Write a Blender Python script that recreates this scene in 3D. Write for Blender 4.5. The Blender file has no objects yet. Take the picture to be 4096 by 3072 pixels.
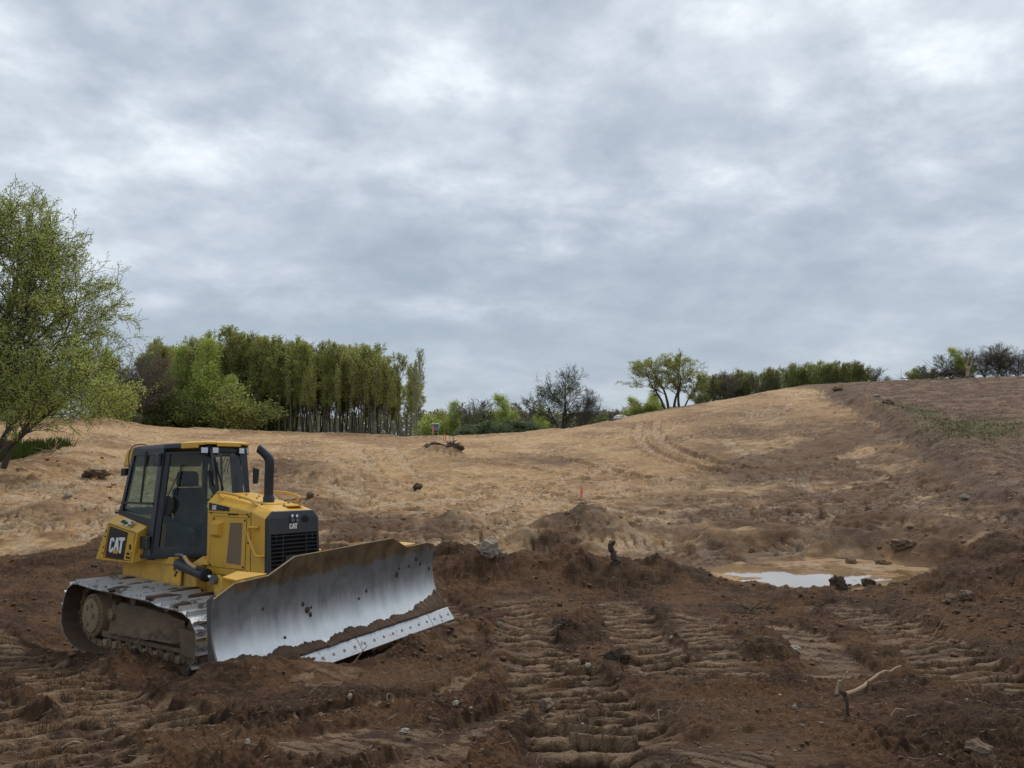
import bpy, bmesh, math, random
import numpy as np
from mathutils import Vector, Matrix

# ------------------------------------------------------------------ camera, sky, sun
scene = bpy.context.scene
COL = scene.collection
CAM_H = 1.9                      # eye height above the ground datum
PITCH = math.radians(4.16)
FOC = 3077.0                     # focal length in pixels of the 4096 px wide frame
cam_data = bpy.data.cameras.new("camera")
cam_data.sensor_width = 36.0
cam_data.lens = 36.0 * FOC / 4096.0
cam_data.clip_start = 0.05
cam_data.clip_end = 6000.0
cam = bpy.data.objects.new("camera", cam_data)
COL.objects.link(cam)
cam.location = (0, 0, CAM_H)
cam.rotation_euler = (math.radians(90) + PITCH, 0, 0)
scene.camera = cam
scene.view_settings.view_transform = 'Standard'
scene.view_settings.look = 'None'
scene.view_settings.exposure = 0.38
scene.view_settings.gamma = 1.0
scene.cycles.max_bounces = 9
scene.cycles.diffuse_bounces = 5
scene.cycles.glossy_bounces = 3
scene.cycles.transparent_max_bounces = 16
scene.cycles.use_denoising = True

SUN_EL, SUN_AZ = math.radians(50), math.radians(22)     # azimuth from +Y towards +X

world = bpy.data.worlds.new("World")
scene.world = world
world.use_nodes = True


class NT:
    def __init__(s, tree):
        s.t = tree
        tree.nodes.clear()

    def n(s, typ, **kw):
        nd = s.t.nodes.new(typ)
        ins = kw.pop('ins', {})
        for k, v in kw.items():
            setattr(nd, k, v)
        for k, v in ins.items():
            s.link(v, nd.inputs[k]) if isinstance(v, bpy.types.NodeSocket) else setattr(nd.inputs[k], 'default_value', v)
        return nd

    def link(s, a, b):
        s.t.links.new(a, b)

    def math(s, op, a, b=0.0, c=None):
        nd = s.n('ShaderNodeMath', operation=op)
        for i, v in enumerate((a, b) if c is None else (a, b, c)):
            s.link(v, nd.inputs[i]) if isinstance(v, bpy.types.NodeSocket) else setattr(nd.inputs[i], 'default_value', v)
        return nd.outputs[0]

    def vmath(s, op, a, b=(0, 0, 0)):
        nd = s.n('ShaderNodeVectorMath', operation=op)
        for i, v in enumerate((a, b)):
            s.link(v, nd.inputs[i]) if isinstance(v, bpy.types.NodeSocket) else setattr(nd.inputs[i], 'default_value', v)
        return nd.outputs[1] if op in ('DOT_PRODUCT', 'LENGTH', 'DISTANCE') else nd.outputs[0]

    def mix(s, f, a, b, blend='MIX'):
        nd = s.n('ShaderNodeMix', data_type='RGBA', blend_type=blend, clamp_factor=True)
        for i, v in ((0, f), (6, a), (7, b)):
            if isinstance(v, bpy.types.NodeSocket):
                s.link(v, nd.inputs[i])
            else:
                nd.inputs[i].default_value = v if i == 0 else (*v[:3], 1)
        return nd.outputs[2]

    def noise(s, vec, scale, detail=4, rough=.55, dist=0.0, out='Fac', lac=2.0):
        nd = s.n('ShaderNodeTexNoise')
        nd.inputs['Scale'].default_value = scale
        nd.inputs['Detail'].default_value = detail
        nd.inputs['Roughness'].default_value = rough
        nd.inputs['Lacunarity'].default_value = lac
        nd.inputs['Distortion'].default_value = dist
        if vec is not None:
            s.link(vec, nd.inputs['Vector'])
        return nd.outputs[out]

    def ramp(s, fac, stops, interp='LINEAR'):
        nd = s.n('ShaderNodeValToRGB')
        cr = nd.color_ramp
        cr.interpolation = interp
        while len(cr.elements) > 1:
            cr.elements.remove(cr.elements[-1])
        cr.elements[0].position = stops[0][0]
        for p, c in stops[1:]:
            cr.elements.new(p)
        for el, (p, c) in zip(cr.elements, stops):
            el.color = (c, c, c, 1) if isinstance(c, (int, float)) else (*c, 1)
        s.link(fac, nd.inputs[0])
        return nd.outputs[0]


def px_dir(px, py):
    x, y = (px - 2048) / FOC, (py - 1536) / FOC
    return Vector((x, math.cos(PITCH) + y * math.sin(PITCH), math.sin(PITCH) - y * math.cos(PITCH)))


def build_world():
    w = NT(world.node_tree)
    tc = w.n('ShaderNodeTexCoord').outputs['Generated']
    sep = w.n('ShaderNodeSeparateXYZ', ins={0: tc})
    z = w.math('MAXIMUM', sep.outputs[2], 0.0)
    den = w.math('ADD', z, 0.30)
    u = w.math('DIVIDE', sep.outputs[0], den)
    v = w.math('DIVIDE', sep.outputs[1], den)
    uv = w.n('ShaderNodeCombineXYZ', ins={0: u, 1: v}).outputs[0]
    uvs = w.vmath('MULTIPLY', uv, (1.5, 1.6, 1.0))
    big = w.noise(w.vmath('ADD', uvs, (3.1, 1.7, 0)), 0.75, 3, .5, 0.5)
    mid = w.noise(w.vmath('ADD', uvs, (9.3, 4.2, 0)), 1.9, 6, .56, .2)
    fine = w.noise(w.vmath('ADD', uvs, (1.3, 7.7, 0)), 4.6, 8, .6, .15)
    dens = w.math('ADD', w.math('MULTIPLY', big, .38), w.math('ADD', w.math('MULTIPLY', mid, .38), w.math('MULTIPLY', fine, .24)))
    # places where the cloud deck is thinner (bright) or thicker (dark), as directions in the sky
    for (px, py, wd, ht, amp) in ((2330, 900, 420, 110, .105), (2150, 1010, 260, 60, .08), (3680, 300, 260, 110, .095), (1750, 330, 520, 120, .035), (2700, 60, 450, 120, .06),
                          (1900, 1240, 420, 60, .12), (3350, 700, 450, 150, .05), (700, 420, 500, 300, .03), (1300, 1120, 260, 60, .05), (3150, 430, 160, 110, .055),
                          (1150, 900, 650, 200, -.055), (2850, 420, 260, 180, -.07), (3550, 1180, 900, 250, -.03), (1500, 480, 300, 90, -.045), (600, 250, 260, 200, -.02),
                          (1500, 1330, 900, 60, -.03), (2600, 1000, 300, 120, -.03), (0, 1000, 300, 300, .03)):
        d0 = px_dir(px, py).normalized()
        right = Vector((d0.y, -d0.x, 0)).normalized()
        up = right.cross(d0)
        a = w.math('DIVIDE', w.vmath('DOT_PRODUCT', tc, tuple(right)), wd / FOC)
        b = w.math('DIVIDE', w.vmath('DOT_PRODUCT', tc, tuple(up)), ht / FOC)
        r2 = w.math('ADD', w.math('MULTIPLY', a, a), w.math('MULTIPLY', b, b))
        front = w.math('GREATER_THAN', w.vmath('DOT_PRODUCT', tc, tuple(d0)), 0.0)
        g = w.math('MULTIPLY', w.math('POWER', 2.718, w.math('MULTIPLY', r2, -1.0)), front)
        # ragged edges: the spot acts through the fine noise
        g = w.math('MULTIPLY', g, w.math('ADD', w.math('MULTIPLY', w.math('ADD', mid, fine), 1.3), -.3))
        dens = w.math('ADD', dens, w.math('MULTIPLY', g, amp * .85))
    col = w.ramp(dens, [(0.30, (.245, .298, .368)), (0.40, (.306, .360, .432)), (0.48, (.392, .446, .514)), (0.55, (.51, .562, .622)), (0.61, (.66, .71, .76)), (0.69, (.87, .895, .915))])
    # the deck turns bluer and darker where one looks along it, near the horizon
    hz = w.ramp(z, [(0.0, 1.0), (0.12, .75), (0.30, 0.0)])
    col = w.mix(w.math('MULTIPLY', hz, .72), col, (.298, .362, .434))
    # below the horizon: dull ground light
    below = w.math('LESS_THAN', sep.outputs[2], -0.02)
    col = w.mix(below, col, (.12, .10, .08))
    colx = w.vmath('MULTIPLY', col, (10.0, 10.0, 10.0))
    sky = w.n('ShaderNodeTexSky', sky_type='NISHITA')
    sky.sun_disc = False
    sky.sun_elevation = SUN_EL
    sky.sun_rotation = SUN_AZ
    sky.air_density = 1.0
    sky.dust_density = 2.0
    fin = w.mix(0.94, sky.outputs[0], colx)
    bg = w.n('ShaderNodeBackground', ins={'Color': fin, 'Strength': 0.1})
    out = w.n('ShaderNodeOutputWorld')
    w.link(bg.outputs[0], out.inputs[0])


build_world()
sun_d = bpy.data.lights.new("sun", 'SUN')
sun_d.energy = 1.45
sun_d.angle = math.radians(16)
sun_d.color = (1.0, .90, .76)
sun = bpy.data.objects.new("sun", sun_d)
COL.objects.link(sun)
sd = Vector((math.cos(SUN_EL) * math.sin(SUN_AZ), math.cos(SUN_EL) * math.cos(SUN_AZ), math.sin(SUN_EL)))
sun.rotation_euler = sd.to_track_quat('Z', 'Y').to_euler()


# ------------------------------------------------------------------ helpers
def tag(o, label=None, cat=None, group=None, kind=None):
    for k, v in (('label', label), ('category', cat), ('group', group), ('kind', kind)):
        if v:
            o[k] = v
    return o


def empty(name, mat=None, loc=None, **kw):
    o = bpy.data.objects.new(name, None)
    COL.objects.link(o)
    o.empty_display_size = .3
    if mat is not None:
        o.matrix_world = mat
    if loc is not None:
        o.location = loc
    return tag(o, **kw)


class MB:
    """collects boxes, bars, tubes, prisms ...; build() links them as one mesh object"""

    def __init__(s):
        s.v, s.f, s.mi, s.cur = [], [], [], 0

    def add(s, vs, fs):
        b = len(s.v)
        s.v += [tuple(p) for p in vs]
        s.f += [tuple(i + b for i in f) for f in fs]
        s.mi += [s.cur] * len(fs)
        return s

    def box(s, x0, x1, y0, y1, z0, z1):
        return s.hexa([(x0, y0, z0), (x1, y0, z0), (x1, y1, z0), (x0, y1, z0), (x0, y0, z1), (x1, y0, z1), (x1, y1, z1), (x0, y1, z1)])

    def hexa(s, p):
        return s.add(p, [(0, 3, 2, 1), (4, 5, 6, 7), (0, 1, 5, 4), (1, 2, 6, 5), (2, 3, 7, 6), (3, 0, 4, 7)])

    def prism(s, pts, ext):
        """polygon of 3-D points extruded by vector ext"""
        n = len(pts)
        e = Vector(ext)
        a = [Vector(p) for p in pts]
        vs = a + [p + e for p in a]
        return s.add(vs, [tuple(range(n))[::-1], tuple(range(n, 2 * n))] + [(i, (i + 1) % n, (i + 1) % n + n, i + n) for i in range(n)])

    def ring(s, outer, inner, ext):
        n = len(outer)
        e = Vector(ext)
        o = [Vector(p) for p in outer]
        i_ = [Vector(p) for p in inner]
        vs = o + i_ + [p + e for p in o] + [p + e for p in i_]
        fs = []
        for k in range(n):
            m = (k + 1) % n
            fs += [(k, m, n + m, n + k), (2 * n + k, 3 * n + k, 3 * n + m, 2 * n + m), (k, 2 * n + k, 2 * n + m, m), (n + k, n + m, 3 * n + m, 3 * n + k)]
        return s.add(vs, fs)

    def bar(s, a, b, w, h=None, up=(0, 0, 1)):
        a, b = Vector(a), Vector(b)
        h = w if h is None else h
        d = (b - a).normalized()
        u = Vector(up)
        r = d.cross(u)
        if r.length < 1e-4:
            r = d.cross(Vector((1, 0, 0)))
        r.normalize()
        u = r.cross(d)
        q = [r * sx * w / 2 + u * sz * h / 2 for sx, sz in ((-1, -1), (1, -1), (1, 1), (-1, 1))]
        return s.add([a + t for t in q] + [b + t for t in q], [(0, 3, 2, 1), (4, 5, 6, 7), (0, 1, 5, 4), (1, 2, 6, 5), (2, 3, 7, 6), (3, 0, 4, 7)])

    def tube(s, pts, r, n=10, cap=True):
        pts = [Vector(p) for p in pts]
        rs = r if isinstance(r, (list, tuple)) else [r] * len(pts)
        rings = []
        ref = None
        for i, p in enumerate(pts):
            d = (pts[min(i + 1, len(pts) - 1)] - pts[max(i - 1, 0)]).normalized()
            if ref is None:
                ref = d.cross(Vector((0, 0, 1)))
                if ref.length < .1:
                    ref = d.cross(Vector((1, 0, 0)))
            ref = (ref - d * ref.dot(d)).normalized()
            q = d.cross(ref)
            rings.append([p + (ref * math.cos(2 * math.pi * k / n) + q * math.sin(2 * math.pi * k / n)) * rs[i] for k in range(n)])
        vs = [v for rg in rings for v in rg]
        fs = []
        for i in range(len(rings) - 1):
            for k in range(n):
                m = (k + 1) % n
                fs.append((i * n + k, i * n + m, (i + 1) * n + m, (i + 1) * n + k))
        if cap:
            fs += [tuple(range(n))[::-1], tuple(range((len(rings) - 1) * n, len(rings) * n))]
        return s.add(vs, fs)

    def cyl(s, a, b, r, n=20):
        return s.tube([a, b], r, n)

    def build(s, name, mat, parent=None, smooth=False, bevel=0.0, label=None):
        me = bpy.data.meshes.new(name)
        me.from_pydata(s.v, [], s.f)
        mats = mat if isinstance(mat, (list, tuple)) else [mat]
        for m in mats:
            me.materials.append(m)
        if len(mats) > 1:
            me.polygons.foreach_set('material_index', s.mi)
        bm = bmesh.new()
        bm.from_mesh(me)
        bmesh.ops.recalc_face_normals(bm, faces=bm.faces)
        bm.to_mesh(me)
        bm.free()
        o = bpy.data.objects.new(name, me)
        COL.objects.link(o)
        if parent is not None:
            o.parent = parent
        if smooth:
            me.polygons.foreach_set('use_smooth', [True] * len(me.polygons))
            me.set_sharp_from_angle(angle=math.radians(38))
        if bevel:
            b = o.modifiers.new('bevel', 'BEVEL')
            b.width = bevel
            b.segments = 2
            b.limit_method = 'ANGLE'
            b.angle_limit = math.radians(35)
        if label:
            o['label'] = label
        return o


def np_mesh(name, V, F, mat, parent=None, smooth=False):
    """V (n,3), F (m,3) or (m,4) -> linked mesh object, fast"""
    V = np.ascontiguousarray(V, np.float32)
    F = np.ascontiguousarray(F, np.int32)
    me = bpy.data.meshes.new(name)
    me.vertices.add(len(V))
    me.vertices.foreach_set('co', V.ravel())
    k = F.shape[1]
    me.loops.add(F.size)
    me.loops.foreach_set('vertex_index', F.ravel())
    me.polygons.add(len(F))
    me.polygons.foreach_set('loop_start', np.arange(0, F.size, k, dtype=np.int32))
    me.polygons.foreach_set('loop_total', np.full(len(F), k, np.int32))
    me.update(calc_edges=True)
    if smooth:
        me.polygons.foreach_set('use_smooth', np.ones(len(F), bool))
    me.materials.append(mat)
    o = bpy.data.objects.new(name, me)
    COL.objects.link(o)
    if parent is not None:
        o.parent = parent
    return o


# numpy gradient noise
def _h(ix, iy, seed):
    h = (ix.astype(np.uint32) * np.uint32(374761393) + iy.astype(np.uint32) * np.uint32(668265263) + np.uint32((seed * 974634777) & 0xffffffff))
    h = (h ^ (h >> np.uint32(13))) * np.uint32(1274126177)
    return h ^ (h >> np.uint32(16))


def pn(x, y, seed=0):
    fx, fy = np.floor(x), np.floor(y)
    ix, iy = fx.astype(np.int64), fy.astype(np.int64)
    dx, dy = (x - fx).astype(np.float32), (y - fy).astype(np.float32)
    ux, uy = dx * dx * dx * (dx * (dx * 6 - 15) + 10), dy * dy * dy * (dy * (dy * 6 - 15) + 10)

    def g(i, j):
        a = _h(ix + i, iy + j, seed).astype(np.float32) * np.float32(2 * math.pi / 4294967296.0)
        return np.cos(a) * (dx - i) + np.sin(a) * (dy - j)
    a, b, c, d = g(0, 0), g(1, 0), g(0, 1), g(1, 1)
    return ((a + (b - a) * ux) + ((c + (d - c) * ux) - (a + (b - a) * ux)) * uy) * 1.5


def fbm(x, y, octs=4, seed=0, gain=.5, lac=2.03):
    t, a = 0, 1.0
    for k in range(octs):
        t = t + a * pn(x * lac ** k, y * lac ** k, seed + k * 17)
        a *= gain
    return t


def sstep(a, b, x):
    t = np.clip((x - a) / (b - a), 0, 1)
    return t * t * (3 - 2 * t)
# ------------------------------------------------------------------ terrain
CP, SP = math.cos(PITCH), math.sin(PITCH)


def ray_ae(px, py):
    """a = X/Y and e = (Z-CAM_H)/Y of the viewing ray of a place in the photograph"""
    x, y = (np.asarray(px, float) - 2048) / FOC, (np.asarray(py, float) - 1536) / FOC
    q = CP + y * SP
    return x / q, (SP - y * CP) / q


def ae_px(a, e):
    y = (SP - e * CP) / (CP + e * SP)
    q = CP + y * SP
    return 2048 + FOC * a * q, 1536 + FOC * y


def pt(px, py, Y):
    a, e = ray_ae(px, py)
    return Vector((float(a) * Y, Y, CAM_H + float(e) * Y))


# bulldozer pose
_R = [[0.798548539852214, 0.6011231879502178, -0.031163157870541636], [-0.1068601997236075, 0.09062587483937776, -0.9901352677915416], [-0.5923690802320188, 0.7940011736251805, 0.13660530394866607]]
_T = [-5.251310765173463, 3.9086780159640377, 11.882879381110216]


def cam2world(v):
    return Vector((v[0], v[2] * CP + v[1] * SP, v[2] * SP - v[1] * CP))


DZ = Matrix.Identity(4)
for j in range(3):
    c = cam2world([_R[0][j], _R[1][j], _R[2][j]])
    for i in range(3):
        DZ[i][j] = c[i]
o_ = cam2world(_T)
for i in range(3):
    DZ[i][3] = o_[i] + (CAM_H if i == 2 else 0)
DZI = DZ.inverted()


def dz(x, y, z):
    return DZ @ Vector((x, y, z))


CTRL = []
for row in (
    # (px, py, Y) : places in the photograph with their distance
    [(-900, 3072, 4.7), (0, 3072, 4.6), (1000, 3072, 4.5), (2048, 3072, 4.4), (3072, 3072, 4.3), (4096, 3072, 4.2), (5000, 3072, 4.2)],
    [(-900, 2850, 6.6), (0, 2850, 6.5), (700, 2850, 6.5), (1300, 2850, 6.3), (2048, 2850, 6.2), (3100, 2850, 6.0), (4096, 2830, 5.8), (5000, 2800, 5.8)],
    [(0, 2690, 9.0), (1300, 2720, 7.9), (2048, 2700, 8.2), (3100, 2700, 8.0), (3900, 2690, 7.7), (4700, 2640, 7.7)],
    [(-700, 2560, 11), (0, 2540, 11.2), (1900, 2560, 10.2), (2500, 2550, 10.2), (3300, 2550, 10), (4100, 2520, 10), (5000, 2480, 10)],
    [(2000, 2440, 12.3), (2500, 2440, 12.3), (3100, 2450, 12), (3600, 2440, 12), (4300, 2400, 12)],
    [(-700, 2360, 14.5), (100, 2350, 14.8)],
    [(1450, 2300, 15.5), (2000, 2300, 16.3), (2600, 2290, 16.6), (3300, 2290, 17.0), (3900, 2270, 17), (4700, 2250, 17)],
    [(-700, 2225, 17.5), (0, 2215, 17.7), (600, 2190, 18.2), (1200, 2170, 18.8), (1950, 2220, 18.5)],
    [(-700, 2060, 21), (0, 2050, 21), (400, 2050, 22.5), (800, 2050, 24), (1300, 2060, 24.5), (2048, 2110, 24), (2700, 2117, 24), (3200, 2115, 23.5), (3700, 2120, 22), (4200, 2100, 21), (4800, 2090, 21)],
    [(-700, 1940, 26), (0, 1930, 27), (300, 1900, 33), (700, 1900, 38), (1300, 1950, 36), (2048, 2000, 34), (2700, 1980, 36), (3200, 1980, 33), (3700, 1990, 29), (4200, 1980, 28), (4800, 1980, 28)],
    [(-700, 1890, 31), (0, 1875, 32), (320, 1800, 42), (700, 1800, 55), (1300, 1850, 55), (2048, 1900, 52), (2700, 1870, 52), (3200, 1850, 48), (3700, 1850, 42), (4200, 1840, 38), (4800, 1840, 38)],
    [(-700, 1820, 45), (0, 1790, 46), (320, 1740, 58), (700, 1750, 74), (1300, 1780, 75), (1770, 1803, 62), (2048, 1830, 70), (2700, 1760, 70), (3200, 1720, 66), (3700, 1700, 60), (4200, 1690, 55), (4800, 1690, 55)],
    [(-700, 1740, 70), (0, 1705, 75), (300, 1688, 82), (700, 1712, 92), (1300, 1741, 95), (1700, 1752, 98), (2048, 1742, 100), (2330, 1705, 102), (2600, 1648, 102), (2900, 1600, 100), (3200, 1546, 98), (3400, 1532, 97), (3700, 1518, 95), (4096, 1506, 92), (4800, 1495, 92)],
    [(-700, 1745, 100), (0, 1725, 105), (300, 1712, 110), (700, 1735, 115), (1300, 1765, 118), (2048, 1772, 125), (2600, 1690, 128), (3200, 1590, 125), (3700, 1560, 122), (4096, 1550, 120), (4800, 1540, 120)],
    [(-700, 1757, 180), (700, 1757, 180), (2048, 1765, 180), (2900, 1700, 190), (3700, 1650, 200), (4800, 1640, 200)],
    [(px, 1763, 500) for px in (-700, 700, 2048, 3400, 4800)],
    [(px, 1761, 3000) for px in (-700, 700, 2048, 3400, 4800)],
):
    for px, py, Y in row:
        a, e = ray_ae(px, py)
        CTRL.append((float(a), math.log(Y), float(e)))


def ctrl_xyz(p):
    q = p
    CTRL.append((q.x / q.y, math.log(q.y), (q.z - CAM_H) / q.y))


# ground under the bulldozer's tracks and blade
for q in ((-.6, -1.5, .02), (.9, -1.6, .0), (2.4, -1.6, .02), (-.6, 1.4, 0), (1.2, 0, .03), (1.2, 1.4, 0), (2.8, 1.4, 0), (3.2, 0, 0), (-1.8, -.5, .0), (4.55, -1.9, .22), (4.6, -.9, .10), (4.5, .2, .08), (4.35, 1.9, .05), (3.3, -1.5, .0)):
    ctrl_xyz(dz(*q))
for Y in (2.5, 1.5):
    for a in (-2, -1, 0, 1, 2):
        CTRL.append((a, math.log(Y), (-1.72 - .02 * Y) / Y))
C = np.array(CTRL)
KA, KL = 1.6, 1.0


def _tps(P, Q):
    d2 = ((P[:, None, :] - Q[None, :, :]) ** 2).sum(2) + 1e-9
    return .5 * d2 * np.log(d2)


_P = np.stack([C[:, 0] * KA, C[:, 1] * KL], 1)
# interpolate zrel = e*Y**0.35 (keeps near and far in one range)
_W = C[:, 2]
nC = len(C)
A_ = np.zeros((nC + 3, nC + 3))
A_[:nC, :nC] = _tps(_P, _P) + np.eye(nC) * 2e-4
A_[:nC, nC] = A_[nC, :nC] = 1
A_[:nC, nC + 1:] = _P
A_[nC + 1:, :nC] = _P.T
sol = np.linalg.solve(A_, np.concatenate([_W, np.zeros(3)]))
GA = np.linspace(-1.35, 1.35, 260)
GL = np.linspace(math.log(2.0), math.log(3000), 420)
gx, gy = np.meshgrid(GA, GL, indexing='ij')
Q_ = np.stack([gx.ravel() * KA, gy.ravel() * KL], 1)
GE = (np.concatenate([_tps(Q_[i:i + 20000], _P) @ sol[:nC] for i in range(0, len(Q_), 20000)]) + sol[nC] + Q_ @ sol[nC + 1:]).reshape(gx.shape)


def base_e(a, Y):
    a = np.clip(a, -1.34, 1.34)
    l = np.clip(np.log(np.maximum(Y, 2.01)), GL[0], GL[-1] - 1e-6)
    i = (a - GA[0]) / (GA[1] - GA[0])
    j = (l - GL[0]) / (GL[1] - GL[0])
    i0 = np.clip(np.floor(i).astype(int), 0, len(GA) - 2)
    j0 = np.clip(np.floor(j).astype(int), 0, len(GL) - 2)
    fi, fj = i - i0, j - j0
    return (GE[i0, j0] * (1 - fi) + GE[i0 + 1, j0] * fi) * (1 - fj) + (GE[i0, j0 + 1] * (1 - fi) + GE[i0 + 1, j0 + 1] * fi) * fj


def base_z(x, y):
    """height of the broad land form"""
    x, y = np.asarray(x, float), np.asarray(y, float)
    yy = np.maximum(y, 2.5)
    z = CAM_H + base_e(x / yy, yy) * yy
    z0 = CAM_H - 1.76
    f = sstep(2.5, 3.6, y)
    z = z0 + (z - z0) * f
    return z


def on_ground(px, py, y0=3.0, y1=140.0):
    """first place along a viewing ray that meets the broad land form"""
    a, e = ray_ae(px, py)
    Y = np.geomspace(y0, y1, 1500)
    z = base_z(a * Y, Y)
    hit = np.nonzero(CAM_H + e * Y <= z)[0]
    k = hit[0] if len(hit) else len(Y) - 1
    return Vector((float(a * Y[k]), float(Y[k]), float(z[k])))


def seg_dist(x, y, P, closed=False):
    """signed offset, arclength and nearest distance to a polyline"""
    P = np.array(P, float)
    best = np.full(x.shape, 1e9)
    s_at = np.zeros(x.shape)
    side = np.zeros(x.shape)
    idx = np.zeros(x.shape)
    L = 0.0
    for k in range(len(P) - 1):
        p, q = P[k, :2], P[k + 1, :2]
        d = q - p
        ln = math.hypot(*d)
        d = d / ln
        t = np.clip((x - p[0]) * d[0] + (y - p[1]) * d[1], 0, ln)
        cx, cy = p[0] + d[0] * t, p[1] + d[1] * t
        dist = np.hypot(x - cx, y - cy)
        m = dist < best
        best = np.where(m, dist, best)
        s_at = np.where(m, L + t, s_at)
        side = np.where(m, (x - p[0]) * -d[1] + (y - p[1]) * d[0], side)
        idx = np.where(m, k + t / ln, idx)
        L += ln
    return np.where(side >= 0, best, -best), s_at, idx, L


def smooth_path(P, n=4):
    P = [Vector(p) for p in P]
    out = []
    for i in range(len(P) - 1):
        a, b, c, d = P[max(i - 1, 0)], P[i], P[i + 1], P[min(i + 2, len(P) - 1)]
        for k in range(n):
            t = k / n
            out.append(.5 * ((2 * b) + (c - a) * t + (2 * a - 5 * b + 4 * c - d) * t * t + (3 * b - a - 3 * c + d) * t ** 3))
    return out + [P[-1]]


# --- ridges: crest nodes (px, py, Y) , half width, roughness
RIDGES = [
    # dark berm between the foreground and the sandy cut
    ([(1800, 2215, 15.2), (1900, 2200, 15.2), (2000, 2232, 15.1), (2180, 2225, 15.0), (2275, 2186, 15.0), (2350, 2222, 15.0), (2440, 2240, 15.0), (2600, 2245, 14.9), (2760, 2268, 14.8), (2920, 2330, 14.7),
      (3100, 2350, 14.7), (3300, 2354, 14.7), (3500, 2350, 14.6), (3640, 2335, 14.3), (3760, 2300, 13.8), (3900, 2290, 13.2), (4150, 2270, 12.6), (4500, 2250, 12.0)], .75),
    # mound edge left of it
    ([(1250, 2215, 16.2), (1500, 2195, 16.2), (1720, 2195, 16.0), (1800, 2185, 15.8)], .8),
    # windrow on the border between the sandy hill and the cleared hilltop
    ([(3230, 1545, 96), (3340, 1560, 88), (3430, 1620, 78), (3560, 1690, 66), (3700, 1770, 55), (3850, 1870, 43), (3960, 1960, 34), (4080, 2060, 25)], 1.5, [.15, .35, .8, 1.0, 1.0, .9, .8, .6]),
    ([(3330, 1800, 56), (3500, 1860, 48), (3650, 1930, 40), (3800, 1985, 33)], .9, .35),
    # spoil bank right of the cab
    ([(1010, 1900, 40), (1130, 1850, 42), (1250, 1845, 42), (1330, 1880, 40)], 2.2, .9),
    # edge spoil along the crest
    ([(20, 1668, 72), (150, 1680, 76), (300, 1683, 80), (420, 1682, 84), (520, 1697, 86)], 1.5, .45),
    ([(800, 1716, 92), (1100, 1730, 94), (1400, 1741, 95), (1550, 1748, 95)], 1.4, .35),
    ([(1680, 1742, 96), (1780, 1742, 96)], 1.6, .3),
    ([(1850, 1744, 98), (1980, 1732, 98), (2200, 1722, 100)], 1.3, .4),
    ([(1700, 1870, 45), (1950, 1850, 47), (2250, 1880, 44), (2500, 1930, 40)], 1.2, .25),
    ([(1380, 2090, 21.5), (1600, 2060, 22.5), (1800, 2020, 24), (2050, 1985, 27)], .7, .22),
    ([(150, 2060, 21), (400, 1975, 26), (560, 1920, 30)], .6, .25),
    ([(2400, 2120, 21), (2700, 2090, 23), (3000, 2080, 24), (3300, 2120, 22)], .6, .22),
    ([(3450, 2060, 24), (3800, 2120, 22), (4050, 2190, 17.5)], .7, .3),
    ([(2700, 1930, 40), (3000, 1880, 44), (3300, 1860, 46)], 1.2, .3),
    # the bank under the big tree at the left
    ([(-200, 1905, 31), (0, 1880, 31), (120, 1838, 33), (250, 1800, 36), (330, 1785, 39)], 1.4, .35),
    # low mounds in the sandy cut
    ([(2850, 2190, 20.0), (3000, 2180, 20.2), (3200, 2190, 20.0), (3400, 2190, 19.8), (3560, 2200, 19.4), (3720, 2220, 18.4)], .62, .55),
    ([(2850, 2140, 21.8), (2960, 2135, 21.8)], .6, .4),
    # spoil pushed up along the near track and ahead of the blade
]
MOUNDS = [
    # px, py(top), Y, rx, ry, sharp
    (2335, 2022, 21.6, 1.0, 1.1), (2230, 2085, 21.2, 1.2, .9), (2440, 2085, 21.2, .9, .8),
    (1740, 1783, 60, 1.6, 1.2), (1810, 1790, 60, .8, .8),
    (1290, 1990, 27, 1.0, .8), (1840, 2040, 24, .7, .6),
    (2200, 2110, 19.3, 1.2, .5), (1350, 2100, 21, 1.6, .8),
    (3900, 2030, 24, 1.4, .9), (3450, 2115, 21, 1.3, .6),
    (430, 1672, 80, 2.5, 1.5),
    (4400, 2420, 9.6, 2.0, 1.5), (4050, 2450, 11.3, 1.6, 1.0),
    (2480, 2620, 8.85, .20, .16), (2310, 2500, 10.6, .40, .25), (1990, 2640, 8.8, .3, .6),
    (3000, 2590, 9.1, .45, .3), (2880, 2760, 7.0, .45, .35), (3480, 2760, 6.95, .7, .28), (3640, 2790, 6.7, .3, .25),
]
_ridges = []
for rd_ in RIDGES:
    nodes, wd = rd_[:2]
    if len(rd_) > 2:
        P = smooth_path([Vector((float(ray_ae(n_[0], n_[1])[0]) * n_[2], n_[2], 0)) for n_ in nodes], 3)
        amp = np.interp(np.linspace(0, 1, len(P)), np.linspace(0, 1, len(rd_[2])), rd_[2]) if isinstance(rd_[2], list) else [rd_[2]] * len(P)
    else:
        P = smooth_path([pt(*n_) for n_ in nodes], 3)
        amp = [max(0.02, p.z - float(base_z(p.x, p.y))) for p in P]
    _ridges.append((P, np.array(amp), wd))
for pts_, amps_, wd in (
    # spoil along the outer side of the near track
    ([dz(.45, -1.75, 0), dz(1.2, -1.68, 0), dz(2.0, -1.66, 0), dz(2.75, -1.75, 0)], [.0, .17, .20, .05], .28),
    # in front of the blade: higher at its near end
    ([dz(4.45, -2.35, 0), dz(4.62, -1.75, 0), dz(4.66, -1.1, 0), dz(4.72, -.4, 0), dz(4.66, .5, 0), dz(4.6, 1.3, 0), dz(4.5, 2.1, 0)], [.16, .28, .15, .12, .18, .22, .22], .34),
):
    _ridges.append((pts_, np.array(amps_), wd))
_mounds = []
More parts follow.
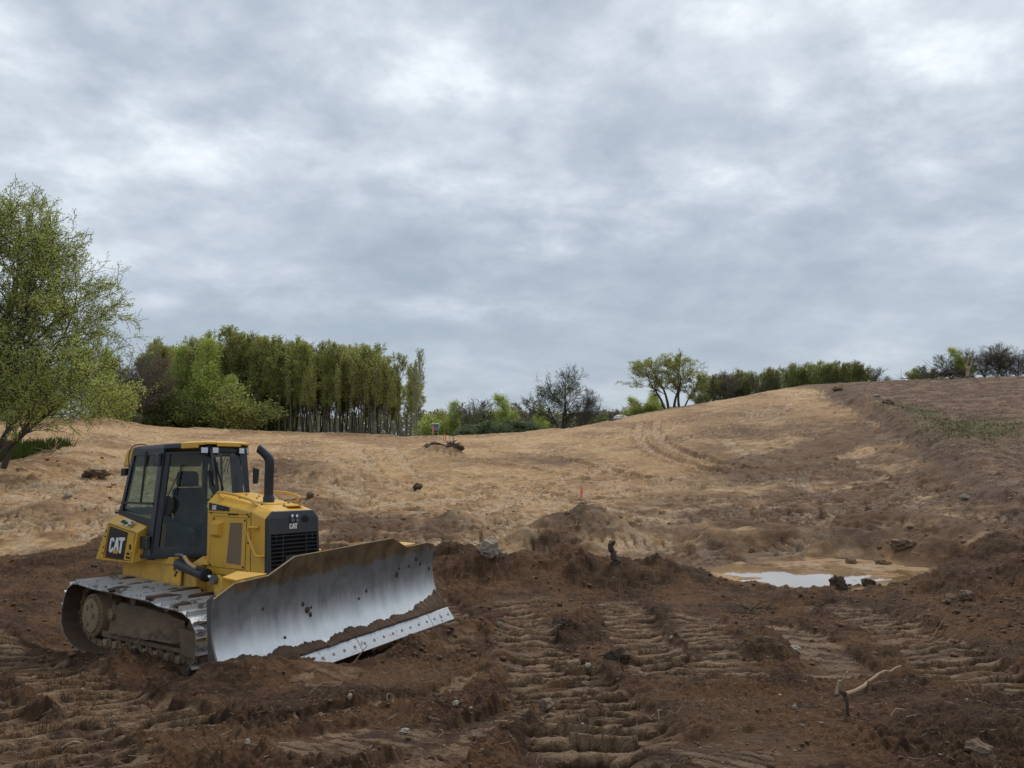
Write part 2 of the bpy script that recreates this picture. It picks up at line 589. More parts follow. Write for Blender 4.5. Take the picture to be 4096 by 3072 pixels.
for px, py, Y, rx, ry in MOUNDS:
    p = pt(px, py, Y)
    _mounds.append((p.x, p.y, max(.03, p.z - float(base_z(p.x, p.y))), rx, ry))

# puddle
PUD = [pt(2870, 2278, 16.8), pt(3080, 2238, 18.4), pt(3330, 2243, 18.6), pt(3560, 2262, 18.0), pt(3700, 2285, 17.2), pt(3640, 2340, 15.6), pt(3300, 2345, 15.7), pt(3060, 2345, 15.9)]
PUD_C = (sum(p.x for p in PUD) / 8, sum(p.y for p in PUD) / 8)
PUD_Z = float(base_z(*PUD_C)) + .03

# --- lanes pressed by the crawler: path (px,py), width, pitch, depth, groove, presence, skew
LANES = [
    ([(2080, 2590), (2180, 2690), (2320, 2830), (2440, 2980), (2560, 3200)], 1.12, .24, .045, .085, .97, .04),
    ([(1500, 3250), (1740, 3010), (1950, 2900), (2150, 2830)], .50, .30, .03, .05, .6, .2),
    ([(2070, 2400), (2090, 2480), (2110, 2600)], .95, .22, .035, .060, .88, .05),
    ([(2440, 2400), (2520, 2500), (2600, 2620), (2690, 2740)], .95, .22, .035, .065, .92, .05),
    ([(2770, 2470), (2860, 2600), (2950, 2720)], .85, .21, .03, .045, .8, .0),
    ([(3110, 2490), (3260, 2590), (3420, 2720)], .80, .4, .05, .012, .85, .0),
    ([(3400, 2430), (3590, 2540), (3800, 2650), (4060, 2790)], .95, .22, .04, .055, .93, .05),
    ([(3160, 2440), (3420, 2415)], .6, .20, .03, .03, .5, .3),
    ([(60, 2600), (230, 2720), (480, 2850), (700, 2960)], 1.0, .23, .04, .07, .94, .10),
    ([(-300, 2780), (0, 2920), (200, 3060), (300, 3200)], .95, .23, .04, .07, .9, .10),
    ([(-200, 2480), (0, 2560), (150, 2640)], .8, .22, .03, .05, .8, .1),
    ([(1700, 2390), (1780, 2480), (1840, 2600)], .8, .21, .03, .045, .75, 0),
    ([(1200, 2760), (1500, 2650), (1800, 2550)], .7, .20, .03, .035, .6, .25),
    # scraped strips with the marks of the track ends
    ([(600, 2990), (900, 2900), (1300, 2860), (1650, 2800), (1950, 2700)], .30, .155, .03, .05, .95, 0),
    ([(620, 2830), (800, 2760), (1000, 2690)], .22, .5, .05, .0, 1.0, 0),
    ([(1000, 3040), (1400, 2980), (1700, 2900)], .9, .09, .02, .018, .7, .2),
    ([(2700, 3100), (3000, 3000), (3300, 2960)], .9, .12, .02, .02, .5, .2),
    # sandy cut
    ([(-200, 2160), (0, 2120), (250, 2040), (480, 1950), (620, 1900)], 1.5, .42, .06, .07, 1, .6),
    ([(-200, 2090), (0, 2060), (250, 1980), (480, 1905)], 1.3, .42, .06, .07, 1, .6),
    ([(-100, 2000), (100, 1970), (330, 1900), (560, 1850)], 1.4, .5, .05, .05, .8, .6),
    ([(1330, 1830), (1380, 1900), (1450, 1990), (1600, 2030)], 1.1, .40, .05, .06, 1, 0),
    ([(1420, 1800), (1480, 1870), (1560, 1950), (1720, 1990)], 1.1, .40, .05, .06, 1, 0),
    ([(1560, 1790), (1600, 1850), (1720, 1930), (1900, 1960)], 1.1, .40, .05, .06, 1, 0),
    ([(1300, 1950), (1500, 2010), (1800, 2010), (2050, 1950)], 1.0, .32, .05, .05, .9, 0),
    ([(1700, 2120), (1900, 2060), (2150, 1985), (2400, 1950), (2700, 1960)], 1.1, .32, .05, .06, 1, .3),
    ([(1950, 2170), (2150, 2110), (2250, 2080)], .8, .27, .04, .05, 1, .4),
    ([(2020, 2180), (2300, 2180), (2600, 2170), (2850, 2190)], .9, .25, .05, .06, 1, .35),
    ([(2100, 2230), (2400, 2210), (2800, 2230), (2950, 2260)], .8, .25, .05, .05, 1, -.3),
    ([(2500, 1985), (2800, 2010), (3100, 2060), (3500, 2090), (3800, 2100)], 1.1, .34, .06, .07, 1, 0),
    ([(2500, 2060), (2800, 2060), (3100, 2090), (3500, 2130)], .9, .3, .06, .06, 1, 0),
    ([(3000, 1900), (3200, 1950), (3350, 2020), (3600, 2050)], 1.0, .4, .06, .06, 1, .2),
    ([(3150, 1830), (3400, 1880), (3600, 1950), (3900, 2040)], 1.0, .4, .06, .06, 1, .2),
    ([(4180, 2040), (4050, 2100), (3950, 2180)], 1.0, .3, .05, .07, 1, 0),
    ([(4250, 2110), (4150, 2160), (4040, 2220)], 1.0, .3, .05, .07, 1, 0),
    ([(2630, 1680), (2625, 1730), (2680, 1790), (2850, 1850), (3050, 1900)], 1.1, .5, .16, .0, 1, 0),
    ([(2560, 1690), (2550, 1740), (2600, 1800), (2750, 1860), (2950, 1920)], 1.1, .5, .16, .0, 1, 0),
    ([(1900, 1800), (2200, 1830), (2500, 1900), (2800, 1960)], .9, .5, .12, .02, 1, 0),
    ([(1800, 1850), (2100, 1870), (2350, 1920)], .9, .5, .12, .02, 1, 0),
    ([(2900, 1750), (2950, 1800), (3100, 1850)], 1.2, .5, .05, .05, 1, 0),
]
_lanes = []
for k, (pp, wd, pitch, dep, gro, pres, skew) in enumerate(LANES):
    P = smooth_path([on_ground(*q) for q in pp], 4)
    if k >= 17:
        gro *= 1.9
        dep *= 1.3
    else:
        gro *= 1.2
        if .15 < pitch < .25:
            pitch *= 1.25
    _lanes.append((P, wd, pitch, dep, gro, pres, skew, k))
_rl = random.Random(123)
for k in range(120):
    # the crawler has driven all over the sandy cut
    px0 = _rl.uniform(-100, 4100)
    Y0 = math.exp(_rl.uniform(math.log(17.5), math.log(85)))
    a0 = (px0 - 2048) / FOC
    x0, y0 = a0 * Y0, Y0
    hd = _rl.choice([_rl.gauss(0, .25), _rl.gauss(0, .35), _rl.gauss(1.3, .35)]) + (0 if _rl.random() < .5 else .35)
    turn = _rl.gauss(0, .10)
    P = [Vector((x0, y0, 0))]
    st = _rl.uniform(1.2, 2.6)
    for i in range(6):
        hd += turn
        q = P[-1] + Vector((math.cos(hd), math.sin(hd), 0)) * st
        if q.y < 17.2 or q.y > 92:
            break
        P.append(q)
    if len(P) < 3:
        continue
    twin = _rl.random() < .5
    g_ = _rl.uniform(.07, .13)
    sk = _rl.uniform(-.3, .3)
    for off in ((0, 1.95) if twin else (0,)):
        n_ = Vector((-math.sin(hd), math.cos(hd), 0)) * off
        _lanes.append(([p_ + n_ for p_ in P], .8, _rl.uniform(.26, .36) if Y0 < 45 else .5, .05, g_ * (1 if Y0 < 45 else 1.4), .95, sk, 200 + k))


def features(x, y, rough_only=False):
    """height added to the broad land form, pressed-soil mask, groove mask"""
    z = np.zeros_like(x)
    pile = np.zeros_like(x)
    press = np.zeros_like(x)
    wob = fbm(x * 1.1, y * 1.1, 3, 5)
    for P, amp, wd in _ridges:
        xs, ys = [p.x for p in P], [p.y for p in P]
        m = (x > min(xs) - 4 * wd) & (x < max(xs) + 4 * wd) & (y > min(ys) - 4 * wd) & (y < max(ys) + 4 * wd)
        if not m.any():
            continue
        t, s, idx, L = seg_dist(x[m], y[m], P)
        am = np.interp(idx, np.arange(len(amp)), amp)
        w_ = wd * (1 + .25 * wob[m])
        h = am * np.exp(-(t / w_) ** 2 * .9)
        z[m] = z[m] + np.maximum(h - np.maximum(0, z[m]) * .7, 0)
        pile[m] = np.maximum(pile[m], np.exp(-(t / w_) ** 2))
    for mx, my, am, rx, ry in _mounds:
        m = (np.abs(x - mx) < 3 * rx) & (np.abs(y - my) < 3 * ry)
        if not m.any():
            continue
        r2 = ((x[m] - mx) / rx) ** 2 + ((y[m] - my) / ry) ** 2
        h = am * np.exp(-r2 * (1 + .2 * wob[m]))
        z[m] = z[m] + np.maximum(h - np.maximum(0, z[m]) * .7, 0)
        pile[m] = np.maximum(pile[m], np.exp(-r2) * .8)
    # puddle basin
    m = (np.abs(x - PUD_C[0]) < 5) & (np.abs(y - PUD_C[1]) < 4)
    if m.any():
        t, s, idx, L = seg_dist(x[m], y[m], [(p.x, p.y) for p in PUD] + [(PUD[0].x, PUD[0].y)])
        inside = np.zeros(t.shape, bool)
        xs, ys = x[m], y[m]
        for i in range(8):
            a, b = PUD[i], PUD[(i + 1) % 8]
            cross = ((a.y > ys) != (b.y > ys)) & (xs < (b.x - a.x) * (ys - a.y) / (b.y - a.y + 1e-9) + a.x)
            inside ^= cross
        dd = np.where(inside, -np.abs(t), np.abs(t)) + .18 * fbm(xs * 1.2, ys * 3.0, 4, 31)
        k = sstep(.7, -.5, dd)
        flat = PUD_Z - .055 + .035 * fbm(xs * 1.6, ys * 3.5, 4, 77) + .02
        zb = base_z(xs, ys)
        wet_pile = np.minimum(pile[m], 1)
        z[m] = z[m] * 1.0 + (flat - zb) * k * (1 - sstep(.15, .5, wet_pile))
    lane_h = np.zeros_like(x)
    groove = np.zeros_like(x)
    lanes_in = np.zeros_like(x)
    for P, wd, pitch, dep, gro, pres, skew, k in _lanes:
        xs, ys = [p.x for p in P], [p.y for p in P]
        pad = wd
        m = np.nonzero((x > min(xs) - pad) & (x < max(xs) + pad) & (y > min(ys) - pad) & (y < max(ys) + pad))[0]
        if not len(m):
            continue
        near_ = np.zeros(len(m), bool)
        for a_, b_ in zip(P, P[1:]):
            near_ |= (x[m] > min(a_.x, b_.x) - pad) & (x[m] < max(a_.x, b_.x) + pad) & (y[m] > min(a_.y, b_.y) - pad) & (y[m] < max(a_.y, b_.y) + pad)
        m = m[near_]
        if not len(m):
            continue
        xm, ym = x[m], y[m]
        t, s, idx, L = seg_dist(xm, ym, P)
        f1 = 1.0 / max(wd, .5)
        f1 *= .8
        jit = fbm(xm * 3.1 * f1, ym * 3.1 * f1, 3, 200 + k)
        jit2 = fbm(xm * 5.7 * f1 + 3, ym * 5.7 * f1, 3, 300 + k)
        tt = t + .10 * wd * jit
        inside = sstep(wd * .5, wd * .5 - .07 * wd - .02, np.abs(tt)) * sstep(0, .3 * wd, s + 0 * s) * sstep(0, .3 * wd, L - s)
        ph = (s + skew * t + .20 * pitch * jit2 + .34 * pitch * jit) / pitch
        fr = ph - np.floor(ph)
        cell = np.floor(ph)
        tcell = np.floor(t / (wd * .33) + .5 + .3 * jit2)
        rnd = (_h(cell.astype(np.int64), tcell.astype(np.int64), k).astype(np.float32) / 4294967296.0)
        here = sstep(.62, .30, jit * .5 + .5 - (pres - .5) * .62)
        here = np.clip(here * (rnd < pres + .12) + 0, 0, 1)
        gw = .30
        # the wall on the viewer's side of a groove is steep, the other one leans
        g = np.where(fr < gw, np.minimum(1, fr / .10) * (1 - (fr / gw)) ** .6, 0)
        vlen = .30 + .20 * rnd + .1 * jit
        padm = sstep(vlen + .05, vlen - .05, np.abs(t / wd - .12 * (rnd - .5)))
        # near edge of every pad stands up a little, the surface falls away behind it
        saw = np.where(fr >= gw, ((fr - gw) / (1 - gw)) ** .8 * sstep(1.0, .93, fr), 0) * padm
        h = inside * (-dep + here * (-gro * g + gro * .62 * saw * (.25 + 1.25 * rnd)))
        berm = dep * 1.3 * np.exp(-((np.abs(tt) - wd * .58) / (.13 * wd)) ** 2) * (.6 + .5 * jit2) * sstep(0, .3 * wd, s) * sstep(0, .3 * wd, L - s)
        lane_h[m] = lane_h[m] * (1 - inside) + h + np.maximum(berm, 0)
        pr = inside * here * padm * (1 - sstep(.05, .3, g))
        lanes_in[m] = np.maximum(lanes_in[m], inside)
        press[m] = np.maximum(press[m] * (1 - inside), pr)
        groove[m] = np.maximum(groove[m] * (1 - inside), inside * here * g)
    z = z + lane_h * (1 - .8 * pile)
    press = press * (1 - pile)
    global LANE_IN
    LANE_IN = lanes_in
    return z, pile, press, groove


DARK_B = [(-3000, 2260), (-400, 2240), (0, 2216), (150, 2212), (300, 2192), (400, 2160), (520, 2135), (900, 2140), (1250, 2170), (1320, 2180), (1500, 2200), (1720, 2185), (1850, 2180), (1960, 2205), (2060, 2235), (2200, 2228),
          (2275, 2192), (2400, 2236), (2600, 2248), (2760, 2272), (2920, 2330), (3100, 2345), (3500, 2345), (3640, 2325), (3760, 2265), (3900, 2190), (4100, 2150), (6000, 2100)]
BORDER = [(3180, 1530), (3290, 1552), (3400, 1640), (3520, 1720), (3660, 1800), (3800, 1890), (3920, 1980), (4040, 2070), (4300, 2180)]   # windrow line


def zones(x, y, pile):
    """soil kinds by place: dark topsoil, cleared hilltop, grass"""
    yy = np.maximum(y, 1.0)
    e = (base_z(x, y) - CAM_H) / yy
    px, py = ae_px(x / yy, e)
    w1 = fbm(x * .9, y * .9, 4, 51)
    w2 = fbm(px / 260.0, py / 60.0, 4, 52)
    b = np.interp(px, [p[0] for p in DARK_B], [p[1] for p in DARK_B])
    # in ground metres so that the boundary is a place, not a line of the picture
    dark = sstep(-10, 10, (py - b) + 20 * w1 + 14 * w2 + 10 * fbm(x * 3, y * 3, 3, 53))
    dark = np.where(y < 13.5, 1.0, dark)
    bt = np.interp(py, [p[1] for p in BORDER], [p[0] for p in BORDER], left=3180, right=4300)
    top = sstep(-55, 55, px - bt + 120 * w2 + 80 * w1 + 60 * fbm(x * 3, y * 3, 3, 54)) * (1 - dark)
    return px, py, dark, top, w1, w2


def terrain_z(x, y):
    z = base_z(x, y)
    h, pile, press, groove = features(x, y)
    yy = np.maximum(y, 1.0)
    px, py, dark, top, w1, w2 = zones(x, y, pile)
    loose = np.clip(1 - press - .8 * LANE_IN, 0, 1)
    near = np.clip(1.2 - y / 60, .2, 1)
    r = .07 * fbm(x * .55, y * .55, 3, 1)
    patch = sstep(-.25, .45, fbm(x * .45 + 7, y * .45, 3, 9) + .35 * pile)      # where the soil is tumbled, elsewhere it is flatter
    rd = .045 * pn(x * 1.9, y * 1.9, 2) + .5 * np.abs(pn(x * 4.2, y * 4.2, 3)) * .07 + .026 * pn(x * 9.5, y * 9.5, 4)
    m = y < 22
    cl = np.zeros_like(x)
    xm, ym = x[m], y[m]
    cl[m] = .042 * (np.abs(pn(xm * 11, ym * 11, 6)) * 1.4 - .2) + .030 * np.abs(pn(xm * 23, ym * 23, 7)) + .014 * np.abs(pn(xm * 55, ym * 55, 8))
    tum = (.25 + .75 * patch)
    r_dark = r + (rd * 1.0 * tum + cl * (.45 + .75 * tum)) * (.10 + .90 * loose) + pile * (.10 * fbm(x * 2.0, y * 2.0, 3, 61) + .022 * pn(x * 6, y * 6, 62) - .3 * cl * np.clip(pile, 0, 1))
    # sandy cut: broad scrape marks, low spoil
    ang = .35
    u, v = x * math.cos(ang) + y * math.sin(ang), -x * math.sin(ang) + y * math.cos(ang)
    r_tan = .09 * fbm(x * .3, y * .3, 3, 11) + .065 * fbm(u * .7, v * 2.4, 4, 12) * (.12 + .88 * loose) + .04 * pile * fbm(x * 1.5, y * 1.5, 3, 13) \
        + (.10 * sstep(.1, .6, fbm(x * .22, y * .3, 3, 15)) + .008) * (np.abs(pn(x * 1.7, y * 1.7, 14)) + .6 * np.abs(pn(x * 3.7, y * 3.7, 16))) * loose
    r_top = .10 * fbm(x * .8, y * .8, 4, 21)
    rr = r_dark * dark + (1 - dark) * (r_tan * (1 - top) + r_top * top)
    # keep the pad under the machine plain and the crest line true
    rr = rr * np.where(y > 70, .9, 1.0) * sstep(900, 200, y)
    return z + h + rr, pile, press, groove, (px, py, dark, top, w1, w2, patch)


def ground_at(x, y):
    z = terrain_z(np.array([x], float), np.array([y], float))[0]
    return float(z[0])


def blob(px, py, c, rx, ry):
    return np.exp(-(((px - c[0]) / rx) ** 2 + ((py - c[1]) / ry) ** 2))


def soil_colour(x, y, z, pile, press, groove, zn):
    px, py, dark, top, w1, w2, patch = zn
    n = x.shape + (3,)

    def C3(r, g, b):
        return np.array([r, g, b], np.float32)
    lerp = lambda A, B, t: A * (1 - t[..., None]) + B * t[..., None]
    d0, d1, pad = C3(.043, .0190, .0078), C3(.146, .073, .031), C3(.235, .146, .079)
    v1 = sstep(-.55, .75, fbm(x * .8, y * .8, 6, 71, .68))
    v2 = sstep(-.4, .6, fbm(x * 9, y * 9, 4, 74, .7))
    dk = lerp(np.broadcast_to(d0, n), d1, np.clip(v1 * .65 + v2 * .35 - .04, 0, 1))
    dk = lerp(dk, C3(.026, .0125, .0055), np.clip(groove * .75, 0, 1))  # grooves darkened: moist soil, and shade painted into the colour
    dry = sstep(-.1, .5, fbm(x * 1.3, y * 1.3, 4, 72))
    dk = lerp(dk, pad, np.clip(press * (.70 + .5 * dry), 0, 1))
    dk = lerp(dk, C3(.125, .070, .033), .5 * sstep(.15, .6, fbm(x * .5 + 3, y * .5, 4, 73)) * (1 - pile))
    # paler scraped face ahead of the near track
    tan0, tan1, tan2 = C3(.43, .262, .125), C3(.51, .335, .175), C3(.26, .148, .073)
    f1 = sstep(-.5, .6, fbm(x * .16, y * .16, 4, 81))
    f2 = sstep(-.15, .40, fbm(px / 330, py / 38, 5, 82))
    tn = lerp(lerp(np.broadcast_to(tan0, n), tan1, f1), tan2, .75 * f2)
    tn = lerp(tn, C3(.56, .40, .24), press * .75)
    tn = lerp(tn, C3(.20, .11, .055), np.clip(groove * .65 + .5 * pile * sstep(-.2, .5, w2), 0, 1))  # shade of the grooves painted in; piles take the same brown
    # browner, wetter ground
    grey = np.clip(1.2 * blob(px, py, (3550, 2050), 750, 170) + .8 * blob(px, py, (3500, 1780), 200, 120) + .8 * blob(px, py, (3950, 2080), 500, 170) + .7 * blob(px, py, (2900, 2080), 350, 60) + .55 * blob(px, py, (3250, 1900), 330, 70)
                   + .6 * blob(px, py, (3100, 1760), 420, 110) + .9 * blob(px, py, (1500, 2130), 420, 42) + .5 * blob(px, py, (1250, 2060), 200, 60) + .7 * blob(px, py, (1180, 1930), 150, 45)
                   + .5 * blob(px, py, (2150, 1850), 330, 25) + .6 * blob(px, py, (2700, 2240), 500, 30) + .7 * blob(px, py, (150, 2070), 320, 28), 0, 1)
    grey = np.clip(grey * (1.25 + 1.1 * w2 + .6 * w1), 0, 1)
    rust = np.clip(1.1 * blob(px, py, (1450, 2115), 330, 55) + .9 * blob(px, py, (3020, 2185), 260, 32) + .6 * blob(px, py, (3000, 2160), 350, 40) + .6 * blob(px, py, (1700, 2090), 250, 40), 0, 1)
    tn = lerp(tn, C3(.125, .062, .030), np.clip(rust * (.7 + .9 * w1 + .5 * w2), 0, 1))
    speck = sstep(.25, .55, fbm(x * 2.2, y * 1.2, 5, 84, .62)) * (1 - press)
    tn = lerp(tn, C3(.17, .098, .052), speck * .38)
    pale = sstep(.22, .5, fbm(x * 1.4 + 9, y * .8, 4, 85, .6))
    tn = lerp(tn, C3(.60, .47, .32), pale * .35)
    wet = np.clip(blob(px, py, (3350, 1960), 420, 70) + .7 * blob(px, py, (2400, 2230), 500, 45) + .9 * blob(px, py, (3000, 2250), 300, 40), 0, 1) * sstep(.0, .45, fbm(px / 120, py / 18, 4, 83))
    tn = lerp(tn, C3(.50, .40, .31), wet * .8 * (1 - .35 * grey))
    gold = np.clip(.9 * blob(px, py, (3420, 1800), 330, 34) + .9 * blob(px, py, (2600, 1860), 420, 40) + .8 * blob(px, py, (1650, 1900), 350, 70) + .6 * blob(px, py, (3330, 1660), 120, 18), 0, 1)
    tn = lerp(tn, C3(.53, .345, .16), gold * np.clip(.7 + .5 * w2, 0, 1) * .8)
    tn = lerp(tn, C3(.128, .070, .038), grey * .90)
    # deep loam thrown up in the mounds of the cut
    mb = np.clip(1.5 * blob(px, py, (2320, 2160), 190, 45) + .9 * 1.3 * blob(px, py, (3500, 2190), 330, 40) + .9 * blob(px, py, (3900, 2030), 200, 50) + .8 * blob(px, py, (1770, 1795), 110, 22), 0, 1) * sstep(.1, .6, pile)
    tn = lerp(tn, C3(.095, .058, .040), mb * .62)
    tp = lerp(lerp(np.broadcast_to(C3(.165, .094, .056), n), C3(.095, .053, .033), sstep(-.4, .4, fbm(x * .9, y * .9, 4, 91))), C3(.26, .175, .115), .7 * sstep(.0, .5, fbm(x * .5, y * .5, 4, 92)))
    gr = np.clip(1.0 * blob(px, py, (3640, 1655), 110, 26) + 1.0 * blob(px, py, (3900, 1715), 200, 42) + .5 * blob(px, py, (3780, 1790), 180, 40), 0, 1) * sstep(-.5, .3, fbm(x * .5, y * .5, 4, 93))
    tp = lerp(tp, C3(.105, .125, .042), gr * .8)
    wr = np.exp(-((px - np.interp(py, [p[1] for p in BORDER], [p[0] for p in BORDER])) / 70) ** 2) * (py > 1540)
    col = lerp(tn, tp, top)
    col = lerp(col, C3(.13, .078, .052), np.clip(wr * .8 * (pile > .2), 0, 1))
    # grass at the left under the big tree and the country beyond the crest
    gl = sstep(-20, 25, np.interp(px, [-3000, 0, 120, 250, 340, 360], [1960, 1872, 1832, 1797, 1775, 0]) + 8 * w1 - py) * sstep(50, 38, y) * sstep(380, 340, px) * sstep(1740, 1775, py)
    col = lerp(col, dk, dark)
    col = lerp(col, C3(.06, .085, .025), gl)
    far = sstep(101, 108, y + 3 * w1)
    col = lerp(col, C3(.075, .085, .04), far)
    return col, dark, gl


def build_ground():
    fine = np.linspace(-.80, .80, 1180)
    tail = np.geomspace(.80, 7.0, 34)[1:]
    av = np.concatenate([-tail[::-1], fine, tail])
    ys = [3.2]
    while ys[-1] < 2500:
        y = ys[-1]
        ys.append(y + (y * .0031 if y < 62 else y * .0045 if y < 118 else y * .05))
    yv = np.array([-400, -150, -50, -20, -8, -3, 0, 1.5, 2.4, 2.9] + ys)
    A, Y = np.meshgrid(av, yv, indexing='xy')
    S = np.where(Y >= 3.0, Y, 3.0 + (3.0 - Y))
    X = A * S
    n, m = Y.shape
    # small irregularity keeps the grid lines from showing
    rng = np.random.default_rng(5)
    x, y = X.ravel(), Y.ravel()
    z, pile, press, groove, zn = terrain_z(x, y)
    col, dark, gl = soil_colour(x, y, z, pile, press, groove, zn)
    V = np.stack([x, y, z], 1)
    i = np.arange(n * m).reshape(n, m)
    F = np.stack([i[:-1, :-1], i[:-1, 1:], i[1:, 1:], i[1:, :-1]], -1).reshape(-1, 4)
    o = np_mesh('ground', V, F, MAT['soil'], smooth=True)
    tag(o, 'churned dark topsoil and sandy cut of the building site', kind='structure')
    me = o.data
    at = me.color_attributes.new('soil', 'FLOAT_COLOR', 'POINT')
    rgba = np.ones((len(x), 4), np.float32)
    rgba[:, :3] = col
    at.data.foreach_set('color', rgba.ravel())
    for nm, arr in (('press', press), ('loam', dark)):
        a_ = me.attributes.new(nm, 'FLOAT', 'POINT')
        a_.data.foreach_set('value', arr.astype(np.float32))
    return o


MAT = {}


def new_mat(name):
    m = bpy.data.materials.new(name)
    m.use_nodes = True
    MAT[name] = m
    return m, NT(m.node_tree)


def principled(nt, base, rough=.6, metallic=0.0, normal=None, spec=.5, **kw):
    p = nt.n('ShaderNodeBsdfPrincipled')
    for k, v in (('Base Color', base), ('Roughness', rough), ('Metallic', metallic), ('Normal', normal), ('Specular IOR Level', spec)):
        if v is None:
            continue
        if isinstance(v, bpy.types.NodeSocket):
            nt.link(v, p.inputs[k])
        else:
            p.inputs[k].default_value = (*v, 1) if isinstance(v, tuple) and len(v) == 3 else v
    for k, v in kw.items():
        p.inputs[k].default_value = v
    out = nt.n('ShaderNodeOutputMaterial')
    nt.link(p.outputs[0], out.inputs[0])
    return p


def soil_material():
    m, t = new_mat('soil')
    pos = t.n('ShaderNodeNewGeometry').outputs['Position']
    at = t.n('ShaderNodeAttribute', attribute_name='soil').outputs['Color']
    pr = t.n('ShaderNodeAttribute', attribute_name='press').outputs['Fac']
    n1 = t.noise(pos, 9, 8, .65)
    n2 = t.noise(pos, 60, 5, .6)
    nf = t.noise(pos, 1.3, 8, .7)
    k = t.math('ADD', t.math('MULTIPLY', t.math('SUBTRACT', n1, .5), .8), t.math('ADD', t.math('MULTIPLY', t.math('SUBTRACT', n2, .5), .5), t.math('MULTIPLY', t.math('SUBTRACT', nf, .5), .7)))
    # painted streaks of crumbs and their shade along the scrape marks of the sandy cut
    loam = t.n('ShaderNodeAttribute', attribute_name='loam').outputs['Fac']
    sv = t.vmath('MULTIPLY', pos, (1.0, .55, 2.0))
    st = t.ramp(t.noise(sv, 2.6, 10, .78, .6), [(.36, -1.0), (.50, 0.0), (.66, .35)])
    sr = t.n('ShaderNodeMapRange', ins={0: t.noise(sv, 2.6, 10, .80, .6), 1: .34, 2: .66, 3: -.55, 4: .40})
    patchy = t.ramp(t.noise(pos, .35, 4, .6), [(.40, .25), (.60, 1.0)])
    k = t.math('ADD', k, t.math('MULTIPLY', t.math('MULTIPLY', sr.outputs[0], patchy), t.math('SUBTRACT', .95, t.math('MULTIPLY', loam, .5))))
    k = t.math('MAXIMUM', t.math('ADD', k, 1.0), .22)
    c = t.vmath('SCALE', at)
    sc = c.node
    t.link(k, sc.inputs['Scale'])
    # scattered pale grit
    vo = t.n('ShaderNodeTexVoronoi', feature='F1')
    vo.inputs['Scale'].default_value = 16
    t.link(pos, vo.inputs['Vector'])
    grit = t.math('MULTIPLY', t.math('LESS_THAN', vo.outputs['Distance'], .10), t.math('GREATER_THAN', t.noise(pos, 5, 2), .56))
    c2 = t.mix(t.math('MULTIPLY', grit, .5), sc.outputs[0], (.34, .29, .23))
    h1 = t.noise(pos, 22, 8, .65)
    vor = t.n('ShaderNodeTexVoronoi', feature='DISTANCE_TO_EDGE')
    vor.inputs['Scale'].default_value = 7
    t.link(t.vmath('ADD', pos, t.vmath('SCALE', t.noise(pos, 4, 4, out='Color'))), vor.inputs['Vector'])
    vor.inputs['Vector'].links[0].from_node.inputs[1].links[0].from_node.inputs['Scale'].default_value = .35
    crack = t.math('MULTIPLY', t.ramp(vor.outputs['Distance'], [(0, 0.0), (.03, 1.0)]), .35)
    hh = t.math('ADD', h1, t.math('MULTIPLY', crack, t.math('ADD', t.math('MULTIPLY', pr, 1.0), .12)))
    bmp = t.n('ShaderNodeBump')
    bmp.inputs['Strength'].default_value = 1.0
    bmp.inputs['Distance'].default_value = .055
    t.link(hh, bmp.inputs['Height'])
    rg = t.math('SUBTRACT', .92, t.math('MULTIPLY', pr, .22))
    principled(t, c2, rg, 0.0, bmp.outputs[0], .35)


def simple(name, col, rough=.6, metallic=0.0, var=.25, scale=6.0, spec=.5, dirt=None, dscale=3.0, damt=.5, bump=0.0, coord='Object'):
    m, t = new_mat(name)
    tc = t.n('ShaderNodeTexCoord').outputs[coord]
    n1 = t.noise(tc, scale, 6, .6)
    k = t.math('ADD', 1 - var / 2 * 1.0, t.math('MULTIPLY', n1, var))
    rgb = t.n('ShaderNodeRGB')
    rgb.outputs[0].default_value = (*col, 1)
    c = t.vmath('SCALE', rgb.outputs[0])
    t.link(k, c.node.inputs['Scale'])
    c = c.node.outputs[0]
    r = t.math('ADD', rough - .08, t.math('MULTIPLY', n1, .16))
    if dirt:
        d = t.ramp(t.noise(tc, dscale, 8, .68, .3), [(.62 - damt * .3, 0.0), (.70, damt)])
        c = t.mix(d, c, dirt)
        r = t.math('ADD', r, t.math('MULTIPLY', d, .3))
    nrm = None
    if bump:
        b = t.n('ShaderNodeBump')
        b.inputs['Strength'].default_value = .6
        b.inputs['Distance'].default_value = bump
        t.link(t.noise(tc, scale * 3, 6, .65), b.inputs['Height'])
        nrm = b.outputs[0]
    principled(t, c, r, metallic, nrm, spec)
    return m


soil_material()
simple('clod_dark', (.125, .070, .036), .95, var=.8, scale=2)
simple('clod_tan', (.20, .125, .075), .95, var=.8, scale=1)


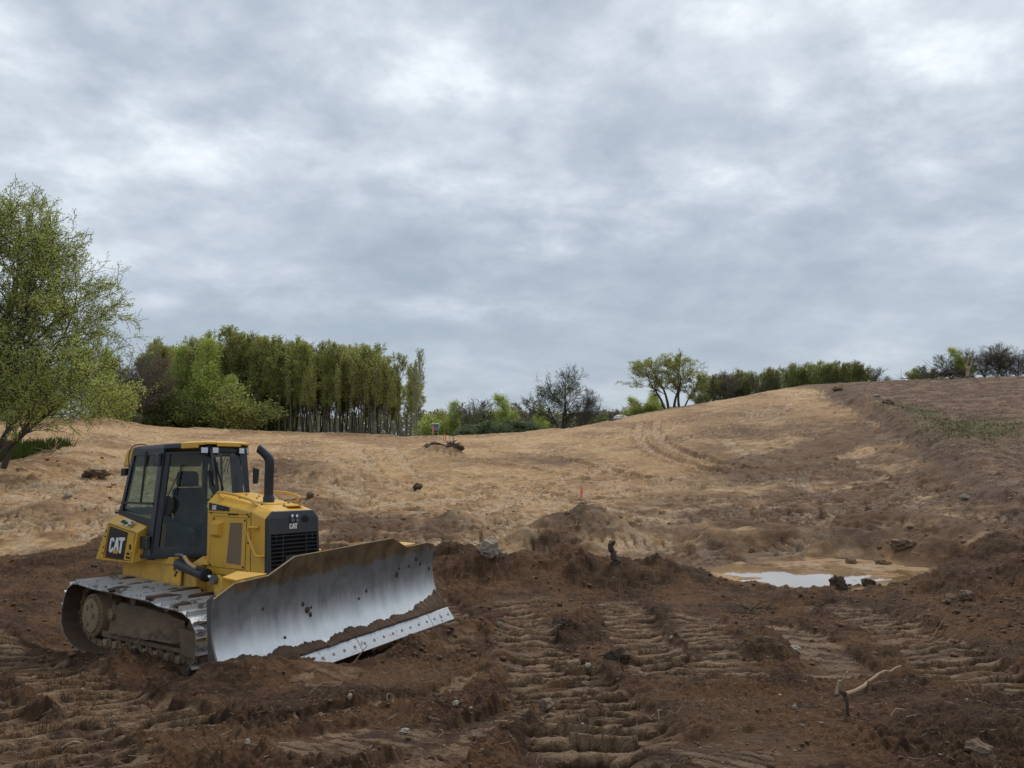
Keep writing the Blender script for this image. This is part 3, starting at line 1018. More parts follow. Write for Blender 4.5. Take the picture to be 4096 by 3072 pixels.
def water_material():
    m, t = new_mat('muddy_water')
    pos = t.n('ShaderNodeNewGeometry').outputs['Position']
    sep = t.n('ShaderNodeSeparateXYZ', ins={0: pos})
    b = t.n('ShaderNodeBump')
    b.inputs['Strength'].default_value = .03
    b.inputs['Distance'].default_value = .02
    t.link(t.noise(pos, 6, 3), b.inputs['Height'])
    # mud and a brown reflection painted tan on the far right, elsewhere open water
    n = t.noise(t.vmath('MULTIPLY', pos, (1.2, 3.0, 1)), 1.6, 6, .65, .3)
    d = t.math('ADD', t.math('MULTIPLY', t.math('SUBTRACT', sep.outputs[0], PUD_C[0]), .10), t.math('MULTIPLY', t.math('SUBTRACT', sep.outputs[1], PUD_C[1]), .32))
    tan_mask = t.ramp(t.math('ADD', d, n), [(.66, 0.0), (.74, 1.0)])
    water = t.n('ShaderNodeBsdfPrincipled')
    water.inputs['Base Color'].default_value = (.42, .27, .13, 1)
    water.inputs['Roughness'].default_value = .03
    water.inputs['IOR'].default_value = 1.6
    water.inputs['Coat Weight'].default_value = 1.0
    water.inputs['Coat IOR'].default_value = 1.9
    t.link(b.outputs[0], water.inputs['Normal'])
    tan_water = t.n('ShaderNodeBsdfPrincipled')
    tan_water.inputs['Base Color'].default_value = (.36, .24, .125, 1)
    tan_water.inputs['Roughness'].default_value = .28
    tan_water.inputs['Specular IOR Level'].default_value = .35
    mx = t.n('ShaderNodeMixShader', ins={0: tan_mask, 1: water.outputs[0], 2: tan_water.outputs[0]})
    out = t.n('ShaderNodeOutputMaterial')
    t.link(mx.outputs[0], out.inputs[0])


water_material()
build_ground()
# water sheet, its outline hidden where the ground rises through it
mbw = MB()
W_ = [(p.x + (p.x - PUD_C[0]) * .35, p.y + (p.y - PUD_C[1]) * (.25 if p.y > PUD_C[1] else .9)) for p in PUD]
mbw.add([(x_, y_, PUD_Z) for x_, y_ in W_], [tuple(range(len(W_)))])
tag(mbw.build('puddle', MAT['muddy_water']), 'shallow muddy rain puddle', kind='structure')
# ------------------------------------------------------------------ bulldozer
def yellow_paint():
    m, t = new_mat('yellow_paint')
    g = t.n('ShaderNodeTexCoord').outputs['Object']
    n1 = t.noise(g, 2.0, 5, .6)
    c = t.mix(n1, (.66, .365, .034), (.78, .455, .052))
    # dust lying on the lower parts and soil stains
    sep = t.n('ShaderNodeSeparateXYZ', ins={0: g})
    low = t.ramp(sep.outputs[2], [(.30, 1.0), (.75, 0.0)])
    low2 = t.ramp(t.math('MULTIPLY', sep.outputs[2], .4), [(.36, .95), (.56, .34), (1.0, .18)])
    d = t.ramp(t.noise(g, 5.0, 9, .7, .4), [(.42, 0.0), (.72, 1.0)])
    f = t.math('MULTIPLY', d, low2)
    c = t.mix(f, c, (.30, .19, .10))
    st = t.ramp(t.noise(g, 22, 6, .6), [(.66, 0.0), (.74, .5)])
    c = t.mix(t.math('MULTIPLY', st, low2), c, (.09, .055, .035))
    r = t.math('ADD', .36, t.math('MULTIPLY', f, .45))
    b = t.n('ShaderNodeBump')
    b.inputs['Strength'].default_value = .12
    b.inputs['Distance'].default_value = .004
    t.link(t.noise(g, 9, 4), b.inputs['Height'])
    principled(t, c, r, 0, b.outputs[0], .5)


yellow_paint()
simple('black_paint', (.014, .016, .020), .38, var=.3, scale=5, dirt=(.10, .075, .055), dscale=4, damt=.35)
simple('grille_paint', (.030, .034, .042), .5, var=.3, scale=5, dirt=(.10, .075, .055), dscale=4, damt=.35)
simple('dark_void', (.004, .004, .005), .9, var=.1)
simple('rubber', (.018, .018, .019), .65, var=.3)
simple('interior', (.022, .032, .030), .7, var=.3)
simple('chrome', (.75, .76, .78), .12, 1.0, var=.1)
simple('steel_gray', (.20, .205, .215), .45, .8, var=.3, dirt=(.10, .065, .042), dscale=6, damt=.6)
simple('dried_mud', (.165, .115, .075), .9, var=.9, scale=7, dirt=(.27, .20, .13), dscale=3, damt=.75, bump=.03)
simple('fresh_mud', (.085, .047, .028), .85, var=.9, scale=9, bump=.03)
simple('hub_mud', (.30, .225, .135), .85, var=.5, scale=5, dirt=(.17, .115, .07), dscale=4, damt=.6, bump=.006)
simple('white_letter', (.80, .80, .78), .4, var=.05)
simple('decal_black', (.010, .011, .014), .35, var=.2)
simple('decal_red', (.50, .035, .025), .4, var=.1)
simple('decal_gold', (.70, .37, .03), .4, var=.1)
simple('decal_cream', (.62, .50, .30), .4, var=.1)
simple('mesh_brown', (.18, .125, .075), .75, var=.4, scale=30)
simple('stack_black', (.022, .024, .028), .5, .2, var=.4, scale=8)
simple('hose_orange', (.50, .30, .16), .6, var=.3)
simple('bolt_dark', (.06, .055, .05), .45, .6, var=.3)


def mesh_screen_mat():
    m, t = new_mat('screen')
    g = t.n('ShaderNodeTexCoord').outputs['Object']
    w = t.n('ShaderNodeTexChecker')
    w.inputs['Scale'].default_value = 110
    t.link(g, w.inputs['Vector'])
    c = t.mix(w.outputs['Fac'], (.16, .11, .062), (.25, .175, .105))
    principled(t, c, .7)


mesh_screen_mat()


def blade_material():
    m, t = new_mat('blade_steel')
    g = t.n('ShaderNodeTexCoord').outputs['Object']
    sep = t.n('ShaderNodeSeparateXYZ', ins={0: g})
    z = sep.outputs[2]
    # long vertical scrape marks
    st = t.noise(t.vmath('MULTIPLY', g, (1.0, 16.0, 1.6)), 1.6, 6, .62)
    st2 = t.noise(t.vmath('MULTIPLY', g, (1.0, 5.0, 1.4)), 1.3, 6, .6)
    edge = t.math('ADD', z, t.math('MULTIPLY', t.math('SUBTRACT', st, .5), .16))
    edge = t.math('ADD', edge, t.math('MULTIPLY', t.math('SUBTRACT', st2, .5), .30))
    f = t.ramp(edge, [(.34, 1.0), (.52, .55), (.66, .12), (.80, 0.0)])            # 1 = polished by the soil
    up = t.ramp(edge, [(.96, 0.0), (1.14, .9)])         # rusty, stained top
    stain = t.ramp(t.noise(t.vmath('MULTIPLY', g, (1, 1.6, 1.2)), 2.6, 9, .72, .5), [(.42, 0.0), (.66, 1.0)])
    grey = t.mix(stain, (.26, .255, .25), (.13, .118, .105))
    grey = t.mix(t.math('MULTIPLY', st, .5), grey, (.15, .15, .155))
    brown = t.mix(stain, (.26, .165, .07), (.075, .055, .042))
    c = t.mix(up, grey, brown)
    spot = t.ramp(t.noise(g, 17, 4, .6), [(.70, 0.0), (.73, 1.0)])
    pol = t.mix(st, (.60, .60, .59), (.86, .86, .85))
    c = t.mix(f, c, pol)
    spot = t.math('MULTIPLY', spot, t.ramp(t.noise(g, 1.6, 3), [(.50, 0.0), (.58, 1.0)]))
    c = t.mix(spot, c, (.05, .032, .022))
    met = t.math('MULTIPLY', t.math('SUBTRACT', 1.0, spot), t.math('ADD', .35, t.math('MULTIPLY', f, .45)))
    r = t.math('SUBTRACT', .62, t.math('MULTIPLY', f, .22))
    b = t.n('ShaderNodeBump')
    b.inputs['Strength'].default_value = .25
    b.inputs['Distance'].default_value = .006
    t.link(t.math('ADD', st, t.math('MULTIPLY', stain, .6)), b.inputs['Height'])
    principled(t, c, r, met, b.outputs[0], .5)


blade_material()


def shoe_material():
    m, t = new_mat('shoe_steel')
    g = t.n('ShaderNodeNewGeometry').outputs['Position']
    ob = t.n('ShaderNodeTexCoord').outputs['Object']
    sep = t.n('ShaderNodeSeparateXYZ', ins={0: ob})
    out = t.ramp(sep.outputs[2], [(.003, 0.0), (.012, 1.0)])     # outer, ground side of the shoe
    n1 = t.noise(g, 5, 6, .65, .4)
    mud = t.ramp(n1, [(.54, 0.0), (.61, 1.0)])
    steel = t.mix(t.noise(g, 18, 4), (.52, .53, .54), (.74, .75, .76))
    inner = t.mix(t.noise(g, 14, 5), (.06, .040, .028), (.135, .095, .065))
    c = t.mix(out, inner, steel)
    c = t.mix(t.math('MULTIPLY', mud, .85), c, (.10, .062, .040))
    met = t.math('MULTIPLY', out, t.math('SUBTRACT', .75, t.math('MULTIPLY', mud, .75)))
    r = t.math('ADD', .42, t.math('MULTIPLY', mud, .4))
    b = t.n('ShaderNodeBump')
    b.inputs['Strength'].default_value = .5
    b.inputs['Distance'].default_value = .01
    t.link(n1, b.inputs['Height'])
    principled(t, c, r, met, b.outputs[0], .5)


shoe_material()


def glass_material(name, tint, gl=.10):
    m, t = new_mat(name)
    tr = t.n('ShaderNodeBsdfTransparent')
    tr.inputs[0].default_value = (*tint, 1)
    g = t.n('ShaderNodeBsdfGlossy')
    g.inputs[0].default_value = (.9, .95, 1, 1)
    g.inputs['Roughness'].default_value = .03
    d = t.n('ShaderNodeBsdfDiffuse')
    d.inputs[0].default_value = (.16, .14, .11, 1)
    gm = t.n('ShaderNodeNewGeometry')
    cosi = t.math('ABSOLUTE', t.vmath('DOT_PRODUCT', gm.outputs['Normal'], gm.outputs['Incoming']))
    fres = t.math('ADD', .04, t.math('MULTIPLY', .96, t.math('POWER', t.math('SUBTRACT', 1.0, cosi), 5.0)))
    tc = t.n('ShaderNodeTexCoord').outputs['Object']
    dirt = t.ramp(t.noise(tc, 7, 8, .7), [(.45, .03), (.75, .22)])
    m1 = t.n('ShaderNodeMixShader', ins={0: dirt, 1: tr.outputs[0], 2: d.outputs[0]})
    m2 = t.n('ShaderNodeMixShader', ins={0: t.math('MULTIPLY', fres, 1.0 if gl > .15 else .8), 1: m1.outputs[0], 2: g.outputs[0]})
    out = t.n('ShaderNodeOutputMaterial')
    t.link(m2.outputs[0], out.inputs[0])


glass_material('cab_glass', (.56, .68, .60))
glass_material('clear_glass', (.74, .82, .84), .2)


def lens_material():
    m, t = new_mat('lamp_lens')
    principled(t, (.62, .64, .66), .15, .35, None, .6)


lens_material()


def text_mesh(body, name, mat, parent, origin, right, up, height, sx=.62, bold=.0):
    """small lettering as flat mesh; right/up are unit vectors in the parent's space"""
    cu = bpy.data.curves.new(name, 'FONT')
    cu.body = body
    cu.size = 1.0
    cu.offset = bold
    cu.extrude = .004
    tmp = bpy.data.objects.new(name, cu)
    COL.objects.link(tmp)
    dg = bpy.context.evaluated_depsgraph_get()
    me = bpy.data.meshes.new_from_object(tmp.evaluated_get(dg))
    bpy.data.objects.remove(tmp)
    right, up, origin = Vector(right), Vector(up), Vector(origin)
    nrm = right.cross(up)
    hh = height / .70
    for v in me.vertices:
        x, y, z = v.co
        v.co = origin + right * (x * hh * sx) + up * (y * hh) + nrm * (z + .001)
    me.materials.clear()
    me.materials.append(mat)
    o = bpy.data.objects.new(name, me)
    COL.objects.link(o)
    o.parent = parent
    return o


def door_y(x, z):
    return -.76 + (x - .66) * (.49 / .84) + (z - 1.5) * (.14 / 1.35)


def side_y(z):
    return -.76 + (z - 1.5) * .1037


def letters_cat(parent, P, tri_h=True, name='lettering'):
    """the three bold condensed letters and the triangle; P(u,v) maps the unit box to 3-D"""
    mb = MB()
    # C
    Cc = [(.30, .72), (.30, .86), (.22, .97), (.10, .98), (.03, .88), (.0, .5), (.02, .12), (.10, .02), (.20, .02), (.28, .12), (.30, .34), (.20, .34), (.18, .20), (.14, .20), (.12, .28), (.12, .74), (.15, .82), (.18, .80), (.19, .72)]
    A_ = [(.42, 1.0), (.56, 1.0), (.68, .0), (.665, .06), (.49, .42), (.315, .06), (.30, .0)]
    T_ = [(.60, 1.0), (1.0, 1.0), (1.0, .80), (.875, .80), (.865, .0), (.735, .0), (.725, .80), (.60, .80)]
    A_ = [(.41, .98), (.555, .98), (.70, .05), (.665, .05), (.485, .40), (.325, .05), (.30, .05)]
    # C as a strip of quads around its opening
    outer = [(.30, .70), (.30, .86), (.22, .97), (.10, .97), (.02, .88), (.0, .5), (.02, .12), (.10, .02), (.21, .02), (.30, .14), (.30, .34)]
    inner = [(.19, .70), (.19, .79), (.17, .81), (.14, .81), (.12, .78), (.12, .5), (.12, .22), (.14, .19), (.17, .19), (.19, .22), (.19, .34)]
    vs = [P(*q) for q in outer] + [P(*q) for q in inner]
    n = len(outer)
    mb.add(vs, [(i, i + 1, n + i + 1, n + i) for i in range(n - 1)])
    mb.add([P(*q) for q in A_], [(0, 1, 4), (1, 2, 3, 4), (0, 4, 5, 6)])
    mb.add([P(*q) for q in T_], [(0, 1, 2, 3, 6, 7), (3, 4, 5, 6)])
    o = mb.build(name, MAT['white_letter'], parent)
    tr = MB()
    tr.add([P(.49, .33), P(.67, -.03), P(.31, -.03)], [(0, 1, 2)])
    tr.build('triangle_mark', MAT['decal_gold'], parent)
    return o


def bolts(parent, pts, nrm, r=.014, mat='bolt_dark'):
    for p in pts:
        p = Vector(p)
        MB().cyl(p, p + Vector(nrm) * .012, r, 6).build('bolt', MAT[mat], parent)


def build_bulldozer():
    Yp, K = MAT['yellow_paint'], MAT['black_paint']
    root = empty('bulldozer', mat=DZ, label='yellow crawler bulldozer with dark glazed cab and lowered steel blade, on dark churned soil', cat='bulldozer')
    # ---------------- chassis
    mb = MB()
    mb.box(-.45, 1.55, -.55, .55, .55, 1.18)
    mb.box(1.55, 2.9, -.40, .40, .50, 1.15)
    mb.box(-.42, 1.10, -.64, .64, 1.19, 1.29)
    ch = mb.build('chassis', Yp, root, bevel=.012)
    MB().prism([(-.40, -.58, .80), (1.22, -.58, .80), (1.24, -.58, 1.13), (1.20, -.58, 1.19), (-.40, -.58, 1.19)], (0, -.02, 0)).build('side_plate', Yp, ch)
    bolts(ch, [(1.08, -.60, 1.12), (1.10, -.60, 1.04), (1.13, -.60, 1.08)], (0, -1, 0), .022)
    mb = MB()
    mb.prism([(1.35, -.56, 1.18), (1.66, -.44, 1.18), (1.66, -.44, 1.30), (1.52, -.44, 1.30)], (0, .3, 0))
    mb.build('cover_plate', Yp, ch, bevel=.008)
    # ---------------- hood
    hood = empty('engine_hood')
    hood.parent = root
    zs = lambda x: 2.05 + (x - 1.62) * (-.145 / 1.0)        # shoulder line
    zt = lambda x: 2.165 + (x - 1.62) * (-.235 / 1.33)      # top line
    mb = MB()
    yb, yt = .43, .31
    sec = lambda x, z_sh, z_top, b=yb, t_=yt, zb=1.06: [(x, -b, zb), (x, -b, z_sh), (x, -t_, z_top), (x, t_, z_top), (x, b, z_sh), (x, b, zb)]
    secs = [sec(1.60, zs(1.60), zt(1.60)), sec(2.62, zs(2.62), zt(2.62)), sec(2.93, 1.81, 1.905, .43, .33)]
    for a, b in zip(secs, secs[1:]):
        mb.add(a + b, [(i, (i + 1) % 6, (i + 1) % 6 + 6, i + 6) for i in range(6)])
    mb.add(secs[0], [(0, 1, 2, 3, 4, 5)])
    mb.build('hood_shell', Yp, hood, bevel=.012)
    for s in (-1, 1):
        # panel line, access door with screen, box, bolts
        y0 = s * .43
        e = (0, s * .006, 0)
        mb = MB()
        o4 = [(1.735, y0, 1.85), (2.53, y0, 1.82), (2.50, y0, 1.145), (1.66, y0, 1.17)]
        i4 = [(2.15, y0, 1.76), (2.44, y0, 1.76), (2.415, y0, 1.20), (2.075, y0, 1.22)]
        mb.ring(o4, i4, e)
        pnl = mb.build('side_panel', Yp, hood, bevel=.004)
        MB().prism([(p[0], y0 + s * .002, p[2]) for p in i4], (0, s * .001, 0)).build('mesh_screen', MAT['screen'], pnl if False else hood)
        mb = MB()
        for a, b in zip(o4, o4[1:] + o4[:1]):
            mb.bar((a[0], y0 + s * .001, a[2]), (b[0], y0 + s * .001, b[2]), .008, .008)
        mb.bar((2.62, y0, 1.905), (2.63, y0, 1.06), .007, .007)
        mb.bar((1.62, y0, 1.905), (2.62, y0, 1.87), .005, .005)
        mb.build('panel_gap', MAT['dark_void'], hood)
        mb = MB()
        q0 = [(1.77, y0, 1.80), (2.01, y0, 1.79), (1.96, y0, 1.56), (1.75, y0, 1.56)]
        q1 = [(1.79, y0 + s * .07, 1.765), (1.97, y0 + s * .07, 1.755), (1.94, y0 + s * .07, 1.60), (1.77, y0 + s * .07, 1.60)]
        mb.hexa(q0 + q1)
        mb.build('intake_box', Yp, hood, bevel=.01)
        bolts(hood, [(1.775, y0 + s * .006, 1.82), (2.50, y0 + s * .006, 1.79), (1.70, y0 + s * .006, 1.19), (2.47, y0 + s * .006, 1.18), (2.57, y0, 1.50), (2.58, y0, 1.84), (2.56, y0, 1.12), (1.69, y0, 1.90), (2.12, y0, 1.875), (2.54, y0, 1.87)], (0, s, 0), .014)
        bolts(hood, [(2.75, y0, 1.71), (2.80, y0, 1.725), (2.785, y0, 1.66)], (0, s, 0), .012, 'yellow_paint')
        # grab handle
        hd = [(2.79, s * .435, 1.70), (2.765, s * .49, 1.70), (2.70, s * .50, 1.705), (2.655, s * .50, 1.66), (2.67, s * .50, 1.58), (2.80, s * .50, 1.385), (2.84, s * .50, 1.345), (2.90, s * .495, 1.335), (2.93, s * .435, 1.335)]
        MB().tube(smooth_path(hd, 3), .019, 10).build('grab_handle', Yp, hood, smooth=True)
        mb = MB()
        yr = s * .35
        rail = [(1.86, yr, 2.085), (1.73, yr * 1.03, 2.165), (1.78, yr * 1.03, 2.18), (2.10, yr * 1.03, 2.145), (2.40, yr * 1.03, 2.085), (2.50, yr * 1.0, 2.055), (2.60, yr * .95, 1.985)]
        if s > 0:
            rail = [(1.75, yr, 2.14), (1.80, yr * 1.03, 2.18), (2.30, yr * 1.03, 2.15), (2.56, yr * 1.03, 2.10), (2.62, yr, 2.07), (2.58, yr * .97, 2.03), (2.46, yr * .95, 2.00)]
        mb.tube(smooth_path(rail, 3), .017, 10)
        mb.build('hood_rail', Yp, hood, smooth=True)
        # model plate strip
        y1 = y0 + s * .004
        MB().prism([(1.635, y1, 2.042), (2.12, y1, 1.974), (2.13, y1, 1.918), (1.635, y1, 1.935)], (0, s * .002, 0)).build('name_strip', MAT['decal_black'], hood)
        if s < 0:
            text_mesh('D6K', 'model_lettering', MAT['white_letter'], hood, (1.72, y1 - .004, 1.945), (.997, 0, -.06), (0.06, 0, .997), .062, .62, .02)
            text_mesh('2 LGP', 'model_lettering', MAT['steel_gray'], hood, (1.875, y1 - .004, 1.936), (.997, 0, -.06), (0.06, 0, .997), .048, .72)
            text_mesh('www.michigancat.com', 'web_lettering', MAT['decal_black'], hood, (2.14, y0 - .001, 1.866), (1, 0, -.01), (0, 0, 1), .022, .70)
    # bolts and slots on the top
    tp = [(1.95, -.1), (1.95, .16), (2.1, .02), (2.05, -.22), (2.2, -.16), (2.25, .2), (1.8, .05), (2.6, -.25), (2.55, .22), (2.4, .28), (2.75, .26), (2.72, .02)]
    for a, b in tp:
        MB().cyl((a, b, zt(a)), (a, b, zt(a) + .012), .016, 8).build('bolt', MAT['bolt_dark'], hood)
    MB().box(2.66, 2.86, .02, .26, zt(2.76) - .01, zt(2.76) + .008).build('filler_hatch', Yp, hood, bevel=.004)
    # grille nose
    nose = empty('front_grille')
    nose.parent = root
    mb = MB()
    o6 = [(2.935, -.428, 1.60), (2.935, -.428, 1.815), (2.935, -.335, 1.905), (2.935, .335, 1.905), (2.935, .428, 1.815), (2.935, .428, 1.60)]
    mb.hexa([(2.935, -.43, 1.60), (2.985, -.40, 1.60), (2.985, .40, 1.60), (2.935, .43, 1.60), (2.935, -.43, 1.812), (2.975, -.40, 1.795), (2.975, .40, 1.795), (2.935, .43, 1.812)])
    mb.hexa([(2.935, -.43, 1.812), (2.975, -.40, 1.795), (2.975, .40, 1.795), (2.935, .43, 1.812), (2.935, -.335, 1.91), (2.955, -.315, 1.90), (2.955, .315, 1.90), (2.935, .335, 1.91)])
    mb.build('upper_panel', MAT['grille_paint'], nose, bevel=.008)
    mb = MB()
    for s in (-1, 1):
        mb.hexa([(2.935, s * .43, .98), (3.01, s * .405, .98), (3.01, s * .375, .98), (2.935, s * .375, .98), (2.935, s * .43, 1.60), (2.985, s * .405, 1.60), (2.985, s * .375, 1.60), (2.935, s * .375, 1.60)])
    mb.box(2.94, 3.0, -.375, .375, .98, 1.02)
    mb.build('grille_frame', MAT['grille_paint'], nose, bevel=.005)
    MB().box(2.935, 2.942, -.375, .375, 1.02, 1.598).build('radiator_core', MAT['dark_void'], nose)
    mb = MB()
    for k in range(11):
        z = 1.575 - k * .052
        mb.box(2.965, 2.99, -.375, .375, z - .005, z + .005)
    for y in (-.19, .19):
        mb.box(2.962, 2.992, y - .005, y + .005, 1.02, 1.598)
    mb.box(2.962, 2.992, .285, .293, 1.50, 1.598)
    mb.box(2.962, 2.992, -.30, -.292, 1.50, 1.598)
    mb.build('grille_slats', MAT['grille_paint'], nose)
    mb = MB()
    mb.hexa([(2.99, -.18, 1.02), (3.0, -.18, 1.02), (3.0, .30, 1.02), (2.99, .30, 1.02), (2.99, -.15, 1.31), (3.0, -.15, 1.31), (3.0, .19, 1.33), (2.99, .19, 1.33)])
    mb.build('guard_plate', MAT['grille_paint'], nose, bevel=.003)
    letters_cat(nose, lambda u, v: (2.987, -.09 + u * .135, 1.662 + v * .072))
    for y, z, r in ((-.055, 1.835, .02), (.02, 1.832, .02), (-.045, 1.775, .026), (.03, 1.772, .026)):
        MB().cyl((2.975, y, z), (3.005, y, z), r, 12).build('camera_eye', MAT['steel_gray'] if z < 1.8 else MAT['chrome'], nose)
    mb = MB()
    for k in range(7):
        z = 1.745 + k * .014
        w = .055 * math.sqrt(max(.05, 1 - ((k - 3) / 3.6) ** 2))
        mb.box(2.983, 2.989, .175 - w, .175 + w, z - .003, z + .003)
    mb.build('horn_slots', MAT['dark_void'], nose)
    # ---------------- exhaust stack
    ex = empty('exhaust_stack')
    ex.parent = root
    b0 = Vector((2.47, -.05, 1.99))
    MB().tube([b0 + Vector((0, 0, -.02)), b0 + Vector((0, 0, .105)), b0 + Vector((0, 0, .125))], [.076, .076, .062], 20).build('clamp_collar', MAT['stack_black'], ex, smooth=True)
    pth = [b0 + Vector((0, 0, .11)), b0 + Vector((.005, 0, .35)), b0 + Vector((.015, .0, .55)), b0 + Vector((.005, -.005, .63)), b0 + Vector((-.03, -.03, .69)), b0 + Vector((-.085, -.06, .75)), b0 + Vector((-.12, -.08, .78))]
    path = smooth_path(pth, 4)
    mb = MB()
    mb.tube(path, .063, 20, cap=False)
    # cut the mouth upright: shear the last ring
    nn = 20
    last = len(mb.v) - nn
    c0 = Vector(path[-1])
    for k in range(nn):
        p = Vector(mb.v[last + k]) - c0
        mb.v[last + k] = tuple(c0 + p + Vector((-.55, -.3, .0)) * (p.z * .5))
    mb.build('pipe', MAT['stack_black'], ex, smooth=True)
    mb2 = MB()
    p2 = [c0 + (Vector(path[-2]) - c0) * .6, Vector(path[-3])]
    mb2.add([mb.v[last + k] for k in range(nn)], [tuple(range(nn))])
    o = mb2.build('pipe_mouth', MAT['dark_void'], ex)
    for v in o.data.vertices:
        v.co = c0 + (v.co - c0) * .90 + Vector((.012, .008, -.012)) * 0 + (Vector(path[-2]) - c0) * .3
    MB().prism([(2.33, -.20, zt(2.33)), (2.62, -.20, zt(2.62)), (2.62, .12, zt(2.62)), (2.33, .12, zt(2.33))], (0, 0, .014)).build('base_plate', Yp, ex, bevel=.004)
    mb = MB()
    mb.hexa([(2.37, -.15, 1.975), (2.585, -.15, 1.95), (2.585, .07, 1.95), (2.37, .07, 1.975), (2.38, -.14, 2.035), (2.57, -.14, 2.015), (2.57, .06, 2.015), (2.38, .06, 2.035)])
    mb.build('stack_base', Yp, ex, bevel=.006)
    # ---------------- cab
    cab = empty('cab')
    cab.parent = root
    for s in (-1, 1):
        SY = lambda z: s * -side_y(z)      # |y| of the rear side wall, signed
        DYf = lambda x, z: s * -door_y(x, z)
        n_d = Vector((-.49 / .84, -1, 0)).normalized()
        ext = Vector((-n_d.x * 0, 0, 0))
        th = (-.020, -s * .035, 0)
        # door: ring frame with big window
        outer = [(.72, 1.31), (1.49, 1.31), (1.50, 1.72), (1.515, 1.90), (1.54, 2.10), (1.415, 2.33), (1.40, 2.46), (1.40, 2.64), (1.24, 2.80), (.73, 2.80)]
        inner = [(.80, 1.43), (1.43, 1.42), (1.44, 1.68), (1.45, 1.90), (1.47, 2.08), (1.37, 2.27), (1.34, 2.42), (1.345, 2.58), (1.22, 2.745), (.80, 2.765)]
        P3 = lambda L, off=0: [(x + off * -.5, DYf(x, z) + s * off, z) for x, z in L]
        dr = MB().ring(P3(outer, .012), P3(inner, .012), th).build('door', K, cab, bevel=.008)
        g = MB()
        g.add(P3(inner, -.005), [tuple(range(len(inner)))])
        g.build('door_glass', MAT['cab_glass'], cab)
        mb = MB()
        a = Vector((1.355, DYf(1.355, 2.50), 2.50)) + Vector((0, s * .03, 0))
        b = Vector((1.43, DYf(1.43, 2.29), 2.29)) + Vector((0, s * .03, 0))
        mb.bar(a, b, .055, .03)
        mb.build('door_handle', MAT['rubber'], cab, bevel=.012)
        mb = MB()
        mb.bar(a.lerp(b, .28) + Vector((0, s * .018, 0)), a.lerp(b, .85) + Vector((0, s * .018, 0)), .022, .01)
        mb.build('door_handle_grip', MAT['grille_paint'], cab)
        # inner edge of the frame seen round the door
        mb = MB()
        # B pillar
        mb.hexa([(.60, SY(1.27), 1.27), (.72, SY(1.27), 1.27), (.72, SY(1.27) - s * .09, 1.27), (.60, SY(1.27) - s * .09, 1.27), (.60, SY(2.85), 2.85), (.72, SY(2.85), 2.85), (.72, SY(2.85) - s * .09, 2.85), (.60, SY(2.85) - s * .09, 2.85)])
        mb.build('pillar', K, cab, bevel=.012)
        # A pillar
        mb = MB()
        lo, hi = (1.56, DYf(1.56, 2.16)), (1.40, DYf(1.40, 2.82))
        mb.hexa([(1.50, DYf(1.50, 1.27), 1.27), (1.57, s * .30, 1.27), (1.53, s * .22, 1.27), (1.44, s * .30, 1.27),
                 (1.535, DYf(1.50, 2.12), 2.14), (1.575, s * .265, 2.14), (1.545, s * .21, 2.14), (1.49, s * .23, 2.14)])
        mb.hexa([(1.535, DYf(1.50, 2.12), 2.14), (1.575, s * .265, 2.14), (1.545, s * .21, 2.14), (1.49, s * .23, 2.14),
                 (1.38, DYf(1.38, 2.82), 2.83), (1.41, s * .31, 2.83), (1.39, s * .255, 2.83), (1.33, s * .255, 2.83)])
        mb.build('pillar', K, cab, bevel=.008)
        # C pillar
        mb = MB()
        mb.hexa([(-.36, SY(1.90), 1.90), (-.28, SY(1.90), 1.90), (-.28, SY(1.9) - s * .07, 1.90), (-.36, SY(1.9) - s * .07, 1.90), (-.19, SY(2.88), 2.88), (-.11, SY(2.88), 2.88), (-.11, SY(2.88) - s * .07, 2.88), (-.19, SY(2.88) - s * .07, 2.88)])
        mb.build('pillar', K, cab, bevel=.01)
        # rear side window
        q = [(-.29, 2.00), (.60, 1.82), (.60, 2.82), (-.14, 2.88)]
        g = MB()
        g.add([(x, SY(z) - s * .02, z) for x, z in q], [(0, 1, 2, 3)])
        g.build('side_window', MAT['cab_glass'], cab)
        mb = MB()
        mb.bar((-.30, SY(2.07), 2.085), (.62, SY(2.05), 2.05), .03, .03)
        mb.bar((.235, SY(2.62) - s * .02, 2.84), (.215, SY(2.11) - s * .02, 2.07), .022, .03)
        mb.prism([(-.36, SY(1.9), 1.98), (-.36, SY(1.9), 1.90), (.62, SY(1.75), 1.72), (.62, SY(1.8), 1.82)], (0, -s * .05, 0))
        mb.prism([(-.16, SY(2.8), 2.79), (.62, SY(2.8), 2.76), (.62, SY(2.85), 2.85), (-.17, SY(2.85), 2.90)], (0, -s * .03, 0))
        mb.build('window_frame', K, cab)
        # lower cab wall between tank and door, sill
        mb = MB()
        mb.prism([(.50, SY(1.3), 1.27), (.62, SY(1.3), 1.27), (.62, SY(1.75), 1.80), (.56, SY(1.75), 1.79)], (0, -s * .05, 0))
        mb.prism([(.46, SY(1.27) + s * .005, 1.27), (.73, SY(1.27) + s * .005, 1.27), (1.52, DYf(1.52, 1.27) + s * .012, 1.27), (1.52, DYf(1.52, 1.27) - s * .1, 1.27), (.46, SY(1.27) - s * .2, 1.27)], (0, 0, .06))
        mb.build('sill', K, cab, bevel=.008)
        mb = MB()
        mb.prism([(.80, DYf(.80, 1.30) + s * .012, 1.315), (1.36, DYf(1.36, 1.30) + s * .012, 1.32), (1.36, DYf(1.36, 1.30) + s * .012, 1.328), (.80, DYf(.80, 1.30) + s * .012, 1.325)], (-.002, s * .004, 0))
        mb.build('scuff_mark', MAT['steel_gray'], cab)
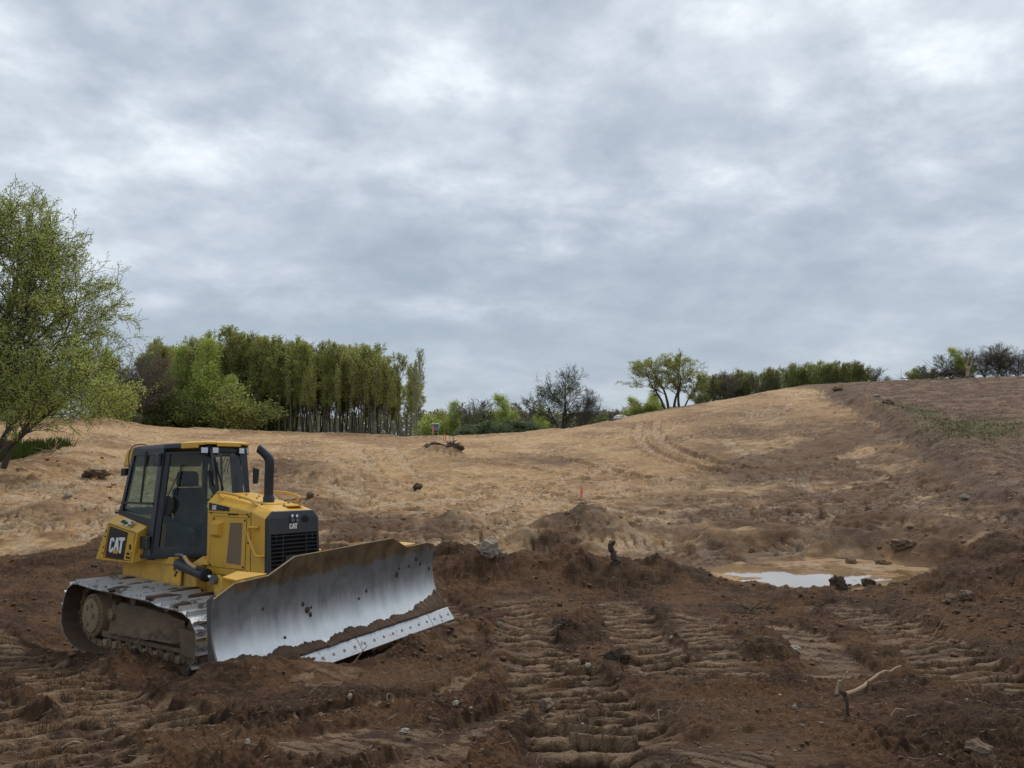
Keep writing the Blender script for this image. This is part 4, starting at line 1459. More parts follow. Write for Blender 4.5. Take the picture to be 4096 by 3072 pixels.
        # hinges with three bolts
        for z in (2.70, 1.50):
            hy = SY(z) + s * .015
            mb = MB()
            x0, x1 = (.53, .73) if z > 2 else (.47, .72)
            mb.prism([(x0, hy, z - .09), (x1, hy, z - .10), (x1, hy, z + .09), (x0, hy, z + .09)], (0, s * .03, 0))
            h_ = mb.build('hinge', K, cab, bevel=.01)
            for k in range(3):
                zz = z + (.055 - .052 * k)
                MB().cyl((.68, hy + s * .03, zz), (.68, hy + s * .045, zz), .014, 8).build('bolt', MAT['steel_gray'], h_)
        # mirror hanging outside the door's lower window / wiper
        mb = MB()
        mx, mz = .86, 2.02
        my = DYf(mx, mz) + s * .03
        if s < 0:
            mb.prism([(.80, my, 1.93), (.84, my, 1.87), (.92, my + .02, 1.87), (.98, my + .04, 1.95), (.98, my + .04, 2.08), (.93, my + .02, 2.15), (.86, my, 2.16)], (0, s * .03, 0))
            mb.build('wiper_motor', MAT['rubber'], cab, bevel=.01)
            MB().tube([(.84, my - .04, 1.90), (.90, my - .02, 2.15), (.965, DYf(.96, 2.4) - .03, 2.48)], [.010, .008, .006], 6).build('wiper_arm', MAT['rubber'], cab)
            MB().bar((.945, DYf(.95, 2.2) - .025, 2.16), (.985, DYf(.985, 2.6) - .025, 2.61), .012, .02).build('wiper_blade', MAT['rubber'], cab)
        else:
            mb.prism([(1.46, .38, 2.30), (1.46, .47, 2.30), (1.46, .49, 2.52), (1.46, .38, 2.55)], (.03, 0, 0))
            mb.build('mirror', MAT['rubber'], cab, bevel=.02)
    # roof
    rf = [(-.20, -.615), (.70, -.625), (1.30, -.385), (1.30, .385), (.70, .625), (-.20, .615)]
    mb = MB()
    lo_ = [(x, y, 2.845 + (.02 if x < 0 else 0)) for x, y in rf]
    up_ = [(x * .98, y * .93, 2.925 + (.01 if x < 0 else 0)) for x, y in rf]
    n = 6
    mb.add(lo_ + up_, [tuple(range(6))[::-1], tuple(range(6, 12))] + [(i, (i + 1) % n, (i + 1) % n + n, i + n) for i in range(n)])
    mb.build('roof', K, cab, bevel=.02)
    # yellow visor with the lamp housings
    mb = MB()
    vis = [(1.02, -.53), (1.30, -.415), (1.38, -.37), (1.43, -.20), (1.43, .20), (1.38, .37), (1.30, .415), (1.02, .53)]
    vi2 = [(1.02, -.42), (1.22, -.33), (1.30, -.28), (1.33, -.16), (1.33, .16), (1.30, .28), (1.22, .33), (1.02, .42)]
    for k in range(len(vis) - 1):
        a, b, c, d = vis[k], vis[k + 1], vi2[k + 1], vi2[k]
        dep = {0: .065, 1: .055, 2: .02, 3: .065, 4: .02, 5: .055, 6: .065}[k]
        dep = {0: .07, 1: .03, 2: .02, 3: .05, 4: .02, 5: .03, 6: .07}[k]
        mb.hexa([(a[0], a[1], 2.905 - dep), (b[0], b[1], 2.905 - dep), (c[0], c[1], 2.905 - dep), (d[0], d[1], 2.905 - dep), (a[0], a[1], 2.915), (b[0], b[1], 2.915), (c[0], c[1], 2.945), (d[0], d[1], 2.945)])
    mb.add([(x, y, 2.944) for x, y in vi2], [tuple(range(8))])
    mb.build('visor', Yp, cab, bevel=.008)
    MB().box(1.22, 1.345, -.30, .30, 2.72, 2.875).build('lamp_bar', K, cab, bevel=.01)
    for yy, rot in ((-.35, -.45), (-.215, -.1), (.215, .1), (.33, .45)):
        mtx = Matrix.Translation((1.40 - abs(rot) * .12, yy, 2.795)) @ Matrix.Rotation(rot, 4, 'Z')
        mb = MB().box(-.05, .03, -.058, .058, -.052, .052)
        mb.v = [tuple(mtx @ Vector(v)) for v in mb.v]
        lamp = mb.build('headlight', MAT['rubber'], cab, bevel=.01)
        mb = MB().box(.028, .038, -.045, .045, -.040, .040)
        mb.v = [tuple(mtx @ Vector(v)) for v in mb.v]
        mb.build('headlight_lens', MAT['lamp_lens'], lamp, bevel=.008)
    # yellow rear fairing, black lamp
    mb = MB()
    mb.prism([(-.17, -.60, 2.93), (-.36, -.60, 2.90), (-.44, -.60, 2.84), (-.52, -.60, 2.64), (-.29, -.60, 2.64)], (0, 1.2, 0))
    mb.build('rear_fairing', Yp, cab, bevel=.015)
    MB().box(-.58, -.44, -.60, -.46, 2.50, 2.61).build('rear_lamp', MAT['rubber'], cab, bevel=.01)
    MB().tube(smooth_path([(-.28, -.62, 2.60), (-.26, -.64, 2.80), (-.20, -.62, 2.93), (-.10, -.58, 2.96), (.0, -.5, 2.95)], 3), .008, 6).build('cable', MAT['rubber'], cab)
    # windshield
    g = MB()
    g.add([(1.545, -.22, 2.165), (1.545, .22, 2.165), (1.375, .26, 2.78), (1.375, -.26, 2.78)], [(0, 1, 2, 3)])
    g.build('windshield', MAT['clear_glass'], cab)
    mb = MB()
    mb.bar((1.55, -.27, 2.15), (1.55, .27, 2.15), .05, .035)
    mb.bar((1.37, -.30, 2.80), (1.37, .30, 2.80), .05, .05)
    mb.box(1.46, 1.60, -.30, .30, 1.20, 2.14)
    mb.build('windshield_frame', K, cab)
    MB().bar((1.42, -.235, 2.68), (1.555, -.165, 2.22), .014, .025).build('wiper_blade', MAT['rubber'], cab)
    for a, b in (((1.42, .02, 2.78), (1.50, -.13, 2.46)), ((1.42, .05, 2.78), (1.50, -.08, 2.46)), ((1.42, -.02, 2.78), (1.47, -.17, 2.52))):
        MB().tube([a, b], .005, 6).build('wiper_arm', MAT['rubber'], cab)
    # rear wall window, interior
    g = MB()
    g.add([(-.31, -.62, 2.0), (-.31, .62, 2.0), (-.16, .55, 2.86), (-.16, -.55, 2.86)], [(0, 1, 2, 3)])
    g.build('rear_window', MAT['cab_glass'], cab)
    mb = MB()
    mb.box(-.33, 1.50, -.30, .30, 1.24, 1.30)
    mb.box(-.33, .60, -.66, .66, 1.24, 1.30)
    mb.box(-.34, -.28, -.68, .68, 1.26, 2.0)
    mb.box(.60, 1.05, -.60, .60, 1.24, 1.30)
    mb.build('floor_pan', MAT['interior'], cab)
    mb = MB()
    mb.prism([(1.18, -.28, 1.3), (1.48, -.24, 1.3), (1.48, -.24, 1.88), (1.30, -.24, 1.95), (1.18, -.28, 1.85)], (0, .50, 0))
    mb.build('dashboard', MAT['interior'], cab, bevel=.03)
    mb = MB()
    mb.prism([(.30, -.42, 1.35), (1.02, -.42, 1.35), (1.02, -.42, 1.62), (.95, -.42, 1.70), (.45, -.42, 1.78), (.30, -.42, 1.95)], (0, .16, 0))
    mb.prism([(.30, .26, 1.35), (1.02, .26, 1.35), (1.02, .26, 1.75), (.60, .26, 1.90), (.30, .26, 1.95)], (0, .16, 0))
    mb.build('armrest_console', MAT['interior'], cab, bevel=.03)
    seat = empty('seat')
    seat.parent = cab
    MB().box(.42, .98, -.25, .25, 1.62, 1.78).build('seat_cushion', MAT['rubber'], seat, bevel=.05)
    mb = MB()
    mb.prism([(.58, -.25, 1.72), (.46, -.25, 2.05), (.40, -.24, 2.28), (.26, -.24, 2.28), (.30, -.25, 2.05), (.36, -.25, 1.72)], (0, .50, 0))
    mb.build('seat_back', MAT['rubber'], seat, bevel=.05)
    mb = MB()
    mb.prism([(.40, -.17, 2.29), (.38, -.17, 2.52), (.28, -.17, 2.55), (.24, -.17, 2.30)], (0, .34, 0))
    mb.build('headrest', MAT['rubber'], seat, bevel=.05)
    MB().box(.45, .9, -.2, .2, 1.3, 1.62).build('seat_base', MAT['interior'], seat, bevel=.02)
    text_mesh('CAT', 'seat_lettering', MAT['grille_paint'], seat, (.425, -.06, 2.14), (0, 1, 0), (-.1, 0, 1), .05, .7)
    MB().tube([(1.20, .12, 1.9), (1.10, .10, 2.10)], .012, 6).build('lever', MAT['rubber'], cab)
    MB().box(1.12, 1.20, -.12, -.02, 2.50, 2.64).build('monitor', MAT['rubber'], cab, bevel=.01)
    # ---------------- fuel tank
    tank = empty('fuel_tank')
    tank.parent = root
    yo = .85
    mb = MB()
    low = [(-.76, -yo, 1.235), (.36, -yo, 1.205), (.42, -.68, 1.235), (.42, .68, 1.235), (.36, yo, 1.205), (-.76, yo, 1.235)]
    mid = [(-.41, -yo, 1.80), (.49, -yo, 1.645), (.50, -.68, 1.73), (.50, .68, 1.73), (.49, yo, 1.645), (-.41, yo, 1.80)]
    top = [(-.33, -.74, 1.90), (.50, -.70, 1.735), (.505, -.66, 1.74), (.505, .66, 1.74), (.50, .70, 1.735), (-.33, .74, 1.90)]
    n = 6
    mb.add(low + mid + top, [tuple(range(6))[::-1], tuple(range(12, 18))] + [(i, (i + 1) % n, (i + 1) % n + n, i + n) for i in range(n)] + [(n + i, n + (i + 1) % n, (i + 1) % n + 2 * n, i + 2 * n) for i in range(n)])
    mb.build('tank_shell', Yp, tank, bevel=.018)
    ys = -yo - .001
    mb = MB()
    pan = [(-.50, ys, 1.265), (-.35, ys, 1.765), (.435, ys, 1.635), (.31, ys, 1.235)]
    for a, b in zip(pan, pan[1:] + pan[:1]):
        mb.bar(a, b, .006, .006)
    mb.build('panel_gap', MAT['dark_void'], tank)
    y2 = -yo - .004
    MB().prism([(-.325, y2, 1.735), (.215, y2, 1.645), (.11, y2, 1.25), (-.40, y2, 1.27), (-.405, y2, 1.47)], (0, -.002, 0)).build('logo_decal', MAT['decal_black'], tank)
    MB().prism([(-.425, y2 - .002, 1.46), (-.40, y2 - .002, 1.27), (-.455, y2 - .002, 1.275)], (0, -.002, 0)).build('red_stripe', MAT['decal_red'], tank)
    letters_cat(tank, lambda u, v: (-.335 + u * .44 + v * .055 - .01, y2 - .004, 1.342 + v * .232 - u * .004), name='logo_lettering')
    MB().prism([(-.10, -.855, 1.78), (.02, -.79, 1.855), (.33, -.77, 1.80), (.22, -.86, 1.715)], (0, -.004, .004)) and None
    # dealer plate on the sloping shoulder of the tank
    A0, A1 = Vector((-.10, -.838, 1.765)), Vector((.24, -.838, 1.71))
    upv = Vector((.02, .075, .085))
    dp = MB()
    dp.add([A0 + Vector((0, -.006, .003)), A1 + Vector((0, -.006, .003)), A1 + upv + Vector((0, -.006, .003)), A0 + upv + Vector((0, -.006, .003))], [(0, 1, 2, 3)])
    dp.build('dealer_plate', MAT['decal_cream'], tank)
    rt = (A1 - A0).normalized()
    dp = MB()
    B0 = A0 + rt * .255 + upv * .10 + Vector((0, -.009, .005))
    dp.add([B0, B0 + rt * .075, B0 + rt * .075 + upv * .8, B0 + upv * .8], [(0, 1, 2, 3)])
    dp.build('plate_mark', MAT['decal_black'], tank)
    text_mesh('Michigan', 'plate_lettering', MAT['decal_black'], tank, A0 + rt * .03 + upv * .28 + Vector((0, -.012, .007)), rt, upv.normalized(), .052, .72, .015)
    text_mesh('CAT', 'plate_lettering', MAT['white_letter'], tank, B0 + rt * .008 + upv * .25 + Vector((0, -.004, .003)), rt, upv.normalized(), .035, .62, .02)
    text_mesh('Grade', 'side_lettering', MAT['decal_black'], tank, (.20, y2, 1.325), (.99, 0, -.06), (.10, 0, .99), .034, .68, .01)
    text_mesh('Control', 'side_lettering', MAT['decal_black'], tank, (.19, y2, 1.272), (.99, 0, -.06), (.10, 0, .99), .034, .62, .01)
    mb = MB()
    mb.prism([(.235, ys, 1.49), (.40, ys, 1.475), (.385, ys, 1.355), (.225, ys, 1.37)], (0, -.008, 0))
    mb.build('latch_plate', Yp, tank, bevel=.004)
    mb = MB()
    mb.prism([(.28, ys - .008, 1.475), (.345, ys - .008, 1.47), (.335, ys - .008, 1.395), (.275, ys - .008, 1.40)], (0, -.003, 0))
    mb.build('latch', MAT['bolt_dark'], tank)
    bolts(tank, [(-.46, ys, 1.58), (-.44, ys, 1.66), (-.50, ys, 1.42), (-.52, ys, 1.33)], (0, -1, 0), .012)
    mb = MB()
    mb.bar((-.55, -.66, 1.93), (-.25, -.66, 1.93), .05, .03)
    mb.bar((-.42, -.66, 1.93), (-.42, -.66, 2.03), .02, .02)
    mb.cyl((-.22, -.64, 1.90), (-.22, -.64, 1.96), .06, 12)
    mb.build('rear_bracket', MAT['rubber'], tank, bevel=.006)
    # ---------------- lift cylinders, hoses, push arms
    for s in (-1, 1):
        lc = empty('lift_cylinder')
        lc.parent = root
        a, b = Vector((1.20, s * .62, 1.20)), Vector((1.93, s * .64, 1.075))
        MB().tube([a, b], .075, 20).build('cylinder_barrel', MAT['grille_paint'], lc, smooth=True)
        MB().tube([b - (b - a) * .05, b + (b - a) * .02], .088, 20).build('cylinder_gland', MAT['rubber'], lc, smooth=True)
        MB().tube([b, Vector((2.18, s * .65, 1.035))], .032, 16).build('cylinder_rod', MAT['chrome'], lc, smooth=True)
        MB().cyl((2.20, s * .61, 1.03), (2.20, s * .72, 1.03), .058, 18).build('rod_eye', MAT['steel_gray'], lc, smooth=True)
        MB().tube(smooth_path([(1.20, s * .66, 1.33), (1.38, s * .67, 1.33), (1.46, s * .67, 1.28)], 3), .020, 8).build('hose_fitting', MAT['steel_gray'], lc)
        MB().tube(smooth_path([(1.44, s * .67, 1.31), (1.55, s * .68, 1.24), (1.68, s * .68, 1.19), (1.80, s * .68, 1.165)], 3), .026, 10).build('hose', MAT['hose_orange'], lc, smooth=True)
        MB().tube(smooth_path([(1.78, s * .68, 1.17), (1.90, s * .68, 1.155), (1.92, s * .67, 1.11)], 3), .030, 10).build('hose_end', MAT['rubber'], lc, smooth=True)
        pa = empty('push_arm')
        pa.parent = root
        mb = MB()
        mb.prism([(2.14, s * .66, 1.06), (2.20, s * .66, 1.09), (2.27, s * .66, 1.07), (2.62, s * .66, .72), (2.62, s * .66, .50), (2.20, s * .66, .50), (2.16, s * .66, .90)], (0, -s * .05, 0))
        mb.prism([(2.14, s * .78, 1.06), (2.20, s * .78, 1.09), (2.27, s * .78, 1.07), (2.62, s * .78, .72), (2.62, s * .78, .50), (2.20, s * .78, .50), (2.16, s * .78, .90)], (0, -s * .03, 0)) if False else None
        mb.build('lift_bracket', Yp, pa, bevel=.006)
        mb = MB()
        mb.bar((1.6, s * .55, .52), (3.75, s * .55, .46), .16, .24)
        mb.build('arm_beam', Yp, pa, bevel=.02)
    cf = empty('blade_linkage')
    cf.parent = root
    mb = MB()
    mb.box(3.12, 3.75, -.62, .62, .35, .60)
    mb.box(3.40, 3.98, -.28, .28, .30, .95)
    mb.build('c_frame', Yp, cf, bevel=.02)
    # ---------------- tracks
    loop0 = [(-.62, .46), (-.60, .62), (-.53, .80), (-.40, .93), (-.22, .985), (.0, .975), (.41, .94), (.87, .925), (1.29, .89), (1.84, .865), (2.06, .82), (2.45, .795), (2.65, .765), (2.83, .69), (2.95, .56), (2.99, .42), (2.97, .26), (2.89, .13), (2.74, .035),
             (2.5, .0), (1.5, .0), (.4, .0), (.0, .02), (-.24, .075), (-.45, .18), (-.58, .32)]
    dense = smooth_path([(x, 0, z) for x, z in loop0] + [(loop0[0][0], 0, loop0[0][1])], 8)
    d2 = [0]
    for a, b in zip(dense, dense[1:]):
        d2.append(d2[-1] + (b - a).length)
    Ltot = d2[-1]
    N = 42
    W_sh = .76
    pitch = Ltot / N
    sh = MB()
    pl = pitch * 1.06
    sh.box(-pl / 2, pl / 2, -W_sh / 2, W_sh / 2, .0, .014)
    sh.hexa([(-pl * .10, -W_sh / 2, .014), (.012 - pl * .02, -W_sh / 2, .014), (.012 - pl * .02, W_sh / 2, .014), (-pl * .10, W_sh / 2, .014), (-pl * .05, -W_sh / 2, .070), (.003 - pl * .02, -W_sh / 2, .070), (.003 - pl * .02, W_sh / 2, .070), (-pl * .05, W_sh / 2, .070)])
    shoe0 = sh.build('track_shoe', MAT['shoe_steel'], None, bevel=.003)
    shoe_me = shoe0.data
    bpy.data.objects.remove(shoe0)

    def at_len(s_):
        s_ %= Ltot
        k = max(i for i in range(len(d2)) if d2[i] <= s_ + 1e-9)
        k = min(k, len(dense) - 2)
        t_ = (s_ - d2[k]) / max(1e-9, d2[k + 1] - d2[k])
        return dense[k].lerp(dense[k + 1], t_)
    rng = random.Random(3)
    for s in (-1, 1):
        tr = empty('crawler_track')
        tr.parent = root
        yc = s * 1.0
        for k in range(N):
            c = at_len(k * pitch)
            tdir = (at_len(k * pitch + pitch * .5) - at_len(k * pitch - pitch * .5)).normalized()
            # the loop runs clockwise seen from the right side: outward is to its left
            out = Vector((-tdir.z, 0, tdir.x))
            yv = Vector((0, 1, 0))
            M = Matrix((tdir, out.cross(tdir), out)).transposed().to_4x4()
            base_c = c - out * .05
            M.translation = Vector((base_c.x, yc, base_c.z))
            o = bpy.data.objects.new('track_shoe', shoe_me)
            COL.objects.link(o)
            o.parent = tr
            o.matrix_local = M
        # chain inside the loop
        mb = MB()
        for k in range(N):
            c = at_len((k + .5) * pitch)
            tdir = (at_len(k * pitch + pitch * .9) - at_len(k * pitch + pitch * .1)).normalized()
            out = Vector((-tdir.z, 0, tdir.x))
            c = Vector((c.x, 0, c.z)) - out * .10
            for yo_ in (-.11, .11):
                p = c + Vector((0, yc + yo_, 0))
                mb.bar(p - tdir * pitch * .48, p + tdir * pitch * .48, .045, .09, out)
            mb.cyl(c + Vector((0, yc - .15, 0)) + tdir * pitch * .5, c + Vector((0, yc + .15, 0)) + tdir * pitch * .5, .032, 8)
        mb.build('track_chain', MAT['dried_mud'], tr)
        # roller frame
        fr = MB()
        y0, y1 = yc - .21, yc + .21
        yo_ = s * 1.17
        fr.prism([(.20, yo_, .30), (2.30, yo_, .23), (2.30, yo_, .18), (.20, yo_, .215)], (0, -s * .34, 0))
        fr.prism([(.28, yo_ - s * .05, .30), (.36, yo_ - s * .05, .58), (.60, yo_ - s * .05, .70), (1.2, yo_ - s * .05, .68), (1.9, yo_ - s * .05, .62), (2.25, yo_ - s * .05, .50), (2.32, yo_ - s * .05, .24)], (0, -s * .24, 0))
        fr.prism([(2.20, yo_, .50), (2.62, yo_, .46), (2.70, yo_, .26), (2.60, yo_, .13), (2.26, yo_, .16)], (0, -s * .06, 0))
        fr.build('roller_frame', MAT['dried_mud'], tr, bevel=.015)
        for k in range(8):
            x = .30 + k * .27
            z = .185 - k * .007
            MB().prism([(x - .055, yo_ + s * .005, z), (x + .055, yo_ + s * .005, z), (x + .045, yo_ + s * .005, z - .09), (x - .045, yo_ + s * .005, z - .09)], (0, -s * .05, 0)).build('roller_cap', MAT['hub_mud'], tr, bevel=.012)
            MB().cyl((x + .05, yc - .14, .14), (x + .05, yc + .14, .14), .085, 18).build('roller', MAT['dried_mud'], tr, smooth=True)
        # caked soil on the frame: a lumpy skin
        for nm, (x0, x1, z0, z1), seed in (('caked_soil', (.34, 2.24, .30, .66), 4),):
            nx, nz = 70, 18
            V, F = [], []
            for i in range(nx + 1):
                for j in range(nz + 1):
                    x = x0 + (x1 - x0) * i / nx
                    z = z0 + (z1 - z0) * j / nz * (1 - .25 * (i / nx) ** 2)
                    e_ = min(i, nx - i, 6) / 6 * min(nz - j, 4) / 4
                    V.append((x, z, e_, j / nz))
            V = np.array(V)
            bumpy = fbm(V[:, 0] * 4, V[:, 1] * 4, 5, seed) * .055 + .05
            yv = yo_ - s * .06 + s * (bumpy * V[:, 2] + .07 * (1 - V[:, 3]) * V[:, 2])
            VV = np.stack([V[:, 0], yv, V[:, 1]], 1)
            ii = np.arange((nx + 1) * (nz + 1)).reshape(nx + 1, nz + 1)
            F = np.stack([ii[:-1, :-1], ii[1:, :-1], ii[1:, 1:], ii[:-1, 1:]], -1).reshape(-1, 4)
            np_mesh(nm, VV, F, MAT['dried_mud'], tr, smooth=True)
        for x in (1.02, 1.88):
            MB().tube([(x, yc - .16, .775 if x < 1.5 else .735), (x, yo_ - s * .02, .775 if x < 1.5 else .735)], .075, 18).build('carrier_roller', MAT['dried_mud'], tr, smooth=True)
        # sprocket: hub cover with toothed rim
        sp = MB()
        cx_, cz_ = -.01, .50
        yh = s * 1.235
        sp.tube([(cx_, yc - .1 * s, cz_), (cx_, yh - s * .07, cz_), (cx_, yh - s * .03, cz_)], [.30, .30, .295], 44)
        sp.tube([(cx_, yh - s * .032, cz_), (cx_, yh, cz_), (cx_, yh + s * .008, cz_)], [.235, .235, .215], 40)
        for k in range(30):
            a = 2 * math.pi * k / 30
            d = Vector((math.cos(a), 0, math.sin(a)))
            p = Vector((cx_, yh - s * .03, cz_)) + d * .262
            sp.cyl(p, p + Vector((0, s * .022, 0)), .016, 6)
        sp.build('sprocket', MAT['hub_mud'], tr, smooth=True)
        tth = MB()
        for k in range(13):
            a = 2 * math.pi * k / 13
            d, q = Vector((math.cos(a), 0, math.sin(a))), Vector((-math.sin(a), 0, math.cos(a)))
            c = Vector((cx_, yc, cz_))
            tth.hexa([c + d * .28 - q * .06 + Vector((0, y_, 0)) for y_ in (-.05,)] + [c + d * .28 + q * .06 + Vector((0, -.05, 0)), c + d * .28 + q * .06 + Vector((0, .05, 0)), c + d * .28 - q * .06 + Vector((0, .05, 0)),
                      c + d * .38 - q * .02 + Vector((0, -.05, 0)), c + d * .38 + q * .02 + Vector((0, -.05, 0)), c + d * .38 + q * .02 + Vector((0, .05, 0)), c + d * .38 - q * .02 + Vector((0, .05, 0))])
        tth.build('sprocket_teeth', MAT['dried_mud'], tr)
        for k, (dx, dz_) in enumerate(((-.085, .10), (.045, .14), (-.06, -.12), (.10, .0))):
            MB().cyl((cx_ + dx, yh + s * .004, cz_ + dz_), (cx_ + dx, yh + s * .014, cz_ + dz_), .038, 16).build('hub_plug', MAT['dried_mud'], tr)
            MB().cyl((cx_ + dx, yh + s * .012, cz_ + dz_), (cx_ + dx, yh + s * .024, cz_ + dz_), .018, 8).build('hub_bolt', MAT['hub_mud'], tr)
        fdr = MB()
        fdr.tube([(cx_, s * .55, cz_), (cx_, yc - .1 * s, cz_)], .24, 24)
        fdr.build('final_drive', Yp, tr, smooth=True)
        idl = MB()
        idl.tube([(2.56, yc - .09, .41), (2.56, yc + .09, .41)], .30, 36)
        idl.build('idler', MAT['dried_mud'], tr, smooth=True)
        gw = MB()
        gw.tube([(.50, yo_ - s * .02, .55), (.50, yo_ + s * .03, .55)], [.085, .075], 20)
        for k in range(8):
            a = 2 * math.pi * k / 8
            gw.cyl((.50 + .07 * math.cos(a), yo_ + s * .028, .55 + .07 * math.sin(a)), (.50 + .07 * math.cos(a), yo_ + s * .045, .55 + .07 * math.sin(a)), .014, 6)
        gw.build('pivot_cover', MAT['hub_mud'], tr, smooth=True)
        # soil lying on the upper shoes
        mbs = MB()
        for k in range(10):
            sx = rng.uniform(.1, 2.75)
            c = None
            for q in range(0, 400):
                p = at_len(q * Ltot / 400)
                if p.z > .55 and abs(p.x - sx) < .03:
                    c = p
                    break
            if c is None:
                continue
            yy = yc + rng.uniform(-.30, .32)
            mbs = MB()
            lumps(mbs, (c.x, yy, c.z - .01), (rng.uniform(.03, .06), rng.uniform(.08, .24), rng.uniform(.02, .045)), rng)
            mbs.build('soil_lump', MAT['fresh_mud'], tr, smooth=True)
        pass
    # ---------------- blade
    bl = empty('dozer_blade')
    bl.parent = root
    bl.matrix_local = Matrix.Translation((4.147, -.141, .228)) @ Matrix.Rotation(.092, 4, 'Z') @ Matrix.Rotation(.053, 4, 'X')
    prof = [(.02, .19), (.19, .14), (.12, .20), (.055, .29), (.01, .40), (-.02, .52), (-.03, .64), (-.025, .76), (-.005, .88), (.025, .99), (.06, 1.09), (.10, 1.19), (.115, 1.23)]
    dprof = [(.185, .14), (.115, .20), (.055, .29), (.01, .40), (-.02, .52), (-.03, .64), (-.025, .76), (-.005, .88), (.025, .99), (.06, 1.09), (.095, 1.18), (.115, 1.23)]
    topline = [(-1.84, .94), (-1.61, 1.06), (-1.17, 1.07), (-.84, 1.23), (.84, 1.23), (1.18, 1.07), (1.62, 1.07), (1.80, 1.03), (1.84, .96)]
    dzp = lambda w: float(np.interp(w, [p[1] for p in dprof], [p[0] for p in dprof]))
    us = sorted(set([u for u, _ in topline] + list(np.linspace(-1.84, 1.84, 40))))
    nz = 16
    V, F = [], []
    th = .03
    for layer in (0, 1):
        for u in us:
            zt_ = float(np.interp(u, [p[0] for p in topline], [p[1] for p in topline]))
            for j in range(nz + 1):
                w = .14 + (zt_ - .14) * j / nz
                V.append((dzp(w) - layer * th, u, w))
    nu = len(us)
    idx = lambda l, i, j: l * nu * (nz + 1) + i * (nz + 1) + j
    for i in range(nu - 1):
        for j in range(nz):
            F.append((idx(0, i, j), idx(0, i + 1, j), idx(0, i + 1, j + 1), idx(0, i, j + 1)))
            F.append((idx(1, i, j), idx(1, i, j + 1), idx(1, i + 1, j + 1), idx(1, i + 1, j)))
        F.append((idx(0, i, nz), idx(0, i + 1, nz), idx(1, i + 1, nz), idx(1, i, nz)))
        F.append((idx(0, i, 0), idx(1, i, 0), idx(1, i + 1, 0), idx(0, i + 1, 0)))
    for i in (0, nu - 1):
        for j in range(nz):
            F.append((idx(0, i, j), idx(0, i, j + 1), idx(1, i, j + 1), idx(1, i, j)))
    mb = MB()
    mb.add(V, F)
    mb.build('moldboard', MAT['blade_steel'], bl, smooth=True)
    # worn edge of the top, box stiffeners behind
    mb = MB()
    for (u0, w0), (u1, w1) in zip(topline, topline[1:]):
        mb.bar((dzp(w0) - .014, u0, w0 + .004), (dzp(w1) - .014, u1, w1 + .004), .032, .008)
    mb.build('top_edge', MAT['hub_mud'], bl)
    mb = MB()
    mb.box(-.32, -.08, -1.70, 1.70, .42, .54)
    mb.box(-.28, -.08, -1.25, 1.25, .80, .90)
    mb.box(-.20, -.02, -1.70, 1.70, .24, .32)
    for u in (-1.2, -.5, .5, 1.2):
        mb.prism([(-.09, u - .015, .3), (-.28, u - .015, .35), (-.28, u - .015, .85), (-.06, u - .015, .96)], (0, .03, 0))
    mb.build('back_frame', Yp, bl, bevel=.01)
    # end plates with their lugs
    for s in (-1, 1):
        MB().prism([(-.03, s * 1.79, .98), (-.16, s * 1.79, .92), (-.16, s * 1.79, .25), (.02, s * 1.79, .22), (-.035, s * 1.79, .6)], (0, s * .02, 0)).build('end_plate', MAT['steel_gray'], bl, bevel=.004)
        # tip links with top plates behind the corners
        mb = MB()
        mb.hexa([(-.50, s * 1.14, 1.08), (-.06, s * 1.10, 1.06), (-.06, s * 1.52, 1.06), (-.30, s * 1.50, 1.08), (-.50, s * 1.14, 1.105), (-.06, s * 1.10, 1.085), (-.06, s * 1.52, 1.085), (-.30, s * 1.50, 1.105)])
        mb.hexa([(-.42, s * 1.20, .92), (-.05, s * 1.20, .92), (-.05, s * 1.26, .92), (-.42, s * 1.26, .92), (-.42, s * 1.20, 1.08), (-.05, s * 1.20, 1.06), (-.05, s * 1.26, 1.06), (-.42, s * 1.26, 1.08)])
        mb.hexa([(-.36, s * 1.40, .92), (-.05, s * 1.40, .92), (-.05, s * 1.46, .92), (-.36, s * 1.46, .92), (-.36, s * 1.40, 1.08), (-.05, s * 1.40, 1.06), (-.05, s * 1.46, 1.06), (-.36, s * 1.46, 1.08)])
        mb.build('angle_bracket', Yp, bl, bevel=.006)
    # cutting edges
    def edge_piece(name, u0, u1):
        mb = MB()
        g_ = .004
        mb.hexa([(.19, u0 + g_, .155), (.19, u1 - g_, .155), (.30, u1 - g_, .0), (.30, u0 + g_, .0), (.165, u0 + g_, .145), (.165, u1 - g_, .145), (.265, u1 - g_, -.005), (.265, u0 + g_, -.005)])
        return mb.build(name, MAT['blade_edge'], bl, bevel=.003)
    pieces = [('end_bit', -1.86, -1.39), ('cutting_edge', -1.39, 0.0), ('cutting_edge', 0.0, 1.39), ('end_bit', 1.39, 1.86)]
    for nm, u0, u1 in pieces:
        pc = edge_piece(nm, u0, u1)
        nb = 8 if nm == 'cutting_edge' else 3
        for k in range(nb):
            u = u0 + (u1 - u0) * (k + .5) / nb
            c = Vector((.250, u, .072))
            nrm = Vector((.155, 0, .11)).normalized()
            MB().tube([c, c + nrm * .003], .018, 12).build('edge_bolt', MAT['steel_gray'], pc)
    # soil lying in the corner over the cutting edge
    nu2, nv2 = 520, 8
    uu = np.linspace(-1.80, 1.84, nu2)
    V = []
    hgt = .095 + .05 * fbm(uu * 1.7, uu * 0 + 2.3, 3, 8) + .022 * np.round(2 * pn(uu * 6, uu * 0 + .4, 9)) / 2 + .012 * pn(uu * 19, uu * 0 + .3, 10) + .008 * pn(uu * 47, uu * 0 + .6, 11)
    hgt = hgt * np.interp(uu, [-1.8, -1.0, .4, 1.3, 1.6, 1.84], [1.5, 1.2, .85, .95, 1.5, 2.0])
